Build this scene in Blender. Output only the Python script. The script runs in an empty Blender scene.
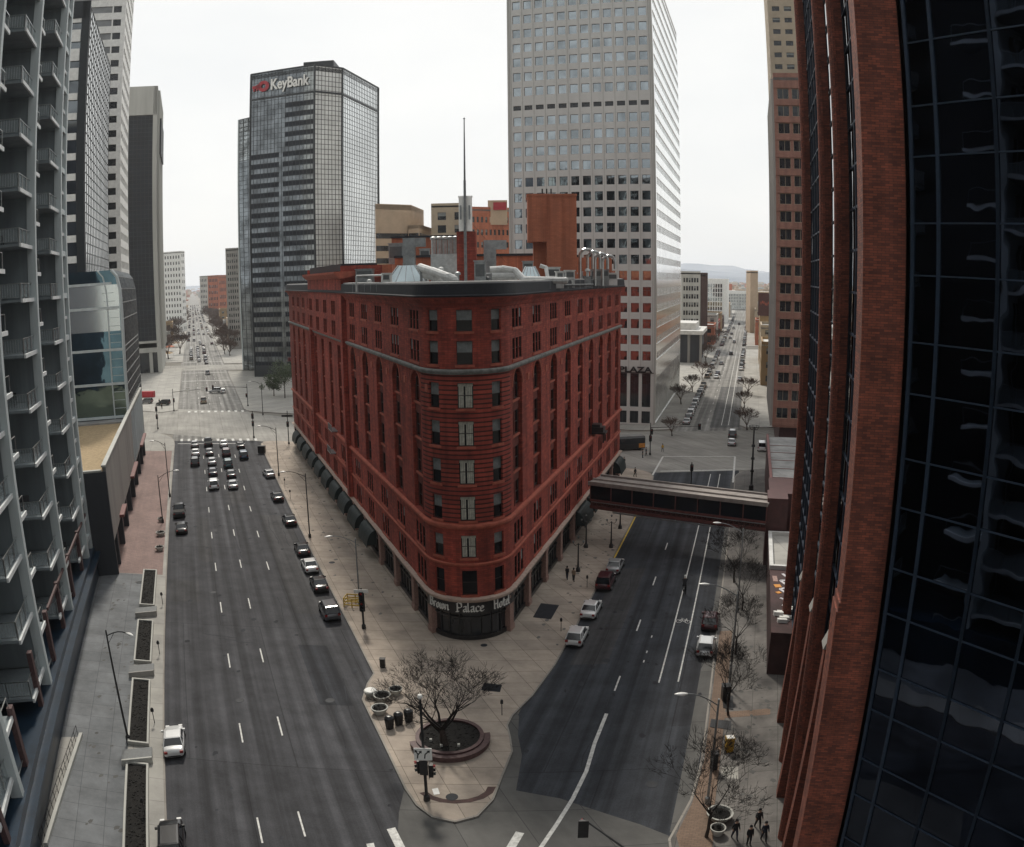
import bpy, math, random
from mathutils import Vector, Matrix
R = math.radians
sc = bpy.context.scene
col = sc.collection
rnd = random.Random(7)

# ------------------------------------------------------------------ camera
EYE = 36.0                     # metres above the street
FOC = 820.0                    # pixels per radian of the wide lens at 1024 px
PITCH, ROLL = 0.179417797, -0.01040761
cd = bpy.data.cameras.new('camera')
cam = bpy.data.objects.new('camera', cd); col.objects.link(cam); sc.camera = cam
cd.type = 'PANO'; cd.panorama_type = 'FISHEYE_LENS_POLYNOMIAL'
cd.sensor_fit = 'HORIZONTAL'; cd.sensor_width = 36.0; cd.sensor_height = 36.0*847/1024
cd.fisheye_polynomial_k0 = 0; cd.fisheye_polynomial_k1 = -1/(FOC*36.0/1024)
cd.fisheye_polynomial_k2 = cd.fisheye_polynomial_k3 = cd.fisheye_polynomial_k4 = 0
cd.fisheye_fov = R(179); cd.clip_start = .1; cd.clip_end = 40000
def _c2w(X, Y, Z):
    c, s = math.cos(ROLL), math.sin(ROLL); X, Y = c*X-s*Y, s*X+c*Y
    c, s = math.cos(PITCH), math.sin(PITCH)
    return Vector((X, s*Y+c*Z, c*Y-s*Z))
ax, ay, az_ = _c2w(1, 0, 0), _c2w(0, 1, 0), _c2w(0, 0, -1)
cam.matrix_world = Matrix(((ax.x, ay.x, az_.x, 0), (ax.y, ay.y, az_.y, 0), (ax.z, ay.z, az_.z, EYE), (0, 0, 0, 1)))

# ------------------------------------------------------------------ sky, sun, exposure
SUN_EL, SUN_AZ = 48, -14       # degrees; azimuth from the view axis (+Y), negative = left
w = bpy.data.worlds.new('World'); sc.world = w; w.use_nodes = True
nt = w.node_tree; nt.nodes.clear()
out = nt.nodes.new('ShaderNodeOutputWorld'); bg = nt.nodes.new('ShaderNodeBackground')
sky = nt.nodes.new('ShaderNodeTexSky'); sky.sky_type = 'NISHITA'; sky.sun_disc = False
sky.sun_elevation = R(SUN_EL); sky.sun_rotation = R(SUN_AZ)
sky.air_density = 1.0; sky.dust_density = 3.0; sky.ozone_density = 1.0
tc = nt.nodes.new('ShaderNodeTexCoord'); mp = nt.nodes.new('ShaderNodeMapping')
mp.inputs['Scale'].default_value = (1, 1, 3)
nz = nt.nodes.new('ShaderNodeTexNoise'); nz.inputs['Scale'].default_value = 2.2; nz.inputs['Detail'].default_value = 6
cr = nt.nodes.new('ShaderNodeValToRGB')
cr.color_ramp.elements[0].position = .3; cr.color_ramp.elements[0].color = (7.6, 7.75, 7.75, 1)
cr.color_ramp.elements[1].position = .7; cr.color_ramp.elements[1].color = (8.6, 8.6, 8.4, 1)
mx = nt.nodes.new('ShaderNodeMix'); mx.data_type = 'RGBA'; mx.inputs[0].default_value = .94
nt.links.new(tc.outputs['Generated'], mp.inputs[0]); nt.links.new(mp.outputs[0], nz.inputs['Vector'])
nt.links.new(nz.outputs[0], cr.inputs[0]); nt.links.new(sky.outputs[0], mx.inputs[6]); nt.links.new(cr.outputs[0], mx.inputs[7])
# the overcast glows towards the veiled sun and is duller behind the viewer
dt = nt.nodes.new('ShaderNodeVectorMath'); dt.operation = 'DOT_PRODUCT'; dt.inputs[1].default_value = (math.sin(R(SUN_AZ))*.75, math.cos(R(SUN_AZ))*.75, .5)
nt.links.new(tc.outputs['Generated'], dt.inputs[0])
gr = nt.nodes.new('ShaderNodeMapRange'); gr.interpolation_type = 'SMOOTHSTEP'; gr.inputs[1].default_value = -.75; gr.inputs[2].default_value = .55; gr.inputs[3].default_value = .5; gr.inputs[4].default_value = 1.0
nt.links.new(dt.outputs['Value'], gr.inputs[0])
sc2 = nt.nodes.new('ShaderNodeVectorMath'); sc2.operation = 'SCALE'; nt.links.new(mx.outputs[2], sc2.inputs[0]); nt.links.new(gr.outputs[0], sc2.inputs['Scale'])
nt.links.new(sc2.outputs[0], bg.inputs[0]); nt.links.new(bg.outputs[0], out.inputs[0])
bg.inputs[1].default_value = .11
sd = bpy.data.lights.new('sun', 'SUN'); sun = bpy.data.objects.new('sun', sd); col.objects.link(sun)
sd.energy = 2.4; sd.angle = R(8); sd.color = (1, .93, .82)
_a = R(SUN_AZ); _e = R(SUN_EL)
sdir = Vector((math.sin(_a)*math.cos(_e), math.cos(_a)*math.cos(_e), math.sin(_e)))
sun.rotation_euler = sdir.to_track_quat('Z', 'Y').to_euler()
sc.view_settings.view_transform = 'Standard'; sc.view_settings.look = 'None'
sc.view_settings.exposure = 0.1; sc.view_settings.gamma = 1
sc.cycles.max_bounces = 6; sc.cycles.diffuse_bounces = 3; sc.cycles.glossy_bounces = 4
sc.cycles.transparent_max_bounces = 8; sc.cycles.volume_bounces = 2
sc.cycles.caustics_reflective = False; sc.cycles.caustics_refractive = False

# ------------------------------------------------------------------ survey: a point seen in the photograph -> metres
def ray(x, y):
    x -= 512; y = -(y-423); r = math.hypot(x, y)+1e-9; th = r/FOC
    return _c2w(math.sin(th)*x/r, math.sin(th)*y/r, math.cos(th))
def spot(x, y, z=0.0):
    d = ray(x, y); t = (z-EYE)/d.z
    return Vector((d.x*t, d.y*t, z))
def tanaz(x, y=275):
    d = ray(x, y); return d.x/d.y
def onrow(x, y, Y):            # the point of this line of sight at depth Y
    d = ray(x, y); return Vector((d.x*Y/d.y, Y, EYE+d.z*Y/d.y))

# the two streets: avenue (left) X = c - .407 Y, street (right) X = c + .3 Y
def AL(c, Y, z=0): return Vector((c-.407*Y, Y, z))
def AR(c, Y, z=0): return Vector((c+.3*Y, Y, z))
DL = Vector((-.407, 1, 0)).normalized(); DR = Vector((.3, 1, 0)).normalized()
HL = math.atan2(DL.y, DL.x); HR = math.atan2(DR.y, DR.x)

# ------------------------------------------------------------------ materials
M = {}
def _new(name):
    m = bpy.data.materials.new(name); m.use_nodes = True
    return m, m.node_tree, m.node_tree.nodes['Principled BSDF']
def surf(name, c, rough=.8, metal=0.0, var=.25, scale=.6, c2=None, bump=0.0, coat=0.0, spec=.5, detail=6, streak=False):
    m, nt, b = _new(name)
    tc = nt.nodes.new('ShaderNodeTexCoord'); n = nt.nodes.new('ShaderNodeTexNoise')
    n.inputs['Scale'].default_value = scale; n.inputs['Detail'].default_value = detail
    n.inputs['Roughness'].default_value = .65
    if streak:
        mp = nt.nodes.new('ShaderNodeMapping'); mp.inputs['Scale'].default_value = (1, 1, .08)
        nt.links.new(tc.outputs['Object'], mp.inputs[0]); nt.links.new(mp.outputs[0], n.inputs['Vector'])
    else:
        nt.links.new(tc.outputs['Object'], n.inputs['Vector'])
    r = nt.nodes.new('ShaderNodeValToRGB')
    if c2 is None: c2 = tuple(v*(1+var) for v in c); c1 = tuple(v*(1-var) for v in c)
    else: c1 = c
    r.color_ramp.elements[0].position = .32; r.color_ramp.elements[0].color = (*c1, 1)
    r.color_ramp.elements[1].position = .68; r.color_ramp.elements[1].color = (*c2, 1)
    nt.links.new(n.outputs[0], r.inputs[0]); nt.links.new(r.outputs[0], b.inputs['Base Color'])
    b.inputs['Roughness'].default_value = rough; b.inputs['Metallic'].default_value = metal
    b.inputs['Coat Weight'].default_value = coat; b.inputs['Specular IOR Level'].default_value = spec
    if bump:
        n2 = nt.nodes.new('ShaderNodeTexNoise'); n2.inputs['Scale'].default_value = scale*18; n2.inputs['Detail'].default_value = 4
        nt.links.new(tc.outputs['Object'], n2.inputs['Vector'])
        bp = nt.nodes.new('ShaderNodeBump'); bp.inputs['Strength'].default_value = bump; bp.inputs['Distance'].default_value = .05
        nt.links.new(n2.outputs[0], bp.inputs['Height']); nt.links.new(bp.outputs[0], b.inputs['Normal'])
    M[name] = m; return m
def bricks(name, c1, c2, mortar, bw=.6, bh=.2, ms=.02, rough=.85, big=.3, offset=.5, bigscale=.15, bump=.3, streak=.25):
    m, nt, b = _new(name)
    uv = nt.nodes.new('ShaderNodeTexCoord'); br = nt.nodes.new('ShaderNodeTexBrick')
    br.offset = offset
    nt.links.new(uv.outputs['UV'], br.inputs['Vector'])
    br.inputs['Color1'].default_value = (*c1, 1); br.inputs['Color2'].default_value = (*c2, 1); br.inputs['Mortar'].default_value = (*mortar, 1)
    br.inputs['Scale'].default_value = 1; br.inputs['Brick Width'].default_value = bw; br.inputs['Row Height'].default_value = bh
    br.inputs['Mortar Size'].default_value = ms; br.inputs['Mortar Smooth'].default_value = .2
    n = nt.nodes.new('ShaderNodeTexNoise'); n.inputs['Scale'].default_value = bigscale; n.inputs['Detail'].default_value = 7; n.inputs['Roughness'].default_value = .7
    nt.links.new(uv.outputs['UV'], n.inputs['Vector'])
    mr = nt.nodes.new('ShaderNodeMapRange'); mr.inputs[1].default_value = .3; mr.inputs[2].default_value = .7
    mr.inputs[3].default_value = 1-big; mr.inputs[4].default_value = 1+big
    nt.links.new(n.outputs[0], mr.inputs[0])
    # vertical weather streaks
    mp = nt.nodes.new('ShaderNodeMapping'); mp.inputs['Scale'].default_value = (1.3, .07, 1)
    nt.links.new(uv.outputs['UV'], mp.inputs[0])
    n3 = nt.nodes.new('ShaderNodeTexNoise'); n3.inputs['Scale'].default_value = 1; n3.inputs['Detail'].default_value = 5
    nt.links.new(mp.outputs[0], n3.inputs['Vector'])
    mr2 = nt.nodes.new('ShaderNodeMapRange'); mr2.inputs[1].default_value = .3; mr2.inputs[2].default_value = .7
    mr2.inputs[3].default_value = 1-streak; mr2.inputs[4].default_value = 1+streak*.6
    nt.links.new(n3.outputs[0], mr2.inputs[0])
    mu = nt.nodes.new('ShaderNodeMath'); mu.operation = 'MULTIPLY'; nt.links.new(mr.outputs[0], mu.inputs[0]); nt.links.new(mr2.outputs[0], mu.inputs[1])
    vm = nt.nodes.new('ShaderNodeVectorMath'); vm.operation = 'SCALE'
    nt.links.new(br.outputs[0], vm.inputs[0]); nt.links.new(mu.outputs[0], vm.inputs['Scale'])
    nt.links.new(vm.outputs[0], b.inputs['Base Color']); b.inputs['Roughness'].default_value = rough
    if bump:
        bp = nt.nodes.new('ShaderNodeBump'); bp.inputs['Strength'].default_value = bump; bp.inputs['Distance'].default_value = .03
        bp.invert = True
        nt.links.new(br.outputs['Fac'], bp.inputs['Height']); nt.links.new(bp.outputs[0], b.inputs['Normal'])
    M[name] = m; return m
def glass(name, c, metal=1.0, rough=.04, wav=.02, wscale=.35, spec=.8, var=.25, vscale=.22):
    m, nt, b = _new(name)
    tc = nt.nodes.new('ShaderNodeTexCoord')
    n = nt.nodes.new('ShaderNodeTexNoise'); n.inputs['Scale'].default_value = wscale; n.inputs['Detail'].default_value = 2
    nt.links.new(tc.outputs['Object'], n.inputs['Vector'])
    bp = nt.nodes.new('ShaderNodeBump'); bp.inputs['Strength'].default_value = 1; bp.inputs['Distance'].default_value = wav
    nt.links.new(n.outputs[0], bp.inputs['Height']); nt.links.new(bp.outputs[0], b.inputs['Normal'])
    v = nt.nodes.new('ShaderNodeTexNoise'); v.inputs['Scale'].default_value = vscale
    nt.links.new(tc.outputs['Object'], v.inputs['Vector'])
    mr = nt.nodes.new('ShaderNodeMapRange'); mr.inputs[1].default_value = .35; mr.inputs[2].default_value = .65; mr.inputs[3].default_value = 1-var; mr.inputs[4].default_value = 1+var
    nt.links.new(v.outputs[0], mr.inputs[0])
    vm = nt.nodes.new('ShaderNodeVectorMath'); vm.operation = 'SCALE'; vm.inputs[0].default_value = c
    nt.links.new(mr.outputs[0], vm.inputs['Scale']); nt.links.new(vm.outputs[0], b.inputs['Base Color'])
    b.inputs['Metallic'].default_value = metal; b.inputs['Roughness'].default_value = rough
    b.inputs['Specular IOR Level'].default_value = spec
    M[name] = m; return m

bricks('hotel_brick', (.43, .076, .048), (.26, .044, .032), (.17, .048, .034), .62, .22, .016, big=.36, bigscale=.35, bump=.3, streak=.42)
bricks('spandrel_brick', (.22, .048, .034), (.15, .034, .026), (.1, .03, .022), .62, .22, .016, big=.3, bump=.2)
bricks('hotel_band', (.39, .07, .046), (.27, .046, .034), (.075, .02, .015), 60, .44, .075, big=.3, bigscale=.4, bump=1.0, streak=.35)
bricks('orange_brick', (.50, .165, .09), (.43, .14, .075), (.33, .12, .07), .6, .2, .015, big=.15)
bricks('annex_brick', (.34, .17, .13), (.29, .145, .11), (.2, .11, .09), .6, .2, .012, big=.18)
bricks('pier_brick', (.29, .08, .046), (.12, .038, .027), (.10, .04, .03),   .34, .105, .012, big=.4, bigscale=.5, streak=.3, bump=.5)
bricks('paver_red', (.30, .2, .18), (.24, .165, .15), (.17, .13, .12), .5, .25, .02, big=.22, streak=.1)
bricks('paver_orange', (.23, .155, .11), (.18, .12, .085), (.13, .1, .08), .4, .2, .02, big=.2, streak=.1)
bricks('walk_tan', (.42, .355, .295), (.34, .29, .245), (.15, .125, .1), 2.4, 2.4, .025, offset=0, big=.3, bigscale=.3, bump=.15, streak=.0)
bricks('walk_brown', (.165, .155, .145), (.14, .132, .124), (.085, .08, .075), 2.2, 2.2, .03, offset=0, big=.42, bigscale=.28, bump=.15, streak=.1)
bricks('walk_grey', (.165, .175, .185), (.14, .15, .16), (.08, .083, .088), 2.2, 2.2, .025, offset=0, big=.36, bigscale=.3, bump=.15, streak=.0)
bricks('walk_pale', (.36, .35, .32), (.32, .31, .29), (.2, .19, .18), 3, 3, .03, offset=0, big=.25, bigscale=.2, bump=.1, streak=.0)
bricks('concrete_road', (.115, .113, .108), (.098, .097, .094), (.05, .05, .05), 4.5, 4.5, .035, offset=0, big=.3, bigscale=.2, bump=.1, streak=.1)
bricks('pale_slab', (.33, .32, .295), (.29, .28, .26), (.2, .19, .17), 6, 6, .05, offset=0, big=.25, bigscale=.12, bump=.1, streak=.15)
bricks('kerb_stone', (.30, .28, .25), (.26, .24, .22), (.14, .13, .12), 3, 3, .02, offset=0, big=.25, streak=0)
bricks('dark_brick', (.10, .055, .05), (.08, .045, .042), (.05, .035, .03), .6, .2, .015, big=.2)
surf('granite_pink', (.32, .2, .17), .6, var=.3, scale=6)
surf('granite_dark', (.10, .055, .055), .6, var=.3, scale=4)
surf('bridge_roof', (.30, .27, .25), .8, var=.25, scale=1)
surf('stone_cream', (.48, .37, .31), .8, var=.2, scale=2)
surf('slate_dark', (.014, .017, .024), .7, var=.3, scale=1.2)
surf('string_course', (.23, .24, .23), .7, var=.4, scale=1.5)
surf('sandstone_trim', (.42, .11, .07), .8, var=.25, scale=1.5)
surf('black_metal', (.018, .019, .021), .45, var=.3, scale=3)
surf('iron_black', (.02, .02, .022), .35, var=.3, scale=3)
surf('grey_metal', (.32, .34, .35), .4, metal=.6, var=.25, scale=1.5)
surf('steel', (.5, .52, .52), .3, metal=.8, var=.2, scale=2)
surf('white_paint', (.84, .84, .81), .55, var=.12, scale=1.2)
surf('road_paint', (.62, .62, .6), .7, var=.3, scale=2.5)
surf('yellow_paint', (.62, .42, .06), .6, var=.2, scale=2)
surf('pale_concrete', (.46, .46, .43), .85, var=.14, scale=.25, streak=True)
surf('tower_stone', (.62, .615, .59), .8, var=.08, scale=.2, streak=True)
surf('balcony_concrete', (.26, .30, .32), .8, var=.2, scale=.5, streak=True)
surf('column_pale', (.56, .62, .63), .7, var=.15, scale=.4, streak=True)
surf('slab_edge', (.78, .81, .81), .7, var=.12, scale=1)
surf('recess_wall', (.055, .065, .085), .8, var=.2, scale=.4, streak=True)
surf('concrete', (.30, .29, .275), .85, var=.2, scale=.3, streak=True)
surf('concrete_dark', (.045, .05, .06), .8, var=.3, scale=.2, streak=True)
surf('gravel_roof', (.36, .27, .16), .95, var=.25, scale=2.5, bump=.4)
surf('roof_grey', (.26, .26, .255), .9, var=.3, scale=.4)
surf('roof_white', (.62, .62, .6), .8, var=.2, scale=.5)
surf('tan_stone', (.50, .38, .27), .8, var=.1, scale=.3)
surf('beige_stone', (.42, .35, .26), .8, var=.12, scale=.3)
surf('ochre_wall', (.32, .22, .12), .85, var=.2, scale=.3, streak=True)
surf('maroon', (.075, .028, .028), .6, var=.2, scale=1)
surf('maroon_steel', (.17, .06, .055), .5, var=.25, scale=1.5)
surf('red_paint', (.38, .02, .032), .4, var=.1, scale=2)
surf('awning_green', (.007, .018, .02), .6, var=.35, scale=1.2)
surf('awning_blue', (.012, .028, .05), .35, var=.35, scale=.5)
surf('soil', (.012, .011, .01), 1, var=.6, scale=3, bump=.8)
surf('bark', (.055, .042, .036), .95, var=.35, scale=4)
surf('twig', (.010, .008, .008), .95, var=.3, scale=1)
surf('far_twig', (.10, .065, .052), .95, var=.35, scale=.3)
surf('leaf_green', (.06, .085, .04), .8, var=.5, scale=.6)
surf('leaf_pale', (.11, .13, .085), .8, var=.5, scale=.6)
surf('curtain', (.50, .50, .43), .7, var=.35, scale=3)
surf('blind', (.22, .24, .24), .7, var=.3, scale=2)
surf('frame_dark', (.03, .02, .018), .6, var=.2, scale=3)
surf('frame_red', (.022, .012, .012), .7, var=.2, scale=3)
surf('frame_blue', (.02, .035, .06), .45, var=.2, scale=3)
surf('mullion_grey', (.10, .11, .115), .5, var=.2, scale=3)
surf('mullion_dark', (.015, .02, .025), .5, var=.2, scale=3)
surf('white_wrap', (.62, .63, .62), .6, var=.2, scale=1.2, bump=.6)
surf('skin', (.45, .28, .2), .6, var=.1, scale=8)
surf('cloth_black', (.016, .016, .02), .9, var=.3, scale=5)
surf('cloth_navy', (.02, .026, .045), .9, var=.3, scale=5)
surf('cloth_grey', (.12, .12, .13), .9, var=.3, scale=5)
surf('cloth_tan', (.26, .19, .13), .9, var=.3, scale=5)
surf('rubber', (.015, .015, .015), .8, var=.2, scale=6)
surf('lamp_white', (.85, .85, .83), .3, var=.03, scale=3)
surf('tail_red', (.25, .01, .01), .3, var=.1, scale=5)
surf('signal_yellow', (.55, .33, .03), .5, var=.1, scale=3)
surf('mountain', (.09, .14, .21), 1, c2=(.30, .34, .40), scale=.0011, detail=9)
surf('mural_red', (.05, .022, .022), .8, var=.4, scale=.5)
surf('mural_white', (.6, .58, .6), .7, var=.2, scale=2)
surf('mural_orange', (.6, .25, .04), .7, var=.2, scale=2)
glass('window_glass', (.018, .022, .028), metal=0, rough=.06, wav=.01, spec=.7)
glass('hotel_glass', (.008, .009, .012), metal=0, rough=.12, wav=.01, spec=.3)
glass('polished_side', (.93, .94, .93), rough=.14, wav=.008, var=.05)
glass('soft_window', (.22, .23, .235), metal=.2, rough=.3, wav=.01)
glass('soft_glass', (.78, .80, .80), metal=.35, rough=.28, wav=.008, var=.08)
glass('pale_glass', (.86, .88, .87), metal=.9, rough=.14, wav=.01, var=.12, vscale=.05)
glass('mirror_glass', (.60, .63, .63), wav=.012, wscale=.12)
glass('blue_glass', (.42, .47, .50), wav=.02)
glass('smoke_glass', (.20, .22, .235), wav=.03, wscale=.12, rough=.06, var=.4)
glass('teal_glass', (.12, .19, .23), wav=.05, wscale=.3)
glass('vision_glass', (.010, .014, .022), metal=0, spec=.22, wav=.03, wscale=.25, rough=.08)
glass('grey_glass', (.36, .42, .44), wav=.015)
glass('bronze_glass', (.045, .055, .078), wav=.02, wscale=.35, rough=.02, var=.3, vscale=.3)
for n_, c_ in dict(paint_black=(.01, .01, .012), paint_white=(.75, .76, .76), paint_silver=(.36, .37, .38), paint_grey=(.10, .105, .115),
                   paint_red=(.16, .012, .014), paint_maroon=(.06, .008, .014), paint_blue=(.02, .05, .10), paint_teal=(.02, .07, .08), paint_tan=(.28, .24, .18), paint_navy=(.012, .018, .035)).items():
    surf(n_, c_, .28, metal=.2, var=.06, scale=1, coat=.7)

m, nt, b = _new('rail_glass'); b.inputs['Base Color'].default_value = (.5, .58, .6, 1); b.inputs['Roughness'].default_value = .15; b.inputs['Alpha'].default_value = .38; M['rail_glass'] = m
def road_mat(name, base):
    m, nt, b = _new(name)
    uv = nt.nodes.new('ShaderNodeTexCoord')
    n = nt.nodes.new('ShaderNodeTexNoise'); n.inputs['Scale'].default_value = .35; n.inputs['Detail'].default_value = 9; n.inputs['Roughness'].default_value = .7
    nt.links.new(uv.outputs['UV'], n.inputs['Vector'])
    mp = nt.nodes.new('ShaderNodeMapping'); mp.inputs['Scale'].default_value = (.85, .012, 1)
    nt.links.new(uv.outputs['UV'], mp.inputs[0])
    s = nt.nodes.new('ShaderNodeTexNoise'); s.inputs['Scale'].default_value = 1; s.inputs['Detail'].default_value = 4; s.inputs['Roughness'].default_value = .6
    nt.links.new(mp.outputs[0], s.inputs['Vector'])
    wv = nt.nodes.new('ShaderNodeTexWave'); wv.wave_type = 'BANDS'; wv.bands_direction = 'X'; wv.inputs['Scale'].default_value = .175/1.02
    wv.inputs['Distortion'].default_value = .6; wv.inputs['Detail'].default_value = 3; wv.inputs['Detail Scale'].default_value = .2
    nt.links.new(uv.outputs['UV'], wv.inputs['Vector'])
    f = nt.nodes.new('ShaderNodeTexNoise'); f.inputs['Scale'].default_value = 9; f.inputs['Detail'].default_value = 4
    nt.links.new(uv.outputs['UV'], f.inputs['Vector'])
    br = nt.nodes.new('ShaderNodeTexBrick'); br.inputs['Scale'].default_value = 1; br.inputs['Brick Width'].default_value = 9; br.inputs['Row Height'].default_value = 26
    br.inputs['Mortar Size'].default_value = .05; br.inputs['Color1'].default_value = (.95, .95, .95, 1); br.inputs['Color2'].default_value = (1.08, 1.08, 1.08, 1); br.inputs['Mortar'].default_value = (.68, .68, .68, 1)
    nt.links.new(uv.outputs['UV'], br.inputs['Vector'])
    def mr(node, a, bb, lo, hi):
        q = nt.nodes.new('ShaderNodeMapRange'); q.inputs[1].default_value = a; q.inputs[2].default_value = bb; q.inputs[3].default_value = lo; q.inputs[4].default_value = hi
        nt.links.new(node.outputs[0], q.inputs[0]); return q
    def mul(a, bb):
        q = nt.nodes.new('ShaderNodeMath'); q.operation = 'MULTIPLY'; nt.links.new(a.outputs[0], q.inputs[0]); nt.links.new(bb.outputs[0], q.inputs[1]); return q
    k = mul(mul(mr(n, .3, .7, .7, 1.35), mr(s, .35, .65, .68, 1.4)), mul(mr(wv, 0, 1, .86, 1.12), mr(f, .3, .7, .85, 1.15)))
    vm = nt.nodes.new('ShaderNodeVectorMath'); vm.operation = 'SCALE'; nt.links.new(k.outputs[0], vm.inputs['Scale']); nt.links.new(br.outputs[0], vm.inputs[0])
    vt = nt.nodes.new('ShaderNodeVectorMath'); vt.operation = 'MULTIPLY'; nt.links.new(vm.outputs[0], vt.inputs[0]); vt.inputs[1].default_value = base
    nt.links.new(vt.outputs[0], b.inputs['Base Color']); b.inputs['Roughness'].default_value = .85; b.inputs['Specular IOR Level'].default_value = .2
    bp = nt.nodes.new('ShaderNodeBump'); bp.inputs['Strength'].default_value = .25; bp.inputs['Distance'].default_value = .02
    nt.links.new(f.outputs[0], bp.inputs['Height']); nt.links.new(bp.outputs[0], b.inputs['Normal'])
    M[name] = m
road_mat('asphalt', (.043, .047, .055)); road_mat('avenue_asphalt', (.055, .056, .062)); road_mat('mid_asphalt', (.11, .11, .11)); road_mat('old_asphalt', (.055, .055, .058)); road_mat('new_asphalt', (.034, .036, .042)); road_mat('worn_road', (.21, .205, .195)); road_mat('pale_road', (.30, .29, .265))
def ground_mat():
    m, nt, b = _new('city_ground')
    tc = nt.nodes.new('ShaderNodeTexCoord'); v = nt.nodes.new('ShaderNodeTexNoise'); v.inputs['Scale'].default_value = .006; v.inputs['Detail'].default_value = 10; v.inputs['Roughness'].default_value = .8
    nt.links.new(tc.outputs['Object'], v.inputs['Vector'])
    r = nt.nodes.new('ShaderNodeValToRGB'); r.color_ramp.elements[0].position = .35; r.color_ramp.elements[0].color = (.12, .115, .10, 1)
    r.color_ramp.elements[1].position = .65; r.color_ramp.elements[1].color = (.32, .30, .27, 1)
    nt.links.new(v.outputs[0], r.inputs[0]); nt.links.new(r.outputs[0], b.inputs['Base Color']); b.inputs['Roughness'].default_value = 1
    M['city_ground'] = m
ground_mat()

# ------------------------------------------------------------------ mesh builder and object helpers
class MB:
    def __init__(s): s.v = []; s.f = []; s.m = []; s.uv = []
    def face(s, pts, mi=0, uv=None):
        i = len(s.v); s.v += [tuple(p) for p in pts]; s.f.append(tuple(range(i, i+len(pts)))); s.m.append(mi); s.uv.append(uv)
    def box(s, x0, x1, y0, y1, z0, z1, mi=0, fn=None):
        P = [(x, y, z) for z in (z0, z1) for y in (y0, y1) for x in (x0, x1)]
        if fn: P = [fn(*p) for p in P]
        for q in ((0, 2, 3, 1), (4, 5, 7, 6), (0, 1, 5, 4), (2, 6, 7, 3), (0, 4, 6, 2), (1, 3, 7, 5)): s.face([P[k] for k in q], mi)
    def prism(s, pts, z0, z1, mi=0, top=None, bottom=True):
        n = len(pts)
        s.face([(p[0], p[1], z1) for p in pts], mi if top is None else top)
        if bottom: s.face([(p[0], p[1], z0) for p in reversed(pts)], mi)
        for i in range(n):
            a, b = pts[i], pts[(i+1) % n]
            s.face([(a[0], a[1], z0), (b[0], b[1], z0), (b[0], b[1], z1), (a[0], a[1], z1)], mi)
    def loft(s, rings, mi=0, caps=True, closed=True):
        for a, b in zip(rings, rings[1:]):
            n = len(a)
            for i in range(n if closed else n-1):
                j = (i+1) % n; s.face([a[i], a[j], b[j], b[i]], mi)
        if caps: s.face(list(reversed(rings[0])), mi); s.face(rings[-1], mi)
    def tube(s, p0, p1, r0, r1=None, n=6, mi=0, caps=True):
        p0, p1 = Vector(p0), Vector(p1); r1 = r0 if r1 is None else r1
        d = (p1-p0).normalized(); a = d.orthogonal().normalized(); b = d.cross(a)
        A = [p0+(a*math.cos(t)+b*math.sin(t))*r0 for t in [2*math.pi*k/n for k in range(n)]]
        B = [p1+(a*math.cos(t)+b*math.sin(t))*r1 for t in [2*math.pi*k/n for k in range(n)]]
        s.loft([A, B], mi, caps)
    def path(s, pts, r, n=6, mi=0):
        for a, b in zip(pts, pts[1:]): s.tube(a, b, r, r, n, mi)
    def lathe(s, prof, n=16, mi=0, c=(0, 0, 0), caps=True):
        rings = [[(c[0]+r*math.cos(2*math.pi*k/n), c[1]+r*math.sin(2*math.pi*k/n), c[2]+z) for k in range(n)] for r, z in prof]
        s.loft(rings, mi, caps)
    def ball(s, c, r, n=10, mi=0, sz=1.0):
        k = max(4, n//2)
        s.lathe([(max(.001, r*math.sin(math.pi*i/k)), -r*sz*math.cos(math.pi*i/k)) for i in range(k+1)], n, mi, c)
    def build(s, name, mats, parent=None, loc=(0, 0, 0), rz=0, smooth=False, mesh_only=False):
        me = bpy.data.meshes.new(name); me.from_pydata(s.v, [], s.f)
        if not isinstance(mats, (list, tuple)): mats = [mats]
        for m in mats: me.materials.append(M[m])
        me.polygons.foreach_set('material_index', s.m)
        ul = me.uv_layers.new(name='UVMap'); d = ul.data
        for p, uv in zip(me.polygons, s.uv):
            if uv:
                for li, q in zip(p.loop_indices, uv): d[li].uv = q
            else:
                n = p.normal
                if abs(n.z) > .7:
                    for li in p.loop_indices: c = me.vertices[me.loops[li].vertex_index].co; d[li].uv = (c.x, c.y)
                else:
                    t = Vector((-n.y, n.x)).normalized()
                    for li in p.loop_indices: c = me.vertices[me.loops[li].vertex_index].co; d[li].uv = (c.x*t.x+c.y*t.y, c.z)
        if smooth: me.polygons.foreach_set('use_smooth', [True]*len(me.polygons))
        me.update()
        if mesh_only: return me
        return link(name, me, parent, loc, rz)
def link(name, me, parent=None, loc=(0, 0, 0), rz=0):
    o = bpy.data.objects.new(name, me); col.objects.link(o)
    o.location = loc; o.rotation_euler[2] = rz
    if parent: o.parent = parent
    return o
def tag(o, label=None, cat=None, group=None, kind=None):
    if label: o['label'] = label
    if cat: o['category'] = cat
    if group: o['group'] = group
    if kind: o['kind'] = kind
    return o
def thing(name, loc, label, cat, group=None, rz=0):
    o = bpy.data.objects.new(name, None); col.objects.link(o); o.empty_display_size = .5
    o.location = loc; o.rotation_euler[2] = rz
    return tag(o, label, cat, group)
KIDS = {}
def copy_tree(o, parent=None):
    c = o.copy(); col.objects.link(c)
    if parent: c.parent = parent
    for ch in [x for x in KIDS.get(o.name, None) or o.children]: copy_tree(ch, c)
    return c
def clone(proto, loc, rz, label, group=None):
    c = copy_tree(proto); c.location = loc; c.rotation_euler[2] = rz; c['label'] = label
    if group: c['group'] = group
    return c
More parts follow.
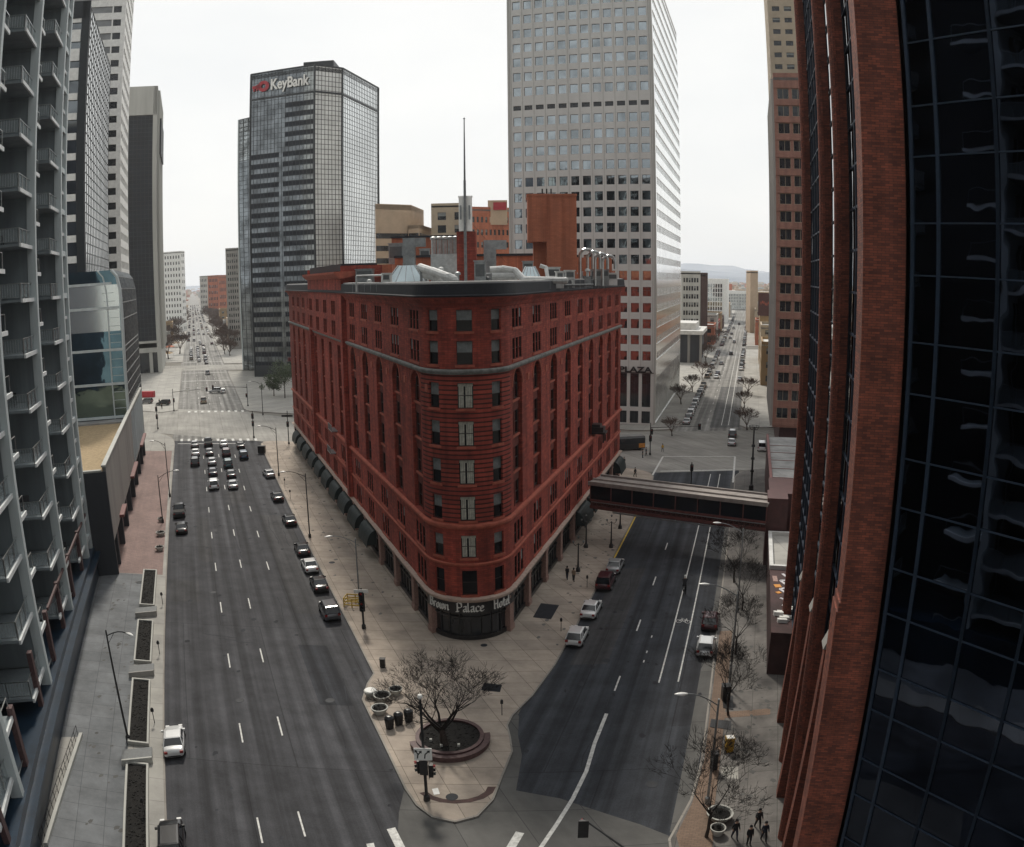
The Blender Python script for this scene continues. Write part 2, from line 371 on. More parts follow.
def struct(name, mb, mats): return tag(mb.build(name, mats), kind='structure')

# ---- walls with real openings; f(s, d) -> world (x, y), d > 0 goes into the building
def straight(P0, P1):
    P0 = Vector(P0[:2]); P1 = Vector(P1[:2]); u = (P1-P0).normalized(); n = Vector((-u.y, u.x)); L = (P1-P0).length
    def f(s, d): q = P0+u*s+n*d; return (q.x, q.y)
    f.L = L; f.ang = lambda s: math.atan2(u.y, u.x); return f
def wall(mb, f, base, s0, s1, z0, z1, holes=(), depth=.35, mi=0, cuts=(), reveal=None):
    """holes: (s0, s1, z0, z1[, 'arch'])"""
    bx, by = base[0], base[1]; reveal = mi if reveal is None else reveal
    def P(s, d, z): q = f(s, d); return (q[0]-bx, q[1]-by, z)
    r3 = lambda v: round(v, 3)
    S = sorted({r3(s0), r3(s1)} | {r3(h[0]) for h in holes} | {r3(h[1]) for h in holes} | {r3(c) for c in cuts})
    Z = sorted({r3(z0), r3(z1)} | {r3(h[2]) for h in holes} | {r3(h[3]) for h in holes})
    S = [s for s in S if s0-.001 <= s <= s1+.001]; Z = [z for z in Z if z0-.001 <= z <= z1+.001]
    si = {s: i for i, s in enumerate(S)}; zi = {z: i for i, z in enumerate(Z)}
    openc = set()
    for h in holes:
        a, b = si.get(r3(h[0])), si.get(r3(h[1])); c, d = zi.get(r3(h[2])), zi.get(r3(h[3]))
        if None in (a, b, c, d): continue
        for i in range(a, b):
            for j in range(c, d): openc.add((i, j))
    def q(a, b, c, d, m, dd=0): mb.face([P(a, dd, c), P(b, dd, c), P(b, dd, d), P(a, dd, d)], m, [(a, c), (b, c), (b, d), (a, d)])
    for i in range(len(S)-1):
        j = 0
        while j < len(Z)-1:
            if (i, j) in openc: j += 1; continue
            k = j
            while k < len(Z)-1 and (i, k) not in openc: k += 1
            q(S[i], S[i+1], Z[j], Z[k], mi); j = k
    for h in holes:
        a, b, c, d = h[:4]
        if len(h) > 4:
            r = (b-a)/2; m = (a+b)/2; zc = d-r; N = 8
            arc = [(m-r*math.cos(math.pi*t/N), zc+r*math.sin(math.pi*t/N)) for t in range(N+1)]
            for t in range(N):
                (u0, v0), (u1, v1) = arc[t], arc[t+1]
                mb.face([P(u0, 0, v0), P(u1, 0, v1), P(u1, 0, d), P(u0, 0, d)], mi, [(u0, v0), (u1, v1), (u1, d), (u0, d)])
                mb.face([P(u0, 0, v0), P(u0, depth, v0), P(u1, depth, v1), P(u1, 0, v1)], reveal)
            top = zc
        else:
            top = d; mb.face([P(a, 0, d), P(a, depth, d), P(b, depth, d), P(b, 0, d)], reveal)
        mb.face([P(a, 0, c), P(b, 0, c), P(b, depth, c), P(a, depth, c)], reveal)
        mb.face([P(a, 0, c), P(a, depth, c), P(a, depth, top), P(a, 0, top)], reveal)
        mb.face([P(b, 0, c), P(b, 0, top), P(b, depth, top), P(b, depth, c)], reveal)
def band(mb, f, base, s0, s1, prof, mi=0, n=1):
    """prof: list of (d outwards, z) going up; swept along the wall"""
    rings = []
    for k in range(n+1):
        s = s0+(s1-s0)*k/n
        ring = []
        for d, z in prof:
            q = f(s, -d); ring.append((q[0]-base[0], q[1]-base[1], z))
        rings.append(ring)
    for a, b in zip(rings, rings[1:]):
        for i in range(len(a)-1): mb.face([a[i], b[i], b[i+1], a[i+1]], mi)
    mb.face(rings[0], mi); mb.face(rings[-1], mi)
def boxprof(d, z0, z1, back=-.05): return [(back, z0), (d, z0), (d, z1), (back, z1)]
_WM = {}
def win_mesh(w, h, kind='plain', glassm='window_glass', frame='frame_dark', fw=.07):
    key = (round(w, 2), round(h, 2), kind, glassm, frame)
    if key in _WM: return _WM[key]
    b = MB(); x = w/2
    b.face([(-x, .0, 0), (x, .0, 0), (x, .0, h), (-x, .0, h)], 1)
    for (a, c, e, g) in ((-x, -x+fw, 0, h), (x-fw, x, 0, h), (-x+fw, x-fw, 0, fw), (-x+fw, x-fw, h-fw, h)): b.box(a, c, -.06, -.001, e, g, 0)
    if kind in ('sash', 'curtain', 'blind'): b.box(-x+fw, x-fw, -.05, -.002, h*.5-.03, h*.5+.03, 0)
    if kind == 'curtain':
        N = 8
        for i in range(N):
            if i == 3: continue
            a = -x+fw+.06+(2*x-2*fw-.12)*i/N; c = -x+fw+.06+(2*x-2*fw-.12)*(i+1)/N
            b.box(a+.01, c-.01, -.012-(i % 2)*.012, -.004, fw, h-fw, 2)
        b.box(-x+fw, x-fw, -.03, -.004, h*.86, h-fw, 2)
    if kind == 'blind': b.box(-x+fw, x-fw, -.02, -.004, h*.5, h-fw, 2)
    if kind == 'split': b.box(-.03, .03, -.05, -.002, fw, h-fw, 0)
    if kind == 'grid':
        b.box(-.03, .03, -.05, -.002, fw, h-fw, 0); b.box(-x+fw, x-fw, -.045, -.003, h*.62, h*.62+.05, 0)
    me = b.build('window', [frame, glassm, 'curtain' if kind == 'curtain' else 'blind'], mesh_only=True)
    _WM[key] = me; return me
def windows(root, items, name='window', cap=100, floor=0):
    """items: (x, y, z, rz, mesh) in world metres. The largest as parts, the rest as one piece."""
    bx, by = root.location.x, root.location.y
    items = sorted(items, key=lambda t: (t[0]**2+t[1]**2+(t[2]-EYE)**2)/max(.01, abs(math.sin(t[3]-math.atan2(t[1], t[0])))))
    for x, y, z, rz, me in items[:cap]: link(name, me, root, (x-bx, y-by, z), rz)
    rest = items[cap:]
    if rest:
        V = []; F = []; MI = []; mats = []; mmap = {}
        for x, y, z, rz, me in rest:
            c, s = math.cos(rz), math.sin(rz); o = len(V)
            for v in me.vertices: V.append((x-bx+v.co.x*c-v.co.y*s, y-by+v.co.x*s+v.co.y*c, z+v.co.z))
            for p in me.polygons:
                mt = me.materials[p.material_index]
                if mt.name not in mmap: mmap[mt.name] = len(mats); mats.append(mt)
                F.append(tuple(i+o for i in p.vertices)); MI.append(mmap[mt.name])
        m2 = bpy.data.meshes.new(name+'s'); m2.from_pydata(V, [], F)
        for mt in mats: m2.materials.append(mt)
        m2.polygons.foreach_set('material_index', MI); m2.update()
        tag(link('further_'+name+'s', m2, root), kind='stuff')
def text_mesh(mb_name, txt, size, depth, mat, bold=0.0):
    cu = bpy.data.curves.new('t', 'FONT'); cu.body = txt; cu.size = size; cu.extrude = depth; cu.offset = bold; cu.align_x = 'LEFT'
    o = bpy.data.objects.new('t', cu); col.objects.link(o)
    bpy.context.view_layer.update()
    dg = bpy.context.evaluated_depsgraph_get(); me = bpy.data.meshes.new_from_object(o.evaluated_get(dg)); me.name = mb_name
    bpy.data.objects.remove(o); bpy.data.curves.remove(cu)
    me.transform(Matrix.Rotation(R(90), 4, 'X')); me.materials.clear(); me.materials.append(M[mat]); return me
# ------------------------------------------------------------------ the setting: ground, streets, pavements, markings
b = MB(); b.box(-14000, 14000, -3000, 26000, -3, -.06); struct('ground', b, 'city_ground')
def strip(name, A, c0, c1, ys, z, mat):
    b = MB()
    for y0, y1 in zip(ys, ys[1:]):
        b.face([A(c0, y0, z), A(c1, y0, z), A(c1, y1, z), A(c0, y1, z)], 0, [(c0, y0), (c1, y0), (c1, y1), (c0, y1)])
    struct(name, b, mat)
YS = [-60, 0, 40, 80, 120, 180, 260, 400, 700, 1200, 2200, 3600]
strip('avenue_road', AL, -7.5, 15.5, [y for y in YS if y <= 180], 0, 'avenue_asphalt')
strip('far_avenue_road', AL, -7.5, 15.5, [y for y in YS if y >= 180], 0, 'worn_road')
strip('street_road', AR, -18, -1.2, [-60, 0, 40, 80, 120, 149], .004, 'asphalt')
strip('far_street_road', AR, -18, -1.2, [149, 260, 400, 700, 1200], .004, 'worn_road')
strip('street_patch', AR, -9.5, -2.0, [190, 235, 262], .008, 'mid_asphalt')
def skew(name, b):         # paving joints run along the street beside them
    k = -.3 if name.startswith(('street', 'orange', 'annex', 'plaza')) else .407
    for i, f in enumerate(b.f): b.uv[i] = [((b.v[j][0]+k*b.v[j][1])*.94, b.v[j][1]*1.05) for j in f]
def polysheet(name, pts, z, mat, th=.004):
    b = MB(); b.prism([(p[0], p[1]) for p in pts], z-th, z); skew(name, b); struct(name, b, mat)
# cross streets
polysheet('cross_road', [AR(60, 148), AR(60, 188), AL(15, 184)+Vector((40, 0, 0)), AL(15, 221), AL(-90, 258), AL(-90, 222), AL(15, 179), AR(-17, 146)], .009, 'pale_slab')
polysheet('far_cross_road', [AL(60, 330), AL(60, 352), AL(-110, 366), AL(-110, 344)], .009, 'pale_slab')
polysheet('junction_road', [spot(396, 870), spot(399, 812), spot(404, 790), spot(440, 770), spot(500, 745), spot(514, 706), spot(519, 716), spot(518, 735), spot(522, 755), spot(516, 790), spot(560, 798), spot(590, 808), spot(640, 824), spot(668, 835), (14, 36), (14, 22), (-3, 22)], .013, 'concrete_road')
def arc(p, q, r, n=5):  # points of a rounded corner between two straight runs through p, q, r
    p, q, r = Vector(p[:2]), Vector(q[:2]), Vector(r[:2]); return [tuple((1-t)**2*p+2*t*(1-t)*q+t*t*r) for t in [i/n for i in range(n+1)]]
def pavement(name, pts, mat, z=.14, kerb=.16):
    b = MB(); pts = [(p[0], p[1]) for p in pts]
    b.prism(pts, -.05, z-.004, 1, top=1)
    # inset walking surface; kerb stones show as the rim
    n = len(pts); ins = []
    area = sum(pts[i][0]*pts[(i+1) % n][1]-pts[(i+1) % n][0]*pts[i][1] for i in range(n)); sg = 1 if area > 0 else -1
    for i in range(n):
        a, c, d = Vector(pts[i-1]), Vector(pts[i]), Vector(pts[(i+1) % n])
        e1, e2 = (c-a).normalized(), (d-c).normalized(); nn = (Vector((-e1.y, e1.x))+Vector((-e2.y, e2.x))).normalized()*sg
        k = max(.45, nn.dot(Vector((-e2.y, e2.x))*sg)); ins.append(tuple(c+nn*kerb/k))
    b.face([(p[0], p[1], z) for p in ins], 0); skew(name, b)
    struct(name, b, [mat, 'kerb_stone'])
tipL = [spot(*p) for p in ((405, 790), (416, 806), (432, 818), (455, 823), (478, 817), (494, 800), (503, 777), (513, 752), (511, 738), (508, 726), (513, 716))]
pavement('hotel_pavement', [AL(14.6, 76), AL(14.5, 68), AL(13.4, 66), AL(12.2, 63), AL(12.2, 56)]+tipL+[AR(-17.6, 64), AR(-17.1, 70), AR(-17, 138)]
         + arc(AR(-17, 140), AR(-17, 147), AR(-23, 149.5))+arc(AL(22, 178), AL(14.5, 181.5), AL(14.5, 173)), 'walk_tan')
pavement('avenue_pavement', [AL(-70, 15), AL(-6.7, 15), AL(-6.7, 170)]+arc(AL(-6.7, 176), AL(-6.7, 188), AL(-14, 191))+[AL(-70, 212)], 'walk_pale')
polysheet('grey_pavement', [AL(-40, 16), AL(-10.1, 16), AL(-10.1, 92), AL(-40, 92)], .148, 'walk_grey')
polysheet('red_pavement', [AL(-30, 92.1), AL(-7.3, 92.1), AL(-7.3, 168), AL(-30, 168)], .148, 'paver_red')
pavement('street_pavement', [AR(-1.9, 138), AR(-2.0, 80), AR(-1.7, 60), AR(-1.6, 52), spot(690, 800), spot(668, 840), (9, 30), (14, 15), (60, 15), AR(60, 146)]+arc(AR(4, 147), AR(-2, 147), AR(-2, 140)), 'walk_brown')
polysheet('orange_crossband', [AR(-.05, 58.6), AR(4.0, 58.6), AR(4.0, 59.6), AR(-.05, 59.6)], .148, 'paver_orange')
strip('street_gutter', AR, -2.9, -1.7, [44, 52, 60, 70], .0105, 'concrete_road')
strip('street_gutter', AR, -2.6, -1.9, [70.01, 100, 140], .0105, 'concrete_road')
polysheet('orange_pavement', [AR(-1.55, 76), AR(-1.4, 60), AR(-1.3, 52.5), spot(692, 804), spot(676, 836), (10.4, 31), (11.4, 31), (12.6, 41), AR(.0, 47), AR(-.15, 76)], .148, 'paver_orange')
pavement('plaza_pavement', [AR(-17, 400), AR(-17, 192)]+[AR(-19, 188), AR(-26, 187)]+[AL(22, 219), AL(16, 222), AL(14.5, 226), AL(14.5, 326), AL(40, 326), AR(-60, 400)], 'walk_pale')
pavement('annex_pavement', [AR(-2, 192), AR(-2, 400), AR(60, 400), AR(60, 190), AR(0, 189)], 'walk_pale')
pavement('bank_pavement', [AL(-6.7, 226), AL(-6.7, 342), AL(-90, 352), AL(-90, 262), AL(-12, 222)], 'walk_pale')
pavement('far_avenue_pavement', [AL(14.5, 360), AL(14.5, 1500), AL(70, 1500), AL(70, 360)], 'walk_pale')
pavement('far_bank_pavement', [AL(-6.7, 372), AL(-90, 382), AL(-90, 1500), AL(-6.7, 1500)], 'walk_pale')
pavement('far_plaza_pavement', [AR(-17, 418), AR(-70, 418), AR(-70, 1200), AR(-17, 1200)], 'walk_pale')
pavement('far_street_pavement', [AR(-2, 418), AR(-2, 1200), AR(60, 1200), AR(60, 418)], 'walk_pale')
for nm_, A_, c0_, c1_, y0_, y1_, mt_ in (('road_patch', AL, -6.2, -2.2, 84, 91, 'old_asphalt'), ('road_patch', AL, 8.2, 11.2, 62, 74, 'new_asphalt'), ('road_patch', AL, -2.0, 0.1, 98, 118, 'old_asphalt'), ('road_patch', AL, 4.3, 7.4, 126, 140, 'old_asphalt'), ('road_patch', AR, -15.8, -12.2, 70, 96, 'old_asphalt'), ('road_patch', AR, -10.2, -7.0, 99, 112, 'new_asphalt'), ('road_patch', AR, -4.6, -2.3, 58, 70, 'new_asphalt'), ('road_patch', AL, 9.0, 13.5, 82, 120, 'old_asphalt')):
    strip(nm_, A_, c0_, c1_, [y0_, y1_], .0085, mt_)
rs_ = random.Random(17); mb = MB()
for _ in range(26):
    A_, lo, hi, ya, yb = rs_.choice(((AL, -6, 13, 44, 170), (AR, -16.5, -2.5, 52, 140))); c = rs_.uniform(lo, hi); y = rs_.uniform(ya, yb); lat = rs_.random() < .35
    p = A_(c, y)
    for k in range(rs_.randrange(4, 12)):
        c2 = c+(rs_.uniform(.4, 1.0) if lat else rs_.uniform(-.25, .25)); y2 = y+(rs_.uniform(-.3, .3) if lat else rs_.uniform(.8, 1.8))
        if not lo < c2 < hi or y2 > yb: break
        q = A_(c2, y2); u = (q-p).normalized(); n = Vector((-u.y, u.x, 0))*.035; mb.face([(p.x-n.x, p.y-n.y, .0125), (q.x-n.x, q.y-n.y, .0125), (q.x+n.x, q.y+n.y, .0125), (p.x+n.x, p.y+n.y, .0125)]); p, c, y = q, c2, y2
struct('tar_seams', mb, 'new_asphalt')
# planting strip between pavement and kerb, ochre verge
# stains, spills and worn wheel paths on the near pavements and streets
def stains(name, A, lo, hi, ya, yb, n, z, mat, seed, rmax):
    rg = random.Random(seed); mb = MB()
    for _ in range(n):
        c, y = rg.uniform(lo, hi), rg.uniform(ya, yb); r = rg.uniform(.12, rmax); p = A(c, y); k = rg.randrange(7, 11); a0_ = rg.random()*6
        mb.face([(p.x+r*rg.uniform(.55, 1.1)*math.cos(a0_+2*math.pi*i/k), p.y+1.3*r*rg.uniform(.55, 1.1)*math.sin(a0_+2*math.pi*i/k), z) for i in range(k)])
    struct(name, mb, mat)
stains('oil_stains', AL, -6, 13.5, 42, 175, 90, .0118, 'new_asphalt', 3, .38)
stains('oil_stains', AR, -16, -2.4, 52, 140, 70, .0122, 'new_asphalt', 4, .36)
stains('gum_and_stains', AL, 15.2, 22.5, 82, 172, 110, .1435, 'walk_brown', 5, .3)
stains('gum_and_stains', AR, -22.5, -17.6, 72, 138, 80, .1435, 'walk_brown', 6, .3)
stains('gum_and_stains', AL, -14, -10.3, 30, 90, 60, .1515, 'concrete_road', 7, .26)
stains('gum_and_stains', AR, 0.2, 4.4, 44, 76, 70, .1515, 'concrete_road', 8, .28)
MK = MB(); MY = MB()
def stripe(a, c, w=.14, mb=None, z=.02):
    a, c = Vector(a[:2]), Vector(c[:2]); u = (c-a).normalized(); n = Vector((-u.y, u.x))*w/2
    (mb or MK).prism([tuple(a-n), tuple(c-n), tuple(c+n), tuple(a+n)], z-.004, z)
for c, y0 in ((.33, 55), (3.95, 56.5), (7.7, 95.6)):
    y = y0
    while y < 172:
        stripe(AL(c, y), AL(c, y+3.0), .13); y += 13.2
    y = 236
    while y < 320: stripe(AL(c, y), AL(c, y+3), .14); y += 13
for p in ((45.1, 3.5), (44, 0.3)): stripe(AL(p[1], p[0]-1.6), AL(p[1], p[0]+1.2), .13)
for c in (.33, 3.95, 7.7):
    y = 372
    while y < 900: stripe(AL(c, y), AL(c, y+4), .2); y += 16
for k, y in enumerate((66, 78.7, 91.4, 104.1, 116.8, 129.5)): stripe(AR(-10.5, y-1.4), AR(-10.5, y+1.4), .15)
for y in range(200, 390, 13): stripe(AR(-10.5, y), AR(-10.5, y+3), .15)
for c in (-6.65, -4.85):
    stripe(AR(c, 65.8), AR(c, 144), .14); stripe(AR(c, 193), AR(c, 390), .14)
pts = [AR(-10.45, 60.6), AR(-10.5, 56), AR(-10.3, 52), AR(-10.5, 48.5), AR(-10.9, 45.5), AR(-11.3, 43), AR(-11.8, 40.5)]
for a, c in zip(pts, pts[1:]): stripe(a, c, .3)
# stop bars and crosswalks
def xwalk(A, cs, y, dy, w, skew=0.0):
    for c in cs: stripe(A(c, y-dy/2+skew*c), A(c, y+dy/2+skew*c), w)
xwalk(AL, [-5+1.9*k for k in range(11)], 181, 2.6, .6)
xwalk(AL, [-3+2.1*k for k in range(9)], 223, 2.6, .7)
stripe(AL(-6, 176.6), AL(11, 176.6), .4)
stripe(AL(-6, 297), AL(14, 297), .9, z=.021); stripe(AL(-6, 325), AL(14, 325), .9, z=.021)
stripe(AL(-6, 371), AL(14, 371), .9, z=.021)
for a, c in (((650, 479), (663, 456)), ((663, 456), (735, 456)), ((733, 482), (735, 456)), ((597, 470), (632, 438))): stripe(spot(*a), spot(*c), .35)
stripe(AR(-16.5, 147), AR(-2.5, 147), .45)
stripe(spot(370, 843), spot(375, 860), .5); stripe(spot(391, 828), spot(402, 850), .6); stripe(spot(520, 832), spot(508, 852), .6)
# bicycle symbol in the cycle lane
c0 = AR(-5.75, 79.2)
def loc2(dx, dy): return (c0.x+dx*DR.y+dy*DR.x, c0.y-dx*DR.x+dy*DR.y)
for sx in (-.48, .48):
    ps = [loc2(sx+.3*math.cos(t*math.pi/4), .38*math.sin(t*math.pi/4)) for t in range(9)]
    for a, c in zip(ps, ps[1:]): stripe(a, c, .07)
for a, c in (((-.48, 0), (-.2, .6)), ((-.2, .6), (.35, .6)), ((.35, .6), (.48, 0)), ((-.2, .6), (0, 0)), ((0, 0), (.35, .6)), ((.35, .6), (.3, .85)), ((-.05, .8), (-.3, .85))): stripe(loc2(*a), loc2(*c), .07)
# small kerb-line marks and arrow in the near lane
for y in (72, 75.5, 70): stripe(AR(-8.7, y), AR(-8.7, y+.5), .12)
struct('road_markings', MK, 'road_paint')
stripe(AR(-16.85, 96), AR(-16.85, 134), .22, MY, z=.147)
struct('kerb_paint', MY, 'yellow_paint')
# dark plaza apron, drain covers, patches
b = MB(); pc = spot(455, 800)
for t in range(7):
    a0, a1 = R(205+22*t), R(205+22*(t+1)); 
    b.prism([(pc.x+r*math.cos(a), pc.y+1.6+r*math.sin(a)*.75) for r, a in ((2.3, a0), (2.9, a0), (2.9, a1), (2.3, a1))], .141, .146)
struct('tactile_paving', b, 'dark_brick')
# ------------------------------------------------------------------ the brick corner hotel
HB = Vector((-4.5, 79.8, 0))                       # centre of the rounded nose
hotel = thing('brick_hotel', HB, 'nine storey red brick and sandstone hotel with a rounded corner standing between the two streets', 'hotel')
cor = Vector((-3.87, 66.1)); uL = Vector((-DL.x, -DL.y)); uR = Vector((DR.x, DR.y))
TA = cor-uL*12.9; TB = cor+uR*12.9
nL = Vector((-uL.y, uL.x)); RC = 4.56; CC = TA+nL*RC
LL, LR = 106.0, 67.6
a0 = math.atan2((TA-CC).y, (TA-CC).x); a1 = math.atan2((TB-CC).y, (TB-CC).x)
if a1 < a0: a1 += 2*math.pi
LN = RC*(a1-a0)
fL = straight(TA-uL*LL, TA); fR = straight(TB, TB+uR*LR)
def fN(s, d):
    a = a0+s/RC; return (CC.x+(RC-d)*math.cos(a), CC.y+(RC-d)*math.sin(a))
fN.ang = lambda s: a0+s/RC+math.pi/2
nose_s = [LN/2-R(41)*RC, LN/2, LN/2+R(41)*RC]
arcuts = [LN*k/28 for k in range(29)]
MESH = lambda w, h, k='sash': win_mesh(w, h, rnd.choice(('sash', 'sash', 'sash', 'blind')), 'hotel_glass', 'frame_red')
WI = []; 
def rowtriple(f, s, z0, z1, H, w=.9, gap=1.16):
    for k in (-1, 0, 1):
        a = s+k*gap; H.append((a-w/2, a+w/2, z0, z1)); q = f(a, .14); WI.append((q[0], q[1], z0, f.ang(a), MESH(w, z1-z0)))
FLR = [(12.9, 15.3), (16.5, 18.9), (20.2, 22.6), (23.8, 26.2)]
def facade_bay(f, mb, s, H, arched=True, wide=3.3):
    rowtriple(f, s, 5.3, 7.7, H); rowtriple(f, s, 9.0, 11.3, H)
    rowtriple(f, s, 27.9, 30.0, H); rowtriple(f, s, 31.0, 32.9, H)
    top = 26.9
    H.append((s-wide/2, s+wide/2, 12.7, top, 'arch') if arched else (s-wide/2, s+wide/2, 12.7, 26.4))
    def P(a, d, z): q = f(a, d); return (q[0]-HB.x, q[1]-HB.y, z)
    for i, (z0, z1) in enumerate(FLR):
        w = 1.24
        for k in (-1, 1):
            a = s+k*.76; q = f(a, .5); hh = z1-z0 + (.6 if i == 3 and arched else 0)
            WI.append((q[0], q[1], z0, f.ang(a), win_mesh(w, hh, 'sash', 'hotel_glass', 'frame_dark')))
        nz = FLR[i+1][0]-.05 if i < 3 else top
        if i < 3:
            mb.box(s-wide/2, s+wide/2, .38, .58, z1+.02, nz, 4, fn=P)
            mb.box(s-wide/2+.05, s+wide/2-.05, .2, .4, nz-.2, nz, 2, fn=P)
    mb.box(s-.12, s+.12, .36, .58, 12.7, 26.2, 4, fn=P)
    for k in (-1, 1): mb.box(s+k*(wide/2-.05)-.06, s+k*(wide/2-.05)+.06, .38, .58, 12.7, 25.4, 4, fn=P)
    mb.box(s-wide/2, s+wide/2, .53, .6, 12.7, 26.85, 3, fn=P)
    for z0 in (5.05, 8.75, 27.65, 30.8): mb.box(s-1.75, s+1.75, -.1, .1, z0, z0+.22, 2, fn=P)
    if arched:      # arch hood and a roundel between arches
        N = 10; r = wide/2+.12; zc = top-wide/2
        for t in range(N):
            u0, u1 = math.pi*t/N, math.pi*(t+1)/N
            ring = [(s-rr*math.cos(u), zc+rr*math.sin(u)) for rr, u in ((r, u0), (r, u1), (r+.22, u1), (r+.22, u0))]
            mb.face([P(a, -.07, z) for a, z in ring], 2); mb.face([P(ring[3][0], -.07, ring[3][1]), P(ring[2][0], -.07, ring[2][1]), P(ring[2][0], 0, ring[2][1]), P(ring[3][0], 0, ring[3][1])], 2)
        mb.box(s+3.55, s+4.25, -.08, .02, 25.3, 26.0, 2, fn=P)
for nm, f, s0, s1, bays in (('right', fR, 0, LR, [2.6+7.6*k for k in range(9)]), ('left', fL, 0, LL, [LL-2.0-7.9*k for k in range(5)]+[LL-74.6-7.8*k for k in range(4)])):
    mb = MB(); H = []
    for s in bays: facade_bay(f, mb, s, H)
    if nm == 'left':
        for s in [LL-44.4-7.7*k for k in range(4)]: facade_bay(f, mb, s, H, arched=False, wide=2.6)
    wall(mb, f, HB, s0, s1, 4.9, 33.3, H, depth=.55)
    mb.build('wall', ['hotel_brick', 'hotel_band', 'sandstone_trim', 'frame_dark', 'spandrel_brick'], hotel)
# nose wall: banded brickwork round single windows
mb = MB(); H = []
NZ = [(5.2, 7.8), (9.1, 11.4), (12.9, 15.3), (16.5, 18.9), (20.2, 22.6), (23.8, 26.2), (27.9, 30.1), (31.0, 33.0)]
for i, (z0, z1) in enumerate(NZ):
    for j, s in enumerate(nose_s):
        w = 1.5 if j == 1 else 1.25
        H.append((s-w/2, s+w/2, z0, z1)); q = fN(s, .3)
        kind = 'sash' if i in (0,) else ('blind' if i > 5 else ('curtain' if j == 1 else 'blind'))
        WI.append((q[0], q[1], z0, fN.ang(s), win_mesh(w+.04, z1-z0, kind, 'hotel_glass', 'frame_dark')))
        qq = lambda a, d, z: (*(Vector(fN(a, d))-HB.xy), z)
        for t in (0, 1): mb.box(s-w/2-.15+t*(w+.3)/2, s-w/2-.15+(t+1)*(w+.3)/2, -.1, .1, z0-.24, z0, 2, fn=qq)
wall(mb, fN, HB, 0, LN, 4.9, 12.2, [h for h in H if h[2] < 12], depth=.34, cuts=arcuts)
wall(mb, fN, HB, 0, LN, 12.2, 27.2, [h for h in H if 12 < h[2] < 27], depth=.34, cuts=arcuts, mi=1)
wall(mb, fN, HB, 0, LN, 27.2, 33.3, [h for h in H if h[2] > 27], depth=.34, cuts=arcuts)
mb.build('wall', ['hotel_brick', 'hotel_band', 'sandstone_trim'], hotel)
windows(hotel, WI)
# string courses and cornice sweep round all three fronts
def sweep(name, prof, mat, skip=None):
    mb = MB()
    band(mb, fL, HB, 0, LL, prof, 0); band(mb, fN, HB, 0, LN, prof, 0, 28); band(mb, fR, HB, 0, LR, prof, 0)
    return mb.build(name, mat, hotel)
sweep('string_course', [(-.05, 26.95), (.12, 27.0), (.3, 27.25), (.3, 27.4), (-.05, 27.5)], 'string_course')
sweep('ledge', [(-.05, 12.0), (.12, 12.05), (.32, 12.3), (.3, 12.5), (-.05, 12.62)], 'sandstone_trim')
sweep('ledge', [(-.05, 8.25), (.14, 8.3), (.2, 8.5), (-.05, 8.6)], 'sandstone_trim')
sweep('storefront_cornice', [(-.05, 4.45), (.25, 4.5), (.5, 4.75), (.5, 4.92), (-.05, 5.0)], 'stone_cream')
sweep('cornice', [(-.05, 33.2), (.15, 33.25), (.3, 33.6), (.75, 34.0), (.85, 34.15), (-.3, 34.3)], 'hotel_brick')
sweep('parapet', [(-.6, 34.1), (.78, 34.16), (.86, 34.3), (.72, 34.4), (.62, 35.4), (.5, 35.5), (-.5, 35.52), (-.5, 34.2)], 'slate_dark')
sweep('parapet_cap', [(-.3, 35.5), (.3, 35.5), (.3, 35.6), (-.3, 35.62)], 'roof_white')
# storefront: granite piers, dark glazing, black fascia
def gl(f, s0, s1, n, fascia):
    mb = MB(); P = lambda a, d, z: (*(Vector(f(a, d))-HB.xy), z)
    for k in range(n):
        A, B = s0+(s1-s0)*k/n, s0+(s1-s0)*(k+1)/n
        mb.box(A, B, .5, .6, .14, 4.5, 1, fn=P); mb.box(A, B, .12, .49, 3.55, 4.46, 0, fn=P)
    return mb, P
SF = []
for f, s0, s1, n, piers in ((fL, 0, LL, 1, [LL-6-7.9*k for k in range(13)]), (fR, 0, LR, 1, [6.6+7.6*k for k in range(8)]+[LR-.6]), (fN, 0, LN, 20, [.35, LN-.35])):
    mb, P = gl(f, s0, s1, n, True)
    step = 1.25
    s = s0+.6
    while s < s1:
        mb.box(s-.06, s+.06, .38, .5, .3, 3.55, 0, fn=P); s += step
    k = s0
    while k < s1-.01:
        e = min(s1, k+(.6 if f is fN else 400)); mb.box(k, e, .36, .5, 2.55, 2.7, 0, fn=P); mb.box(k, e, .3, .5, .14, .6, 0, fn=P); k = e
    mb.build('storefront', ['iron_black', 'window_glass'], hotel)
    for s in piers:
        mb = MB(); mb.box(s-.5, s+.5, -.08, .5, .14, 4.44, 0, fn=P); mb.box(s-.58, s+.58, -.16, .3, .14, .7, 0, fn=P); mb.box(s-.58, s+.58, -.16, .3, 3.9, 4.2, 0, fn=P)
        mb.build('pier', 'granite_pink', hotel)
